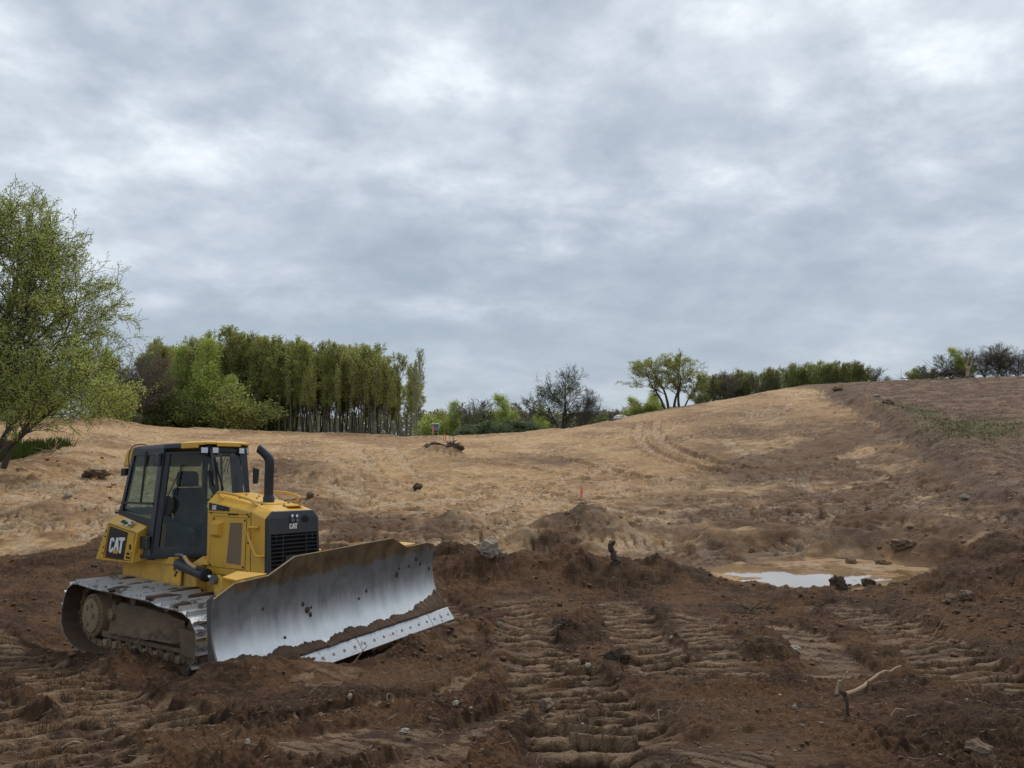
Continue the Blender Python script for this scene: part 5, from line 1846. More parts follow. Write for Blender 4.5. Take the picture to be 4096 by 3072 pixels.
    for i, u in enumerate(uu):
        for j in range(nv2 + 1):
            t_ = j / nv2
            w = .148 + hgt[i] * t_
            d = dzp(w) + .012 + (.050 * math.sin(t_ * math.pi) + .012) * (1 - .3 * t_) + .010 * float(pn(np.array([u * 14]), np.array([t_ * 5.0]), 12)[0]) - (.03 if j == nv2 else 0)
            if j == 0:
                d = .190
            V.append((d, u, w))
    ii = np.arange(nu2 * (nv2 + 1)).reshape(nu2, nv2 + 1)
    F = np.stack([ii[:-1, :-1], ii[1:, :-1], ii[1:, 1:], ii[:-1, 1:]], -1).reshape(-1, 4)
    np_mesh('caked_soil', np.array(V), F, MAT['fresh_mud'], bl, smooth=False)
    for u, w, r in ((-.62, .66, .03), (-.56, .58, .045), (-.52, .52, .035), (-.50, .60, .02), (1.05, .73, .045), (1.45, .88, .04), (1.55, .80, .03), (1.30, .80, .02), (1.1, .80, .02), (-.95, .36, .022), (-1.2, .72, .02), (.45, .62, .025), (.30, .55, .02), (1.75, .7, .03)):
        mbs = MB()
        lumps(mbs, (dzp(w) + .004, u, w), (.010, r * .7, r * .9), rng)
        mbs.build('soil_clump', MAT['fresh_mud'], bl, smooth=True)
    return root


def lumps(mb, c, r, rng, n=2):
    """an irregular clod: a displaced icosphere"""
    bm = bmesh.new()
    bmesh.ops.create_icosphere(bm, subdivisions=n, radius=1.0)
    off = rng.uniform(0, 99)
    from mathutils import noise as mn
    vs = []
    for v in bm.verts:
        k = 1 + .45 * mn.noise(v.co * 1.6 + Vector((off, off, 0))) + .2 * mn.noise(v.co * 4 + Vector((off, 0, off)))
        vs.append((c[0] + v.co.x * k * r[0], c[1] + v.co.y * k * r[1], c[2] + v.co.z * k * r[2]))
    fs = [tuple(v.index for v in f.verts) for f in bm.faces]
    bm.free()
    mb.add(vs, fs)


def edge_mat():
    m, t = new_mat('blade_edge')
    g = t.n('ShaderNodeTexCoord').outputs['Object']
    st = t.noise(t.vmath('MULTIPLY', g, (1.0, 9.0, 2.0)), 2.0, 6, .62)
    c = t.mix(st, (.40, .41, .42), (.68, .70, .72))
    c = t.mix(t.ramp(t.noise(g, 9, 5), [(.60, 0.0), (.70, .8)]), c, (.16, .12, .09))
    principled(t, c, .42, .55, None, .5)


edge_mat()
build_bulldozer()
# ------------------------------------------------------------------ vegetation
def leaf_material(name, c0, c1, trans=.35):
    m, t = new_mat(name)
    pos = t.n('ShaderNodeNewGeometry').outputs['Position']
    oi = t.n('ShaderNodeObjectInfo').outputs['Random']
    n1 = t.noise(pos, .55, 3)
    n2 = t.noise(pos, 7.0, 2)
    f = t.math('ADD', t.math('MULTIPLY', n1, .9), t.math('ADD', t.math('MULTIPLY', n2, .8), t.math('SUBTRACT', t.math('MULTIPLY', oi, .6), .65)))
    c = t.mix(f, c0, c1)
    d = t.n('ShaderNodeBsdfDiffuse', ins={0: c})
    tr = t.n('ShaderNodeBsdfTranslucent', ins={0: c})
    mx = t.n('ShaderNodeMixShader', ins={0: trans, 1: d.outputs[0], 2: tr.outputs[0]})
    out = t.n('ShaderNodeOutputMaterial')
    t.link(mx.outputs[0], out.inputs[0])


leaf_material('leaf_olive', (.33, .35, .10), (.54, .56, .19), .5)
leaf_material('leaf_spring', (.31, .38, .085), (.56, .62, .19), .5)
leaf_material('leaf_dark', (.19, .23, .085), (.34, .39, .15), .5)
leaf_material('leaf_pale', (.20, .24, .09), (.36, .40, .17), .45)
leaf_material('leaf_sage', (.15, .19, .10), (.25, .29, .17))
leaf_material('bud_brown', (.27, .20, .13), (.42, .32, .21), .4)
leaf_material('grass_blade', (.032, .050, .013), (.10, .125, .035))
simple('bark_gray', (.150, .126, .096), .9, var=.6, scale=3, coord='Generated')
simple('bark_dark', (.075, .062, .050), .9, var=.6, scale=3, coord='Generated')
simple('bark_pale', (.34, .31, .26), .8, var=.6, scale=6, coord='Generated')


def skeleton(seed, H, stems=((0, 0, 0, 0, 1.0),), levels=3, r0=.12, first=.35, nbr=(14, 6, 4), ratio=(.38, .45, .5), ang=(50, 45, 40), up=(.10, .05, .02), wig=.10, shape='ovoid', droop=0.0, curve=0.0):
    """-> list of segments (p0, p1, r0, r1, level) and twig polylines"""
    rng = random.Random(seed)
    segs, twigs = [], []

    def grow(p, d, L, r, lv):
        n = (9, 5, 4, 3, 3)[min(lv, 4)]
        pts, rr = [Vector(p)], [r]
        dd = Vector(d).normalized()
        for i in range(n):
            dd = (dd + Vector((rng.gauss(0, wig), rng.gauss(0, wig), rng.gauss(0, wig * .6))) + Vector((0, 0, 1)) * (up[min(lv, len(up) - 1)] if lv else curve) - Vector((0, 0, 1)) * (droop * (lv >= 2))).normalized()
            pts.append(pts[-1] + dd * L / n)
            rr.append(r * (1 - (i + 1) / n * (.88 if lv == 0 else .8)))
        for i in range(n):
            segs.append((pts[i], pts[i + 1], max(rr[i], .004), max(rr[i + 1], .004), lv))
        if lv >= levels - 1:
            twigs.append((pts, lv))
        if lv < levels:
            nb = nbr[min(lv, len(nbr) - 1)]
            st = first if lv == 0 else .15
            for k in range(nb):
                t = st + (1 - st) * (k + rng.random()) / nb
                i = min(n - 1, int(t * n))
                q = pts[i].lerp(pts[i + 1], t * n - i)
                tan = (pts[i + 1] - pts[i]).normalized()
                az = rng.uniform(0, 2 * math.pi)
                side = tan.orthogonal().normalized()
                side = Matrix.Rotation(az, 3, tan) @ side
                a = math.radians(ang[min(lv, len(ang) - 1)] * rng.uniform(.7, 1.25))
                nd = tan * math.cos(a) + side * math.sin(a)
                if lv == 0:
                    tl = (t - first) / (1 - first)
                    env = {'ovoid': math.sin(math.pi * (.18 + .78 * tl)) ** .8, 'cone': 1.05 - .85 * tl, 'vase': .45 + .7 * tl - .6 * max(0, tl - .75), 'round': math.sqrt(max(.05, 1 - (2 * tl - .9) ** 2))}[shape]
                    ln = L * ratio[0] * env * rng.uniform(.75, 1.2)
                else:
                    ln = L * ratio[min(lv, len(ratio) - 1)] * rng.uniform(.65, 1.2) * (1.15 - .5 * t)
                if ln > .12:
                    grow(q, nd, ln, max(rr[i] * rng.uniform(.4, .6), .006), lv + 1)
    for sx, sy, dx, dy, sc in stems:
        grow((sx, sy, -.3), (dx, dy, 1), H * sc, r0 * sc, 0)
    return segs, twigs


def segs_mesh(segs, minr=0.0, sides=(7, 5, 3, 3)):
    Vs, Fs, base = [], [], 0
    for lv in range(5):
        S = [s_ for s_ in segs if s_[4] == lv]
        if not S:
            continue
        k = sides[min(lv, len(sides) - 1)]
        P0 = np.array([s_[0][:] for s_ in S])
        P1 = np.array([s_[1][:] for s_ in S])
        R0 = np.maximum(np.array([s_[2] for s_ in S]), minr)
        R1 = np.maximum(np.array([s_[3] for s_ in S]), minr)
        D = P1 - P0
        D /= np.linalg.norm(D, axis=1, keepdims=True) + 1e-9
        ref = np.where(np.abs(D[:, 2:3]) > .9, np.array([[1.0, 0, 0]]), np.array([[0, 0, 1.0]]))
        U = np.cross(D, ref)
        U /= np.linalg.norm(U, axis=1, keepdims=True)
        W = np.cross(D, U)
        a = np.arange(k) * 2 * math.pi / k
        ca, sa = np.cos(a)[None, :, None], np.sin(a)[None, :, None]
        ring = U[:, None] * ca + W[:, None] * sa
        V = np.concatenate([P0[:, None] + ring * R0[:, None, None], P1[:, None] + ring * R1[:, None, None]], 1)
        n = len(S)
        b = base + np.arange(n)[:, None] * 2 * k
        i = np.arange(k)
        j = (i + 1) % k
        F = np.stack([b + i, b + j, b + k + j, b + k + i], -1).reshape(-1, 4)
        Vs.append(V.reshape(-1, 3))
        Fs.append(F)
        base += n * 2 * k
    return np.concatenate(Vs), np.concatenate(Fs)


def leaves_mesh(twigs, n, size, spread, seed, upbias=.3):
    rng = np.random.default_rng(seed)
    A, B = [], []
    for pts, lv in twigs:
        for i in range(len(pts) - 1):
            A.append(pts[i][:])
            B.append(pts[i + 1][:])
    A, B = np.array(A), np.array(B)
    ln = np.linalg.norm(B - A, axis=1)
    # light and dense clumps: some twigs carry many leaves, some few
    w = ln * rng.gamma(1.6, 1.0, len(ln))
    idx = rng.choice(len(A), n, p=w / w.sum())
    t = rng.random((n, 1))
    c = A[idx] * (1 - t) + B[idx] * t + rng.normal(0, spread, (n, 3))
    s_ = size * rng.uniform(.55, 1.35, (n, 1))
    u = rng.normal(0, 1, (n, 3))
    u /= np.linalg.norm(u, axis=1, keepdims=True)
    v = rng.normal(0, 1, (n, 3))
    v[:, 2] -= upbias
    v = np.cross(u, v)
    v /= np.linalg.norm(v, axis=1, keepdims=True) + 1e-9
    V = np.stack([c - u * s_, c + v * s_ * .5, c + u * s_, c - v * s_ * .5], 1).reshape(-1, 3)
    F = np.arange(4 * n).reshape(n, 4)
    return V, F


PROTO = {}


def proto(key, seed, H, leaf, nleaf, lsize, spread, bark, minr=.012, **kw):
    """a tree kind: meshes shared by all its copies"""
    segs, twigs = skeleton(seed, H, **kw)
    V, F = segs_mesh(segs, minr)
    top = max(float(V[:, 2].max()), .1)
    tmp = np_mesh('trunk', V, F, MAT[bark], smooth=False)
    tm = tmp.data
    bpy.data.objects.remove(tmp)
    cm = None
    if nleaf:
        LV, LF = leaves_mesh(twigs, nleaf, lsize, spread, seed)
        top = max(top, float(np.percentile(LV[:, 2], 99.7)))
        tmp = np_mesh('crown', LV, LF, MAT[leaf])
        cm = tmp.data
        bpy.data.objects.remove(tmp)
    PROTO[key] = (tm, cm, top)


def plant(key, name, label, cat, loc, height, rot, group=None, wide=1.0, lean=(0, 0)):
    tm, cm, top = PROTO[key]
    r = bpy.data.objects.new(name, None)
    COL.objects.link(r)
    r.location = loc
    r.rotation_euler = (lean[0], lean[1], rot)
    s = height / top
    r.scale = (s * wide, s * wide, s)
    tag(r, label, cat, group)
    for nm, me in (('trunk', tm), ('crown', cm)):
        if me:
            o = bpy.data.objects.new(nm, me)
            COL.objects.link(o)
            o.parent = r
    return r


def tree_at(key, px, ytop, Y, label, name='tree', cat='tree', group=None, wide=1.0, rot=None, lean=(0, 0), extra=0.0):
    """stands on the ground at distance Y behind the picture column px; its top reaches the picture row ytop"""
    a, e = ray_ae(px, ytop)
    x = float(a) * Y
    gz = float(base_z(x, Y)) - extra
    h = CAM_H + float(e) * Y - gz
    rot = random.Random(int(px * 7 + Y)).uniform(0, 6.28) if rot is None else rot
    return plant(key, name, label, cat, (x, Y, gz), h, rot, group, wide, lean)


def build_trees():
    rnd = random.Random(11)
    # --- kinds
    for k in range(4):
        proto('grove%d' % k, 100 + k, 15, 'leaf_olive', 8500, .112, .17, 'bark_gray', minr=.022, levels=3, r0=.16, first=(.36, .45, .28, .5)[k], nbr=(26, 6, 3), ratio=(.24, .5, .55), ang=(36, 40, 38), up=(.05, .14, .10), wig=.06, shape='ovoid',
              stems=((0, 0, .02, .01, 1.0), (.5, .3, .03, .02, .88)) if k % 2 else ((0, 0, .0, .02, 1.0),))
    for k in range(3):
        proto('hill%d' % k, 220 + k, 7, ('leaf_olive', 'leaf_spring', 'leaf_olive')[k], 4500, .10, .16, 'bark_gray', minr=.022, levels=3, r0=.10, first=.12, nbr=(18, 6, 3), ratio=(.40, .5, .55), ang=(38, 40, 38), up=(.05, .14, .10), wig=.08, stems=((0, 0, .03, 0, 1.0), (.8, .2, .12, .05, .85), (-.7, .1, -.1, 0, .9)))
    for k in range(2):
        proto('full%d' % k, 120 + k, 13, 'leaf_spring', 12000, .14, .42, 'bark_gray', minr=.022, levels=2, r0=.2, first=.05, nbr=(36, 8, 4), ratio=(.30, .5, .5), ang=(62, 45, 40), up=(.08, .10, .05), wig=.07, shape='cone')
    proto('pole', 135, 13, 'leaf_olive', 500, .12, .2, 'bark_gray', minr=.025, levels=2, r0=.09, first=.45, nbr=(16, 4, 3), ratio=(.10, .5, .5), ang=(38, 40, 40), up=(.10, .10, .05), wig=.03)
    proto('thin_top', 130, 15, 'leaf_olive', 3800, .13, .16, 'bark_gray', minr=.022, levels=3, r0=.15, first=.3, nbr=(22, 6, 4), ratio=(.24, .5, .5), ang=(38, 40, 40), up=(.10, .10, .05), wig=.08)
    for k in range(2):
        proto('bare%d' % k, 140 + k, 11, None, 0, 0, 0, 'bark_gray', minr=.020, levels=3, r0=.16, first=.08, nbr=(26, 8, 6), ratio=(.48, .5, .55), ang=(50, 42, 40), up=(.10, .08, .04), wig=.10, shape='round', stems=((0, 0, .05, 0, 1.0), (.6, .2, .3, .1, .85), (-.5, 0, -.3, .1, .8)))
    proto('budding', 145, 10, 'bud_brown', 3600, .10, .2, 'bark_gray', minr=.022, levels=3, r0=.15, first=.1, nbr=(22, 7, 5), ratio=(.42, .5, .5), ang=(46, 42, 40), up=(.10, .08, .04), wig=.09, shape='round', stems=((0, 0, .05, 0, 1.0), (.4, .2, .25, .1, .85)))
    proto('birch', 151, 14, 'leaf_pale', 2600, .13, .18, 'bark_pale', minr=.03, levels=2, r0=.11, first=.35, nbr=(26, 6, 4), ratio=(.20, .5, .5), ang=(34, 40, 40), up=(.08, .1, .05), wig=.05, stems=((0, 0, .06, .0, 1.0), (-.3, .2, .0, .02, .8)))
    proto('willow', 160, 12, 'leaf_olive', 24000, .115, .20, 'bark_dark', minr=.024, levels=3, r0=.26, first=.30, nbr=(13, 8, 5), ratio=(.40, .5, .5), ang=(40, 42, 40), up=(.04, .03, .0), wig=.09, shape='round', curve=.03,
          stems=((0, 0, -.42, 0, 1.02), (.5, .3, -.10, .1, 1.05), (1.3, 0, .10, -.05, 1.05), (2.2, .2, .18, .05, 1.0), (2.8, .2, .55, .05, .72)))
    proto('oakish', 170, 12, 'leaf_dark', 5200, .12, .28, 'bark_dark', minr=.026, levels=3, r0=.34, first=.20, nbr=(15, 9, 7), ratio=(.55, .5, .5), ang=(52, 45, 42), up=(.09, .04, .02), wig=.10, shape='round', stems=((0, 0, .02, 0, 1.0), (.3, .1, .33, .1, .82), (-.2, .1, -.38, .0, .82)))
    for k in range(3):
        proto('bush%d' % k, 180 + k, 5, ('leaf_olive', 'leaf_spring', 'leaf_dark')[k], 5200, .12, .30, 'bark_gray', minr=.018, levels=2, r0=.07, first=.05, nbr=(16, 7, 4), ratio=(.42, .5, .5), ang=(48, 45, 40), up=(.08, .08, .05), wig=.10, shape='ovoid',
              stems=((0, 0, .05, 0, 1.0), (.7, .2, .25, .1, .85), (-.7, 0, -.3, .1, .8), (.1, .8, 0, .3, .75)))
    proto('bushsage', 190, 4, 'leaf_sage', 4200, .11, .25, 'bark_gray', minr=.016, levels=2, r0=.05, first=.05, nbr=(14, 7, 4), ratio=(.42, .5, .5), ang=(40, 45, 40), up=(.08, .08, .05), wig=.1, stems=((0, 0, .05, 0, 1.0), (.7, .2, .3, .1, .85), (-.7, 0, -.3, .1, .8)))
    for k in range(2):
        proto('twiggy%d' % k, 195 + k, 6, 'leaf_pale' if k else 'bud_brown', 1500, .085, .2, 'bark_gray', minr=.018, levels=3, r0=.07, first=.1, nbr=(14, 6, 5), ratio=(.42, .5, .5), ang=(40, 42, 40), up=(.10, .08, .04), wig=.1, stems=((0, 0, .05, 0, 1.0), (.6, .2, .2, .1, .9), (-.6, 0, -.2, .1, .85), (1.1, .4, .1, .0, .8)))

    # --- the big leaning tree at the left
    # stems traced as places: (px, py) at Y ~ 33
    Yb = 31.0
    bx0 = pt(40, 1880, Yb)
    segs, twigs = [], []
    mains = [
        ([(-40, 1880), (0, 1700), (40, 1560), (110, 1400), (160, 1180), (190, 1010), (200, 900)], .20, 30.5),
        ([(60, 1870), (110, 1760), (240, 1640), (360, 1530), (440, 1420)], .12, 30.0),
        ([(20, 1870), (60, 1740), (150, 1600), (230, 1440), (320, 1270), (360, 1130)], .14, 31.5),
        ([(-60, 1860), (-30, 1500), (60, 1250), (120, 1010), (110, 850)], .18, 32.0),
        ([(-120, 1860), (-160, 1500), (-120, 1200), (-40, 980), (-20, 850)], .17, 31.0),
        ([(-10, 1860), (150, 1700), (240, 1560), (300, 1480)], .10, 29.5),
        ([(-200, 1860), (-320, 1500), (-380, 1200), (-350, 1000)], .17, 31.5),
        ([(-20, 1650), (60, 1450), (190, 1330), (270, 1240), (350, 1200)], .11, 31.0),
        ([(60, 1420), (90, 1200), (120, 1000), (130, 860)], .10, 32.0),
    ]
    rb = random.Random(77)

    def sub(q, nd, L, r, lv):
        n = (0, 6, 4, 3)[lv]
        pts = [q]
        dd = nd.normalized()
        for i in range(n):
            dd = (dd + Vector((rb.gauss(0, .11), rb.gauss(0, .11), rb.gauss(0, .08) + (.09 if lv == 1 else .05)))).normalized()
            pts.append(pts[-1] + dd * L / n)
        for i in range(n):
            segs.append((pts[i], pts[i + 1], max(.005, r * (1 - i / n * .8)), max(.004, r * (1 - (i + 1) / n * .8)), lv))
        if lv >= 2:
            twigs.append((pts, lv))
        if lv < 3:
            nb = 8 if lv == 1 else 5
            for k in range(nb):
                t = .15 + .85 * (k + rb.random()) / nb
                i = min(n - 1, int(t * n))
                p = pts[i].lerp(pts[i + 1], t * n - i)
                tan = (pts[i + 1] - pts[i]).normalized()
                side = Matrix.Rotation(rb.uniform(0, 6.28), 3, tan) @ tan.orthogonal().normalized()
                a = math.radians(rb.uniform(30, 60))
                sub(p, tan * math.cos(a) + side * math.sin(a), L * rb.uniform(.35, .6) * (1.1 - .4 * t), r * .5, lv + 1)
    for nodes, r0, Y in mains:
        P = smooth_path([pt(a, b, Y + rb.uniform(-.5, .5) + i * rb.uniform(-.3, .3)) for i, (a, b) in enumerate(nodes)], 4)
        n = len(P) - 1
        for i in range(n):
            segs.append((P[i], P[i + 1], r0 * (1 - i / n * .85), r0 * (1 - (i + 1) / n * .85), 0))
        L = sum((b - a).length for a, b in zip(P, P[1:]))
        nb = int(L * 2.7)
        for k in range(nb):
            t = .22 + .78 * (k + rb.random()) / nb
            i = min(n - 1, int(t * n))
            q = P[i].lerp(P[i + 1], t * n - i)
            tan = (P[i + 1] - P[i]).normalized()
            side = Matrix.Rotation(rb.uniform(0, 6.28), 3, tan) @ tan.orthogonal().normalized()
            a = math.radians(rb.uniform(30, 65))
            sub(q, tan * math.cos(a) + side * math.sin(a), (1.1 + 2.0 * math.sin(math.pi * min(1, t * .9))) * rb.uniform(.6, 1.15), r0 * (1 - t * .8) * .4, 1)
        twigs.append((P[-5:], 2))
    root = empty('leaning_tree', loc=(0, 0, 0), label='large leafy spring tree with several dark leaning trunks at the left edge', cat='tree')
    base = Vector((bx0.x, bx0.y, float(base_z(bx0.x, bx0.y))))
    base = base + Vector((0, 0, 0))
    root.location = base
    V, F = segs_mesh(segs, .009, (9, 5, 3, 3))
    sh_ = np.array([-.45, 0, 0])
    np_mesh('trunk', V + sh_ - np.array(base[:]), F, MAT['bark_dark'], root)
    root.scale = (.97, .97, .935)
    LV, LF = leaves_mesh(twigs, 100000, .043, .075, 5)
    np_mesh('crown', LV + sh_ - np.array(base[:]), LF, MAT['leaf_spring'], root)

    # --- grove behind the sandy crest, left of centre
    G = 'slender trees of the grove behind the sandy crest'
    front = [
        # px, ytop, Y, kind, wide, label
        (925, 1325, 106, 'grove1', 1.0, 'tall slender tree in the grove, straight above the exhaust stack of the bulldozer'),
        (880, 1318, 108, 'thin_top', 1.1, 'thinly leafed tree whose feathery top is the left shoulder of the grove'),
        (965, 1300, 107, 'grove2', 1.0, 'tallest tree of the grove with a pointed top'),
        (1010, 1345, 105, 'grove0', 1.0, 'olive green tree just right of the tallest tree of the grove'),
        (1075, 1330, 107, 'thin_top', 1.1, 'thinly leafed tree standing above the olive green middle of the grove'),
        (1120, 1370, 104, 'grove3', 1.05, 'rounded olive tree in the middle of the grove'),
        (1165, 1372, 105, 'grove1', 1.0, 'grove tree directly right of the rounded middle tree'),
        (1215, 1352, 106, 'thin_top', 1.0, 'feathery grove tree above the widest gap between trunks'),
        (1255, 1372, 103, 'grove2', 1.0, 'bright topped tree at the start of the bare trunk row of the grove'),
        (1310, 1365, 104, 'grove0', 1.0, 'grove tree with a square shouldered crown over thin bare trunks'),
        (1350, 1385, 103, 'grove3', .9, 'narrow grove tree left of the airy grey topped tree'),
        (1400, 1372, 105, 'thin_top', 1.0, 'airy grey green topped tree in the right half of the grove'),
        (1445, 1380, 103, 'grove1', .9, 'grove tree right of the airy grey green one'),
        (1500, 1395, 104, 'thin_top', .95, 'tree with a ragged twiggy top near the right end of the grove'),
        (1545, 1420, 103, 'thin_top', .8, 'slim grove tree with small crown, third from the right end'),
        (1595, 1400, 103, 'thin_top', .8, 'slim grove tree with a pointed crown, second from the right end'),
        (1640, 1440, 102, 'thin_top', .6, 'smallest slim tree next to the pale leaning one at the right end of the grove'),
    ]
    for px, yt, Y, k, w, lab in front:
        tree_at(k, px, yt, Y, lab, 'grove_tree', group=G, wide=w * 1.05)
    for k in range(34):
        px = 640 + k * 31 + rnd.uniform(-12, 12)
        tree_at('full%d' % (k % 2) if px < 1150 else 'grove0', px, rnd.uniform(1440, 1540), rnd.uniform(109, 124), 'green undergrowth tree deep inside the grove, seen between the stems', 'grove_tree', group='inner trees of the grove', wide=rnd.uniform(1.1, 1.5))
    for k in range(46):
        px = 640 + k * 19.5 + rnd.uniform(-12, 12)
        yt = 1338 + (abs(px - 960) * .10) + rnd.uniform(-5, 60)
        tree_at('grove%d' % rnd.randrange(4), px, yt, rnd.uniform(107, 122), 'olive green tree in the dense rear ranks of the grove, half hidden by others', 'grove_tree', group='rear trees of the grove', wide=rnd.uniform(.9, 1.25))
    # twiggy spires that stand a little above the canopy
    for k in range(12):
        px = 700 + k * 78 + rnd.uniform(-20, 20)
        tree_at('thin_top', px, 1318 + abs(px - 960) * .10 + rnd.uniform(-12, 25), rnd.uniform(103, 112), 'tall thin tree whose twiggy spire stands above the crowns of the grove', 'grove_tree', group='twiggy spires of the grove', wide=rnd.uniform(.7, 1.0))
    # bare lower stems in the right half of the grove
    for k in range(34):
        px = 1150 + k * 15.5 + rnd.uniform(-6, 6)
        tree_at('pole', px, rnd.uniform(1400, 1520), rnd.uniform(99.5, 103), 'thin grey trunk with a small crown among the bare stems of the grove', 'slender_tree', group='thin bare stems at the foot of the grove', wide=rnd.uniform(.8, 1.2), lean=(rnd.uniform(-.05, .05), rnd.uniform(-.05, .05)))
    tree_at('full0', 790, 1345, 100, 'broad light green tree leafed down to the ground at the left of the grove', 'leafy_tree', wide=1.0)
    tree_at('full1', 715, 1360, 104, 'light green leafy tree between the bare grey one and the broad one', 'leafy_tree', wide=.8)
    tree_at('full1', 880, 1500, 99, 'lower leafy tree filling the foot of the grove', 'leafy_tree', wide=.9)
    tree_at('bare0', 560, 1372, 94, 'bare grey tree with a rounded mass of twigs beside the grove', 'bare_tree', wide=1.05)
    tree_at('bare1', 500, 1420, 102, 'bare grey tree behind the leaning tree, left of the rounded bare one', 'bare_tree', wide=1.0)
    tree_at('budding', 640, 1385, 98, 'reddish brown budding tree right behind the rounded bare one', 'bare_tree', wide=.8)
    tree_at('birch', 1670, 1395, 99, 'pale leaning birch like tree standing alone at the right end of the grove', 'pale_tree', rot=0.0, wide=.62)
    # left background behind the leaning tree
    for px, yt, Y, k, lab in ((400, 1390, 88, 'full0', 'bright green tree seen just right of the leaning crown'), (330, 1400, 92, 'grove0', 'tree behind the lower boughs of the leaning tree'),
                              (220, 1400, 94, 'full1', 'leafy tree behind the middle of the leaning trunks'), (90, 1390, 96, 'full0', 'leafy tree behind the left trunks of the leaning tree'),
                              (-40, 1380, 92, 'full1', 'leafy tree cut by the left edge of the view'), (450, 1480, 84, 'bush1', 'low bright green tree right of the leaning trunks')):
        tree_at(k, px, yt, Y, lab, 'leafy_tree', wide=.8)
    for px, yt, k in ((-130, 1420, 'full0'), (20, 1430, 'grove2'), (150, 1415, 'full1'), (285, 1420, 'grove0'), (470, 1425, 'grove1'), (545, 1410, 'grove2')):
        tree_at(k, px, yt, 106, 'tree of the far rank behind the leaning tree, mostly hidden by it', 'leafy_tree', group='far rank behind the leaning tree', wide=1.3)
    for k, px in enumerate((380, 430, 480, 520)):
        tree_at('bushsage', px, 1640 + 8 * (k % 2), 88, 'pale grey green willow shrub behind the sandy rim at the left', 'shrub', 'shrub', 'pale shrubs behind the sandy rim', wide=1.4)
    # undergrowth of the grove
    for k in range(16):
        px = 560 + k * 27
        tree_at('bush%d' % (k % 3), px, 1560 + rnd.uniform(-30, 40), rnd.uniform(98, 104), 'low green bush at the foot of the grove', 'bush', 'bush', 'bushes at the foot of the grove', wide=1.3)

    # --- middle distance behind the crest, centre
    mids = [(1735, 1655, 190, 'bush1'), (1790, 1640, 195, 'bush0'), (1838, 1605, 190, 'full0'), (1895, 1590, 185, 'twiggy1'), (1925, 1600, 195, 'budding'), (1965, 1640, 188, 'bush2'), (2030, 1580, 180, 'full1'), (2075, 1600, 186, 'budding'),
            (2110, 1585, 195, 'twiggy0'), (2145, 1625, 170, 'full0'), (2180, 1650, 180, 'budding'), (2330, 1625, 185, 'budding'), (2390, 1612, 185, 'bare1'), (2440, 1630, 190, 'budding'), (2500, 1620, 180, 'twiggy0'), (2420, 1650, 170, 'bush2'),
            (2300, 1640, 175, 'twiggy0'), (2540, 1590, 165, 'full1'), (2590, 1580, 160, 'full0'), (2640, 1575, 150, 'full1'), (2470, 1640, 160, 'twiggy1')]
    where = {1735: 'behind the shooting hut', 1790: 'right of the hut', 1838: 'tallest right of the hut', 1895: 'with thin pale leaves', 1925: 'brownish and budding', 1965: 'low and dark, left of the tall rounded one', 2030: 'tall and rounded', 2075: 'brown budding, right of the tall rounded one',
             2110: 'twiggy and pinkish', 2145: 'green, left of the half bare tree', 2180: 'beneath the left boughs of the half bare tree', 2330: 'right of the half bare tree', 2390: 'bare and grey over the far wood', 2440: 'brown budding on the dip of the crest',
             2500: 'twiggy over the white stone', 2420: 'low dark over the dip of the crest', 2300: 'twiggy beneath the right boughs of the half bare tree', 2540: 'green, left foot of the many stemmed willow', 2590: 'green, under the left boughs of the many stemmed willow', 2640: 'green, behind the many stemmed willow', 2470: 'pale leafed, left of the stone'}
    for px, yt, Y, k in mids:
        tree_at(k, px, yt, Y, 'distant tree ' + where[px], 'distant_tree', wide=1.35 if k[:4] in ('bush', 'full') else 1.1)
    for px, yt in ((1985, 1680), (2020, 1672), (1920, 1700), (2060, 1690), (1860, 1700), (2090, 1690)):
        tree_at('bushsage', px, yt, 130, 'pale grey green shrub just behind the low middle of the crest', 'shrub', 'shrub', 'pale shrubs behind the crest', wide=2.0)
    tree_at('oakish', 2245, 1450, 118, 'half bare spreading tree with a green heart, alone behind the crest', 'spreading_tree', wide=.85, rot=.3)
    tree_at('bare1', 2330, 1540, 120, 'small bare tree leaning out right of the half bare spreading one', 'bare_tree', wide=.8)
    tree_at('willow', 2660, 1395, 106, 'wide willow with many dark stems on the slope of the hill', 'willow_tree', rot=0.0, wide=1.45)
    for px, yt, k, lab in ((2500, 1640, 'bush1', 'green bush at the foot of the slope left of the willow'), (2560, 1600, 'bush0', 'green bush under the left boughs of the willow'), (2620, 1590, 'bush1', 'dense green bush touching the willow stems'),
                           (2800, 1560, 'bush0', 'bush right of the willow stems')):
        tree_at(k, px, yt, 112, lab, 'bush', 'bush', wide=1.5)
    # trees along the hill top
    row = [(2885, 1480, 'twiggy0'), (2930, 1490, 'bare1'), (2960, 1470, 'hill2'), (3000, 1480, 'hill1'), (3045, 1490, 'twiggy1'), (3075, 1475, 'hill2'), (3110, 1462, 'hill0'), (3160, 1445, 'hill1'), (3205, 1450, 'hill0'), (3250, 1442, 'hill1'),
           (3280, 1436, 'hill2'), (3320, 1446, 'hill2'), (3350, 1436, 'hill2'), (3390, 1446, 'hill0'), (3430, 1436, 'hill2'), (3465, 1458, 'hill0'), (3500, 1490, 'twiggy0'), (3555, 1500, 'twiggy0'), (2850, 1500, 'hill1')]
    desc = ['twiggy brown', 'bare grey', 'thinly leafed', 'low bushy', 'pale leafed', 'bright green', 'rounded olive', 'full green', 'broad green', 'bright bushy', 'feathery', 'dark bushy', 'feathery tall', 'full bright', 'feathery pointed', 'short bright', 'low twiggy', 'lowest twiggy', 'leafy']
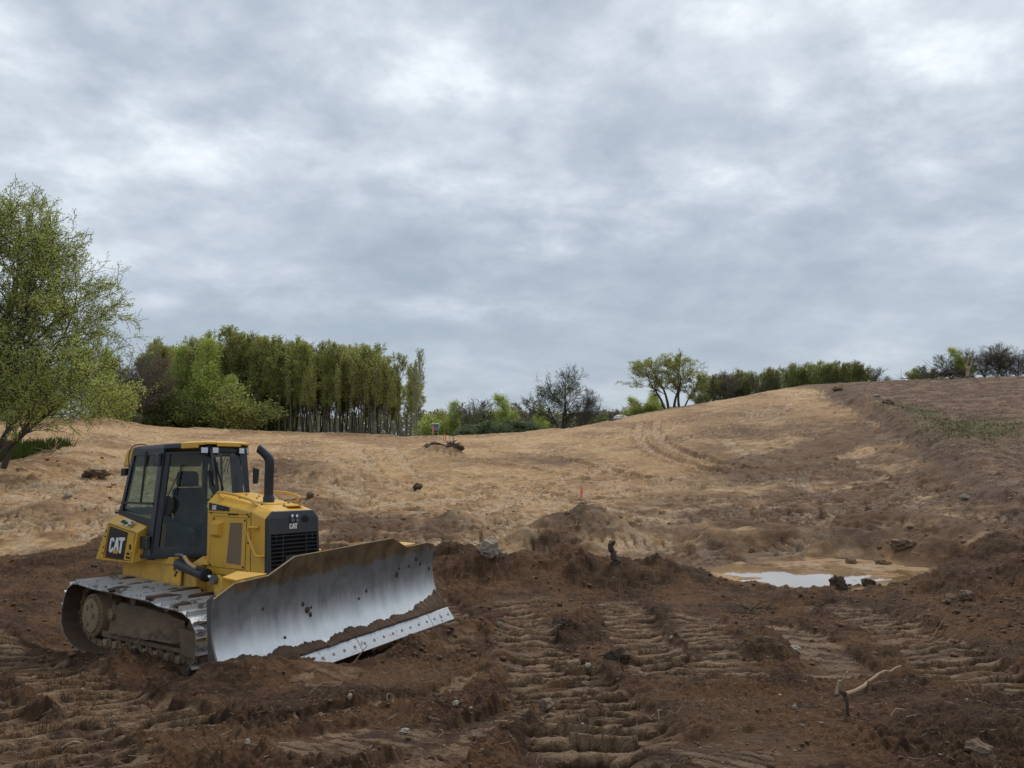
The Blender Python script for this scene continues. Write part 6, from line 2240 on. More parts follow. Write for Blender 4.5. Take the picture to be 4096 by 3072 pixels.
    place = ['right of the willow', 'in the gap after the willow', 'in the gap, right of the bare grey one', 'left of the long green row', 'at the left end of the long green row', 'opening the long green row', 'in the row above the sandy hill', 'in the row over the top of the sandy hill',
             'in the row beside the full green one', 'in the middle of the hilltop row', 'behind the middle of the hilltop row', 'in the row before the brown field begins', 'over the corner of the brown field', 'near the right end of the hilltop row', 'at the right shoulder of the hilltop row',
             'closing the hilltop row on the right', 'after the end of the hilltop row', 'standing alone on the bare skyline', 'under the right boughs of the willow']
    for (px, yt, k), d, p in zip(row, desc, place):
        tree_at(k, px, yt, 112 + (px % 7), '%s tree %s' % (d, p), 'hilltop_tree', wide=1.5 if k[:4] in ('full', 'bush') else 1.35)
    for k in range(22):
        px = 2870 + k * 29 + rnd.uniform(-8, 8)
        tree_at(('hill0', 'twiggy1', 'hill2', 'hill1')[k % 4], px, 1490 - (px - 2870) * .04 + rnd.uniform(-8, 12), rnd.uniform(118, 128), 'green tree in the second rank of the hilltop row, half hidden by others', 'hilltop_tree', group='second rank of the hilltop row', wide=1.3)
    right = [(3660, 1488, 'bush0', 'low bush left of the gap in the right skyline'), (3700, 1478, 'bushsage', 'pale low bush on the right skyline'), (3740, 1490, 'bush0', 'low bush beside the brush pile'), (3800, 1430, 'twiggy1', 'pale airy tree left of the broken stump'),
             (3850, 1405, 'full1', 'green tree behind the broken stump'), (3890, 1400, 'budding', 'budding tree right behind the broken stump'), (3935, 1390, 'bare0', 'bare tree right of the broken stump'), (3975, 1385, 'budding', 'brown budding tree left of the tallest bare one'),
             (4020, 1378, 'bare1', 'tallest bare tree near the right edge'), (4065, 1395, 'bare0', 'bare tree second from the right edge'), (4110, 1390, 'budding', 'budding tree cut by the right edge of the view'), (4180, 1400, 'bare1', 'bare tree beyond the right edge'), (3830, 1450, 'twiggy1', 'small pale tree at the broken stump')]
    for px, yt, k, lab in right:
        tree_at(k, px, yt - 16, 108 + (px % 5), lab, 'skyline_tree', wide=1.15)

    # --- far wood: one mass
    V, F = [], []
    rng = np.random.default_rng(4)
    nn = 60000
    a = rng.uniform(-.75, .62, nn)
    Y = rng.uniform(215, 265, nn)
    X = a * Y
    prof = 1668 + 14 * fbm(a * 26, a * 0, 4, 3) + np.where(a > .1, -(a - .1) * 130, 0) + np.where(a < -.2, 12, 0)
    prof = prof - 12
    _, e = ray_ae(2048, prof)
    topz = CAM_H + e * 240
    gz = base_z(X, Y)
    zz = gz + (topz - gz) * rng.random(nn) ** .7
    c = np.stack([X, Y, zz], 1)
    s_ = rng.uniform(.25, .6, (nn, 1))
    u = rng.normal(0, 1, (nn, 3))
    u /= np.linalg.norm(u, axis=1, keepdims=True)
    v = np.cross(u, rng.normal(0, 1, (nn, 3)))
    v /= np.linalg.norm(v, axis=1, keepdims=True)
    V = np.stack([c - u * s_, c + v * s_ * .6, c + u * s_, c - v * s_ * .6], 1).reshape(-1, 3)
    o = np_mesh('far_wood', V, np.arange(4 * nn).reshape(-1, 4), MAT['leaf_far'])
    tag(o, 'far belt of budding woodland behind the crest', 'woodland', kind='stuff')


leaf_material('leaf_far', (.18, .175, .10), (.32, .30, .17), .4)
build_trees()


def grass_patch(name, label, n, sampler, size, mat, seed):
    rng = np.random.default_rng(seed)
    x, y = sampler(rng, n)
    z = terrain_z(x, y)[0]
    n = len(x)
    h = size * rng.uniform(.4, 1.3, n)
    ang = rng.uniform(0, 6.28, n)
    w = h * .10
    lean = rng.normal(0, .35, (n, 2)) * h[:, None]
    b0 = np.stack([x - np.cos(ang) * w, y - np.sin(ang) * w, z - .02], 1)
    b1 = np.stack([x + np.cos(ang) * w, y + np.sin(ang) * w, z - .02], 1)
    tp = np.stack([x + lean[:, 0], y + lean[:, 1], z + h], 1)
    V = np.stack([b0, b1, tp], 1).reshape(-1, 3)
    o = np_mesh(name, V, np.arange(3 * n).reshape(-1, 3), mat)
    return tag(o, label, 'grass', kind='stuff')


def in_px(pxr, yr, Yr, power=1.0):
    def f(rng, n):
        px, Y = rng.uniform(*pxr, n), rng.uniform(*Yr, n)
        a, _ = ray_ae(px, np.full(n, 1800.0))
        x = a * Y
        e = (base_z(x, Y) - CAM_H) / Y
        p2, q2 = ae_px(x / Y, e)
        gr = blob(p2, q2, (3640, 1655), 120, 28) + blob(p2, q2, (3900, 1715), 210, 42) + .5 * blob(p2, q2, (3780, 1790), 180, 40) + .35 * fbm(x * .4, Y * .4, 3, 9)
        m = gr > rng.random(len(gr)) * .9 + .12
        return x[m], Y[m]
    return f


def left_bank(rng, n):
    px, Y = rng.uniform(-500, 345, n), rng.uniform(28, 44, n)
    a, _ = ray_ae(px, np.full(n, 1850.0))
    x = a * Y
    e = (base_z(x, Y) - CAM_H) / Y
    p2, q2 = ae_px(x / Y, e)
    lim = np.interp(p2, [-3000, 0, 120, 250, 345], [1960, 1868, 1830, 1795, 1778])
    m = (q2 < lim + 5 * fbm(x, Y, 3, 7)) & (q2 > 1772 - (345 - p2) * .02)
    return x[m], Y[m]


grass_patch('grass', 'green grass on the shaded bank beneath the leaning tree', 26000, left_bank, .22, MAT['grass_blade'], 1)
grass_patch('weeds', 'tall dark undergrowth around the leaning trunks', 9000, lambda rng, n: tuple(q[:n] for q in left_bank(rng, n)), .55, MAT['grass_blade'], 2)
grass_patch('grass', 'green grass patches left on the brown cleared field', 30000, in_px((3480, 4250), (1630, 1800), (44, 75)), .16, MAT['grass_blade'], 3)
# ------------------------------------------------------------------ stones, roots, stakes, hut, debris
simple('stone_pale', (.30, .26, .205), .8, var=.5, scale=4, dirt=(.20, .14, .09), dscale=3, damt=.6, bump=.01)
simple('stone_brown', (.17, .115, .073), .85, var=.5, scale=5, dirt=(.12, .075, .045), dscale=3, damt=.7, bump=.01)
simple('stone_white', (.33, .29, .235), .7, var=.2, scale=3)
simple('wood_pale', (.42, .33, .22), .8, var=.5, scale=6, dirt=(.14, .09, .055), dscale=6, damt=.6)
simple('wood_dark', (.075, .052, .038), .9, var=.6, scale=6)
simple('root_tan', (.34, .23, .14), .85, var=.5, scale=8)
simple('loam', (.062, .038, .024), .95, var=.7, scale=3, dirt=(.10, .066, .044), dscale=4, damt=.6, bump=.02)
simple('hut_gray', (.25, .28, .29), .6, var=.2, scale=2)
simple('hut_roof', (.70, .72, .72), .5, var=.1)
simple('ribbon_pink', (.85, .13, .10), .5, var=.2)
simple('stake_wood', (.45, .34, .22), .8, var=.2)
simple('metal_post', (.35, .36, .36), .5, .4, var=.2)


def rock_obj(name, label, cat, loc, r, mat, seed, rot=0.0, flat=.0, group=None, n=4, amp=1.1):
    from mathutils import noise as mn
    bm = bmesh.new()
    bmesh.ops.create_icosphere(bm, subdivisions=n, radius=1.0)
    off = Vector((seed * 3.7, seed * 1.3, seed * 2.1))
    for v in bm.verts:
        # faceted: cut by a few planes
        p = v.co.copy()
        rr = 1.0
        rng = random.Random(seed)
        for _ in range(9):
            nrm = Vector((rng.gauss(0, 1), rng.gauss(0, 1), rng.gauss(0, 1))).normalized()
            d = rng.uniform(.62, .9)
            dp = p.dot(nrm)
            if dp * rr > d:
                rr = d / dp
        rr *= 1 + amp * .35 * mn.noise(p * 2 + off) + amp * .12 * mn.noise(p * 7 + off)
        v.co = Vector((p.x * r[0] * rr, p.y * r[1] * rr, p.z * r[2] * rr))
    me = bpy.data.meshes.new(name)
    bm.to_mesh(me)
    bm.free()
    me.materials.append(MAT[mat])
    me.polygons.foreach_set('use_smooth', [True] * len(me.polygons))
    me.set_sharp_from_angle(angle=math.radians(32))
    o = bpy.data.objects.new(name, me)
    COL.objects.link(o)
    o.location = loc
    o.rotation_euler = (random.Random(seed).uniform(-.2, .2), random.Random(seed + 1).uniform(-.2, .2), rot)
    return tag(o, label, cat, group)


def spot(px, py, y0=3.0, y1=140.0, dz_=0.0):
    """the first place along the viewing ray that meets the finished ground"""
    a, e = ray_ae(px, py)
    Y = np.geomspace(y0, y1, 900)
    z = terrain_z(a * Y, Y)[0]
    hit = np.nonzero(CAM_H + e * Y <= z)[0]
    k = hit[0] if len(hit) else len(Y) - 1
    return Vector((float(a * Y[k]), float(Y[k]), float(z[k]) + dz_))


def gz(x, y):
    return ground_at(x, y)


for px, py, w, h, mat, seed, nm, lab, cat in (
    (1950, 2222, .25, .20, 'stone_pale', 3, 'boulder', 'pale grey boulder half set in the dark berm right of the bulldozer blade', 'boulder'),
    (375, 1905, .65, .22, 'stone_brown', 5, 'rock_slab', 'flat brown rock lying on the sandy slope left of the bulldozer cab', 'rock'),
    (2482, 1686, 1.0, .45, 'stone_white', 7, 'white_stone', 'bright white stone on the sandy skyline below the willow', 'rock'),
    (3935, 3030, .080, .055, 'stone_brown', 9, 'rock', 'pale angular rock in the loose dirt at the lower right corner', 'rock'),
    (265, 1995, .14, .10, 'stone_pale', 11, 'stone', 'small round stone on the sandy slope above the dark track lane', 'stone'),
    (340, 2040, .05, .05, 'stone_pale', 12, 'stone', 'tiny stone between two track lanes left of the cab', 'stone'),
    (1240, 1990, .16, .14, 'stone_brown', 13, 'clod', 'brown clod below the spoil bank behind the exhaust stack', 'clod'),
    (1670, 1955, .28, .20, 'loam', 14, 'clod', 'dark lone clod on the rutted yellow sand in the middle', 'clod'),
    (2480, 2655, .15, .13, 'loam', 15, 'clod', 'big dark clod between the track prints in the middle foreground', 'clod'),
    (2190, 2850, .085, .06, 'stone_brown', 16, 'clod', 'tilted tan clod at the left of the deep foreground track prints', 'clod'),
    (3360, 2352, .17, .19, 'loam', 17, 'clod', 'dark upright clod standing on the berm in front of the puddle', 'clod'),
    (3480, 2362, .15, .10, 'loam', 18, 'clod', 'rounded dark clod on the berm, right of the upright one', 'clod'),
    (3870, 2400, .15, .11, 'stone_brown', 19, 'clod', 'larger blocky clod with a smooth cut face in the dark pile at the right', 'clod'),
    (3800, 2412, .11, .09, 'stone_brown', 20, 'clod', 'smaller dark block beside the smooth cut clod in the pile at the right', 'clod'),
    (3410, 2255, .18, .08, 'clod_dark', 21, 'clod', 'dark slab of soil on the far shore of the puddle', 'clod'),
    (3540, 2262, .18, .08, 'clod_dark', 22, 'clod', 'second dark slab of soil at the right end of the far puddle shore', 'clod'),
    (3010, 2212, .13, .10, 'stone_brown', 23, 'clod', 'brown clod on the low mound left of the puddle', 'clod'),
    (3620, 2190, .30, .14, 'stone_brown', 24, 'rock_slab', 'broad brown slab behind the puddle at its right end', 'rock'),
    (3080, 1548, .0, .0, 'stone_brown', 25, '', '', ''),
    (3560, 1615, .55, .30, 'stone_brown', 26, 'rock', 'grey brown rock on the windrow beside the grass patch', 'rock'),
    (3360, 1562, .7, .35, 'stone_brown', 27, 'rock', 'brown rock on top of the windrow near the skyline', 'rock'),
    (3510, 1590, .5, .25, 'stone_pale', 28, 'rock', 'pale flat rock on the windrow a little below its top', 'rock'),
    (3860, 1640 + 360, .16, .10, 'stone_pale', 29, 'stone', 'pale stone at the foot of the windrow in the right middle', 'stone'),
    (3050, 2500, .05, .035, 'stone_pale', 30, '', '', ''),
    (3185, 2602, .06, .035, 'stone_pale', 31, 'stone', 'smooth oval stone beside the streaked lane in the right foreground', 'stone'),
    (2686, 2568, .028, .022, 'stone_white', 32, 'pebble_stone', 'pale round stone on the ridge between two foreground print lanes', 'stone'),
    (1997, 2506, .045, .035, 'stone_pale', 33, 'stone', 'whitish stone left of the first print lane beyond the blade', 'stone'),
    (2352, 2700, .035, .028, 'stone_white', 34, 'stone', 'white pebble just above the deep foreground prints', 'stone'),
    (1823, 2822, .03, .022, 'stone_white', 35, 'stone', 'white pebble in the plain brown soil, lower middle', 'stone'),
    (1400, 2835, .03, .025, 'stone_pale', 36, 'stone', 'pebble by the smooth scraped strip, lower middle', 'stone'),
    (1620, 2936, .035, .022, 'stone_white', 37, 'stone', 'pale pebble among the fine cracks near the bottom edge', 'stone'),
    (990, 2976, .018, .016, 'stone_white', 38, 'stone', 'small white pebble at the bottom edge left of the middle', 'stone'),
    (3178, 2838, .02, .018, 'stone_white', 39, 'stone', 'small white pebble below the two sticks', 'stone'),
    (2620, 2585, .02, .016, 'stone_pale', 40, '', '', ''),
):
    if not nm or w <= 0:
        continue
    p = spot(px, py)
    if nm == 'clod' and seed in (17, 18):
        p = pt(px, py, 14.75)
        p.z = gz(p.x, p.y)
    if p.y > 60 and py < 1700:
        p = pt(px, py, 99.0) if px < 3000 else p
        p.z = gz(p.x, p.y)
    rock_obj(nm if nm != 'pebble_stone' else 'stone', lab, cat, p + Vector((0, w * .3, h * .35)), (w, w * .8, h), mat, seed, rot=seed * 1.7)


def branchy(name, label, cat, pts, r, mat, forks=(), seed=0, group=None):
    """a stick or root: a knobbly tapering tube with side twigs"""
    rng = random.Random(seed)
    P = smooth_path([Vector(p) for p in pts], 4)
    P = [p + Vector((rng.gauss(0, r * .35), rng.gauss(0, r * .35), rng.gauss(0, r * .35))) for p in P]
    n = len(P)
    mb = MB()
    base = Vector(P[0])
    mb.tube([p - base for p in P], [max(r * .35, r * (1 - .65 * i / n) * rng.uniform(.88, 1.12)) for i in range(n)], 7)
    o = mb.build(name, MAT[mat], None, smooth=True)
    o.location = base
    tag(o, label, cat, group)
    for f in forks:
        mb = MB()
        Q = smooth_path([Vector(p) - base for p in f], 3)
        mb.tube(Q, [max(r * .2, r * .5 * (1 - .7 * i / len(Q))) for i in range(len(Q))], 6)
        mb.build('twig', MAT[mat], o, smooth=True)
    return o


def up(p, dx=0, dy=0, dz_=0):
    return Vector((p.x + dx, p.y + dy, p.z + dz_))


# two sticks in the right foreground
a = spot(3345, 2775)
b = pt(3385, 2685, a.y - .05)
branchy('stick', 'pale barkless stick standing up out of the dirt in the right foreground', 'stick', [up(a, 0, 0, -.05), up(a, .02, 0, .07), a.lerp(b, .6) + Vector((.01, 0, 0)), b], .018, 'wood_pale', seed=1)
a, b = spot(3375, 2795), spot(3595, 2715)
a, b = up(a, 0, 0, .03), up(b, 0, -.03, .12)
branchy('stick', 'long brown stick lying slantwise right of the pale upright stick', 'stick', [up(a, 0, 0, .0), a.lerp(b, .35) + Vector((0, 0, -.02)), a.lerp(b, .6) + Vector((0, 0, .02)), b], .017, 'root_tan', seed=2)
a = spot(3385, 2860)
branchy('root', 'dark hooked root below the two sticks', 'root', [up(a, -.03, 0, .16), up(a, .0, 0, .10), up(a, .03, 0, -.05)], .018, 'wood_dark', seed=3)
# thin roots sticking out of the soil
ROOTS = [
    (3720, 2560, 60, -90, 'curved pale root on the foot of the dark pile at the right'), (3620, 2400, 5, -60, 'short straight twig upright in the dark pile at the right'), (2975, 2450, -10, -60, 'thin upright weed stalk on the berm'),
    (3060, 2440, 90, -60, 'dark forked twig on the berm before the puddle'), (2490, 2440, -12, -110, 'tall thin twig with a pale bent root at the far end of the print lanes'), (2130, 2390, 90, 14, 'pale short stick lying at the far end of the first print lane'),
    (1410, 2660, 60, -80, 'dark thin root hanging before the cutting edge'), (960, 2810, 55, -40, 'forked pale root on the scraped bank below the blade'), (1230, 2780, 130, -50, 'long thin root on the scraped bank right of the forked one'),
    (240, 2990, 90, -18, 'pale root wisp in the bottom left corner'), (520, 2540 + 60, 60, -60, 'thin rootlet on the soil by the near track'), (110, 2300, 60, -50, 'curled rootlet in the dark soil at the left edge'),
    (1000, 2520 + 180, 20, -30, 'tiny root beneath the near blade corner'), (2640, 2880, 8, -40, 'short grass stem by the right side of the deep prints'), (1555, 2830, 14, -50, 'grass stem at the scraped strip'),
    (3440, 2770, 30, -50, 'short upright twig right of the dark hooked root'), (3900, 2790, -40, -60, 'pair of stems at the right edge of the foreground'), (3550, 2870, 70, -30, 'half buried pale root in the lower right'), (2980, 2880, 10, -30, 'stubby root end above the plain lower right soil'),
    (820, 2640, 30, -40, 'rootlet beside the track rollers'), (700, 2620, -30, -45, 'pale rootlet curling by the near track'), (2210, 2520, 60, -20, 'brown curved root on the lane beyond the blade'),
    (1745, 2950, 10, -35, 'short stalk near the bottom middle'), (3000, 2480, 40, -30, 'reddish root on the soil beyond the right lane'),
]
for k, (px, py, dx, dy, lab) in enumerate(ROOTS):
    p = spot(px, py)
    q = pt(px + dx, py + dy, p.y + (.05 if abs(dy) > 30 else -.02))
    rr = random.Random(k)
    mid = p.lerp(q, .5) + Vector((rr.uniform(-.04, .04), 0, rr.uniform(.0, .04)))
    branchy('root' if k % 3 else 'twig', lab, 'root' if k % 3 else 'twig', [up(p, 0, 0, -.02), mid, q], .0055 + .003 * (k % 3 == 0), ('root_tan', 'wood_pale', 'root_tan', 'wood_dark')[k % 4], seed=k + 40)
# stump post on the berm
p = pt(2448, 2255, 14.75)
g0 = gz(p.x, p.y)
branchy('stump', 'dark broken stub of a stump standing on the berm beyond the print lanes', 'stump', [(p.x + .10, p.y, g0 - .1), (p.x + .06, p.y, g0 + .12), (p.x - .02, p.y, g0 + .30), (p.x - .04, p.y, g0 + .40)], .085, 'wood_dark', seed=5)


# stakes with pink ribbon
def stake(label, base, h, lean, rw, rh, r=.018):
    o = branchy('survey_stake', label, 'survey stake', [base - Vector((0, 0, .1)), base + Vector((lean * .5, 0, h * .5)), base + Vector((lean, 0, h))], r, 'stake_wood', seed=9)
    mb = MB()
    n = 8
    top = Vector((lean, -.02, h + .1))
    for i in range(n):
        t0, t1 = i / n, (i + 1) / n
        a0, a1 = top + Vector((math.sin(t0 * 5) * .02 + t0 * rw, -.01 * i, -rh * t0)), top + Vector((math.sin(t1 * 5) * .02 + t1 * rw, -.01 * (i + 1), -rh * t1))
        w = Vector((rw * .55 + .02, .02, 0))
        mb.add([a0, a0 + w, a1 + w, a1, a0 + Vector((0, .006, 0)), a0 + w + Vector((0, .006, 0)), a1 + w + Vector((0, .006, 0)), a1 + Vector((0, .006, 0))], [(0, 3, 2, 1), (4, 5, 6, 7), (0, 1, 5, 4), (2, 3, 7, 6), (1, 2, 6, 5), (3, 0, 4, 7)])
    mb.build('ribbon', MAT['ribbon_pink'], o)
    return o


p = pt(2328, 2015, 21.6)
stake('survey stake with a pink ribbon on the root covered mound in the middle', Vector((p.x, p.y, gz(p.x, p.y))), .55, -.06, .05, .34, .012)
p = pt(1772, 1785, 60)
stake('distant pink ribboned stake beside the dark uprooted stump', Vector((p.x, p.y, gz(p.x, p.y))), .9, .12, .10, .55, .035)
p = pt(1731, 1745, 96)
stake('pink marker post in front of the stilted hut', Vector((p.x, p.y, gz(p.x, p.y))), 1.25, -.05, .18, 1.0, .06)


# roots hanging off the mound, uprooted stump, root wad
def root_mass(name, label, cat, c, r, n, L, rad, mats=('wood_dark', 'loam'), seed=0, updir=.4, core=True):
    rng = random.Random(seed)
    root = empty(name, loc=c, label=label, cat=cat)
    if core:
        mb = MB()
        lumps(mb, (0, 0, 0), (r * 1.15, r, r * .62), rng, 4)
        for k in range(5):
            lumps(mb, (rng.gauss(0, r * .4), rng.gauss(0, r * .35), rng.uniform(r * .1, r * .40)), (r * .36, r * .36, r * .30), rng, 3)
        mb.build('soil_core', MAT[mats[1]], root, smooth=True)
    for k in range(n):
        mb = MB()
        az = rng.uniform(0, 6.28)
        d = Vector((math.cos(az), math.sin(az) * .7, rng.uniform(-.2, 1) * updir)).normalized()
        p = Vector((rng.gauss(0, r * .3), rng.gauss(0, r * .2), r * .3))
        pts = [p]
        for i in range(5):
            d = (d + Vector((rng.gauss(0, .35), rng.gauss(0, .3), rng.gauss(0, .3) - .12))).normalized()
            pts.append(pts[-1] + d * L / 5 * rng.uniform(.7, 1.2))
        mb.tube(pts, [rad * (1 - .15 * i) * rng.uniform(.8, 1.1) for i in range(6)], 5)
        mb.build('root', MAT[mats[0]], root, smooth=True)
    return root


p = pt(1738, 1806, 60.5)
p.z = gz(p.x, p.y) - .25
root_mass('earth_heap', 'dark heap of root soil at the foot of the distant ribboned stake', 'earth heap', p, .8, 8, 1.0, .035, seed=1)
p = pt(1812, 1798, 60.2)
p.z = gz(p.x, p.y) - .22
root_mass('uprooted_stump', 'dark uprooted stump with splayed roots, right of the distant ribboned stake', 'stump', p, .6, 26, .95, .05, seed=2, updir=1.4)
p = pt(2335, 2015, 21.4)
p.z = gz(p.x, p.y)
root_mass('root_tangle', 'tangle of thin dark roots on top of the ribboned mound', 'roots', p, .35, 16, .5, .008, seed=3, updir=.3, core=False)
p = pt(2310, 2085, 20.6)
p.z = gz(p.x, p.y) + .1
root_mass('root_tangle', 'pale roots hanging from the dug face of the ribboned mound', 'roots', p, .3, 9, .45, .010, mats=('root_tan', 'loam'), seed=4, updir=.2, core=False)
p = spot(205, 1818)
root_mass('root_wad', 'orange brown root wad at the rim of the bank under the leaning tree', 'roots', p, .3, 12, 1.0, .028, mats=('root_tan', 'loam'), seed=5, updir=.7, core=False)
p = spot(80, 1882)
root_mass('root_wad', 'small brown root wad low on the bank at the left edge', 'roots', p, .25, 8, .7, .022, mats=('root_tan', 'loam'), seed=6, updir=.3, core=False)
p = spot(3010, 2455)
root_mass('root_tangle', 'dark root tangle on the near side of the berm before the puddle', 'roots', p, .15, 12, .4, .010, seed=7, updir=.5, core=False)
p = spot(2250, 2520)
root_mass('root_tangle', 'matted clump of rootlets on the ridge between the first two print lanes', 'roots', p, .10, 20, .22, .004, seed=8, updir=.7, core=False)
p = pt(2455, 1697, 99)
p.z = gz(p.x, p.y) - .3
root_mass('root_wad', 'low dark root wad under the white stone on the skyline', 'roots', p, .6, 5, .8, .03, seed=9, updir=.1)

# --- raised hut on stilts
hb = pt(1741, 1760, 150)
hz = float(base_z(hb.x, hb.y))
S_ = 150 / FOC
top_z = CAM_H + float(ray_ae(1741, 1694)[1]) * 150
bot_z = CAM_H + float(ray_ae(1741, 1723)[1]) * 150
hut = empty('stilt_hut', loc=(hb.x, hb.y, hz), label='grey box hut on stilts with two dark window slots, just behind the crest', cat='hunting hut')
w = 13.5 * S_
zb, ztp = bot_z - hz, top_z - hz
MB().hexa([(-w * .92, -w, zb), (w * .92, -w, zb), (w * .92, w, zb), (-w * .92, w, zb), (-w, -w, ztp - .12), (w, -w, ztp - .12), (w, w, ztp - .12), (-w, w, ztp - .12)]).build('hut_box', MAT['hut_gray'], hut, bevel=.03)
MB().hexa([(-w * 1.06, -w * 1.06, ztp - .115), (w * 1.06, -w * 1.06, ztp - .115), (w * 1.06, w * 1.06, ztp - .10), (-w * 1.06, w * 1.06, ztp - .10), (-w * 1.02, -w, ztp), (w * 1.02, -w, ztp), (w * 1.02, w, ztp + .05), (-w * 1.02, w, ztp + .05)]).build('roof', MAT['hut_roof'], hut)
for x in (-.30, .50):
    MB().box(x * w - .17, x * w + .17, -w - .03, -w * .98, (zb + ztp) / 2 + .12, (zb + ztp) / 2 + .30).build('window', MAT['dark_void'], hut)
MB().box(-w * .9, w * .9, -w * .9, w * .9, zb - .14, zb - .01).build('platform', MAT['wood_dark'], hut)
for sx in (-1, 1):
    for sy in (-1, 1):
        MB().bar((sx * w * .8, sy * w * .8, zb - .12), (sx * w * 1.15, sy * w * 1.15, -.3), .10, .10).build('leg', MAT['metal_post'], hut)
MB().bar((-w * .8, -w * .8, zb - .3), (w * 1.0, -w * 1.0, 0), .06, .06).build('brace', MAT['metal_post'], hut)
MB().bar((w * .8, -w * .8, zb - .3), (-w * .2, -w * 1.0, zb - 1.2), .06, .06).build('brace', MAT['wood_dark'], hut)

# --- brush pile, broken stump, litter on the brown hilltop
p = pt(3790, 1510, 93)
p.z = gz(p.x, p.y)
bp = root_mass('brush_pile', 'low brush pile of branches on the skyline of the brown field', 'brush pile', p, 2.2, 60, 3.6, .05, mats=('wood_dark', 'wood_dark'), seed=10, updir=.25, core=False)
p = pt(3870, 1520, 91)
g0 = gz(p.x, p.y)
st = branchy('broken_stump', 'splintered pale stump standing upright on the skyline of the brown field', 'stump', [(p.x, p.y, g0 - .3), (p.x + .05, p.y, g0 + .7), (p.x - .05, p.y, g0 + 1.5), (p.x + .1, p.y, g0 + 2.2)], .24, 'wood_pale', forks=([(p.x, p.y, g0 + .9), (p.x + .5, p.y, g0 + 1.7), (p.x + .6, p.y, g0 + 2.4)],), seed=12)
p = pt(3620, 1528, 92)
p.z = gz(p.x, p.y)
root_mass('brush_pile', 'small spiky brush heap on the skyline left of the low brush pile', 'brush pile', p, .8, 16, 1.5, .03, mats=('wood_dark', 'wood_dark'), seed=13, updir=.6, core=False)


def scatter_region(rng, n, pxr, yr, Yr, test):
    px, Y = rng.uniform(*pxr, n), rng.uniform(*Yr, n)
    a, _ = ray_ae(px, np.full(n, 1800.0))
    x = a * Y
    e = (base_z(x, Y) - CAM_H) / Y
    p2, q2 = ae_px(x / Y, e)
    m = (q2 > yr[0]) & (q2 < yr[1]) & test(p2, q2, x, Y)
    return x[m], Y[m]


def sliver_litter(name, label, xy, ln, wd, mats, seed, cat='litter', lift=.5):
    rng = np.random.default_rng(seed)
    x, y = xy
    n = len(x)
    z = terrain_z(x, y)[0]
    L = ln * rng.uniform(.3, 1.5, n) ** 1.3
    ang = rng.uniform(0, 3.14, n)
    el = rng.normal(0, .25, n)
    d = np.stack([np.cos(ang) * np.cos(el), np.sin(ang) * np.cos(el), np.sin(el)], 1)
    s_ = np.stack([-np.sin(ang), np.cos(ang), np.zeros(n)], 1)
    u = np.array([0, 0, 1.0])
    c = np.stack([x, y, z + wd * lift], 1)
    w = (wd * rng.uniform(.5, 1.3, n))[:, None]
    L = L[:, None]
    V = np.stack([c - d * L + s_ * w * .5, c - d * L - s_ * w * .5, c - d * L + u * w * .8, c + d * L + s_ * w * .3, c + d * L - s_ * w * .3, c + d * L + u * w * .6], 1).reshape(-1, 3)
    b = np.arange(n)[:, None] * 6
    F = np.concatenate([b + np.array([[0, 1, 4, 3]]), b + np.array([[1, 2, 5, 4]]), b + np.array([[2, 0, 3, 5]])])
    o = np_mesh(name, V, F, MAT[mats[0]])
    if len(mats) > 1:
        for m_ in mats[1:]:
            o.data.materials.append(MAT[m_])
        mi = np.tile(rng.integers(0, len(mats), n), 3).astype(np.int32)
        o.data.polygons.foreach_set('material_index', mi)
    return tag(o, label, cat, kind='stuff')


rng = np.random.default_rng(21)
# the white stone keeps its own paint
simple('stone_bright', (.72, .72, .68), .7, var=.2, scale=3)
for o_w in bpy.data.objects:
    if o_w.name == 'white_stone':
        o_w.data.materials[0] = MAT['stone_bright']
tst = lambda p, q, x, y: p > np.interp(q, [b[1] for b in BORDER], [b[0] for b in BORDER]) + 20
sliver_litter('wood_litter', 'broken twigs and wood chips strewn over the brown cleared field', scatter_region(rng, 26000, (3150, 4400), (1500, 2080), (24, 95), tst), .15, .020, ('root_tan', 'wood_dark', 'wood_pale', 'root_tan', 'stone_brown'), 1, 'wood litter')
sliver_litter('root_litter', 'fine rootlets and straw in the dark churned soil', scatter_region(rng, 5200, (-200, 4300), (2200, 3100), (4.0, 15.5), lambda p, q, x, y: (y < 15)), .045, .0035, ('root_tan', 'wood_dark', 'wood_pale', 'wood_dark'), 2, 'root litter')
sliver_litter('root_litter', 'twigs and rootlets on the sandy cut', scatter_region(rng, 2600, (-200, 4300), (1760, 2260), (16, 80), lambda p, q, x, y: fbm(x * .3, y * .3, 3, 5) > 0), .14, .014, ('wood_dark', 'root_tan', 'wood_dark'), 3, 'root litter')


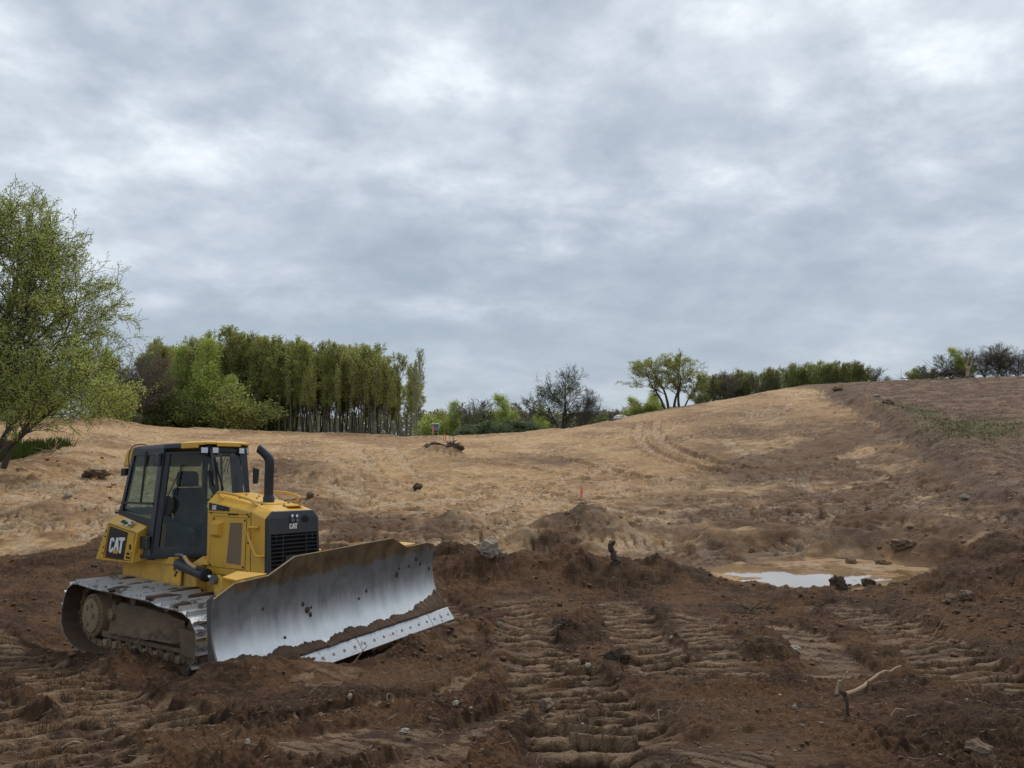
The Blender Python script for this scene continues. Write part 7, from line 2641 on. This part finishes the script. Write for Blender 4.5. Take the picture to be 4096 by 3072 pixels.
# --- clods and grit
def clods(name, label, x, y, r, mat, seed, cat):
    """many small irregular lumps in one mesh"""
    rng = np.random.default_rng(seed)
    bm = bmesh.new()
    bmesh.ops.create_icosphere(bm, subdivisions=1, radius=1.0)
    base = np.array([v.co[:] for v in bm.verts])
    faces = np.array([[v.index for v in f.verts] for f in bm.faces])
    bm.free()
    n = len(x)
    z = terrain_z(x, y)[0]
    k = rng.uniform(.55, 1.25, (n, len(base), 1))
    sc = r[:, None, None] * rng.uniform(.6, 1.2, (n, 1, 3)) * np.array([1, 1, .5])
    V = base[None] * k * sc
    a = rng.uniform(0, 6.28, n)
    ca, sa = np.cos(a)[:, None], np.sin(a)[:, None]
    X = V[..., 0] * ca - V[..., 1] * sa + x[:, None]
    Y_ = V[..., 0] * sa + V[..., 1] * ca + y[:, None]
    Z = V[..., 2] + (z + r * .25)[:, None]
    V = np.stack([X, Y_, Z], -1).reshape(-1, 3)
    F = (faces[None] + (np.arange(n) * len(base))[:, None, None]).reshape(-1, 3)
    o = np_mesh(name, V, F, MAT[mat])
    return tag(o, label, cat, kind='stuff')


def clod_field(seed, n, Yr, rmin, rmax, pw, dark=True, pxr=(-200, 4300)):
    rng = np.random.default_rng(seed)
    px = rng.uniform(*pxr, n)
    Y = np.exp(rng.uniform(math.log(Yr[0]), math.log(Yr[1]), n))
    a, _ = ray_ae(px, np.full(n, 2500.0))
    x = a * Y
    h, pile, press, groove = features(x, Y)
    p2, q2, dk, top, w1, w2 = zones(x, Y, pile)
    tumb = sstep(-.1, .5, fbm(x * .7 + 7, Y * .7, 3, 9))
    keep = rng.random(n) < (tumb * .8 + .10 + pile * .6) * (1 - press * .97) * (1 - groove * .5)
    keep &= (dk > .5) if dark else ((dk < .3) & (top < .5))
    if not dark:
        keep &= rng.random(n) < sstep(.1, .5, fbm(x * .25, Y * .3, 3, 15)) + pile * .8
    # keep the lumps off the machine
    X3 = np.stack([x, Y, base_z(x, Y), np.ones(n)], 1) @ np.array(DZI).T
    keep &= ~((X3[:, 0] > -.8) & (X3[:, 0] < 4.5) & (np.abs(X3[:, 1]) < 1.5))
    x, Y = x[keep], Y[keep]
    r = rmin + (rmax - rmin) * rng.random(len(x)) ** pw
    return x, Y, r


x, y, r = clod_field(1, 9000, (3.8, 9.0), .004, .026, 4.5)
clods('soil_clods', 'crumbly dark clods in the near churned soil', x, y, r, 'clod_dark', 1, 'soil clods')
x, y, r = clod_field(2, 9000, (8.5, 17), .010, .060, 4.5)
clods('soil_clods', 'crumbly dark clods around the machine and on the berm', x, y, r, 'clod_dark', 2, 'soil clods')
x, y, r = clod_field(3, 9000, (16, 75), .02, .12, 5.0, dark=False)
clods('sand_clods', 'brown clods scattered over the sandy cut', x, y, r, 'clod_tan', 3, 'soil clods')
rng = np.random.default_rng(9)
n = 420
px = rng.uniform(-100, 4200, n)
Y = np.exp(rng.uniform(math.log(4.2), math.log(60), n))
a, _ = ray_ae(px, np.full(n, 2500.0))
clods('pebbles', 'small pale pebbles lying all over the ground', a * Y, Y, (.006 + .010 * rng.random(n) ** 2) * (1 + Y / 16), 'stone_pale', 4, 'pebbles')
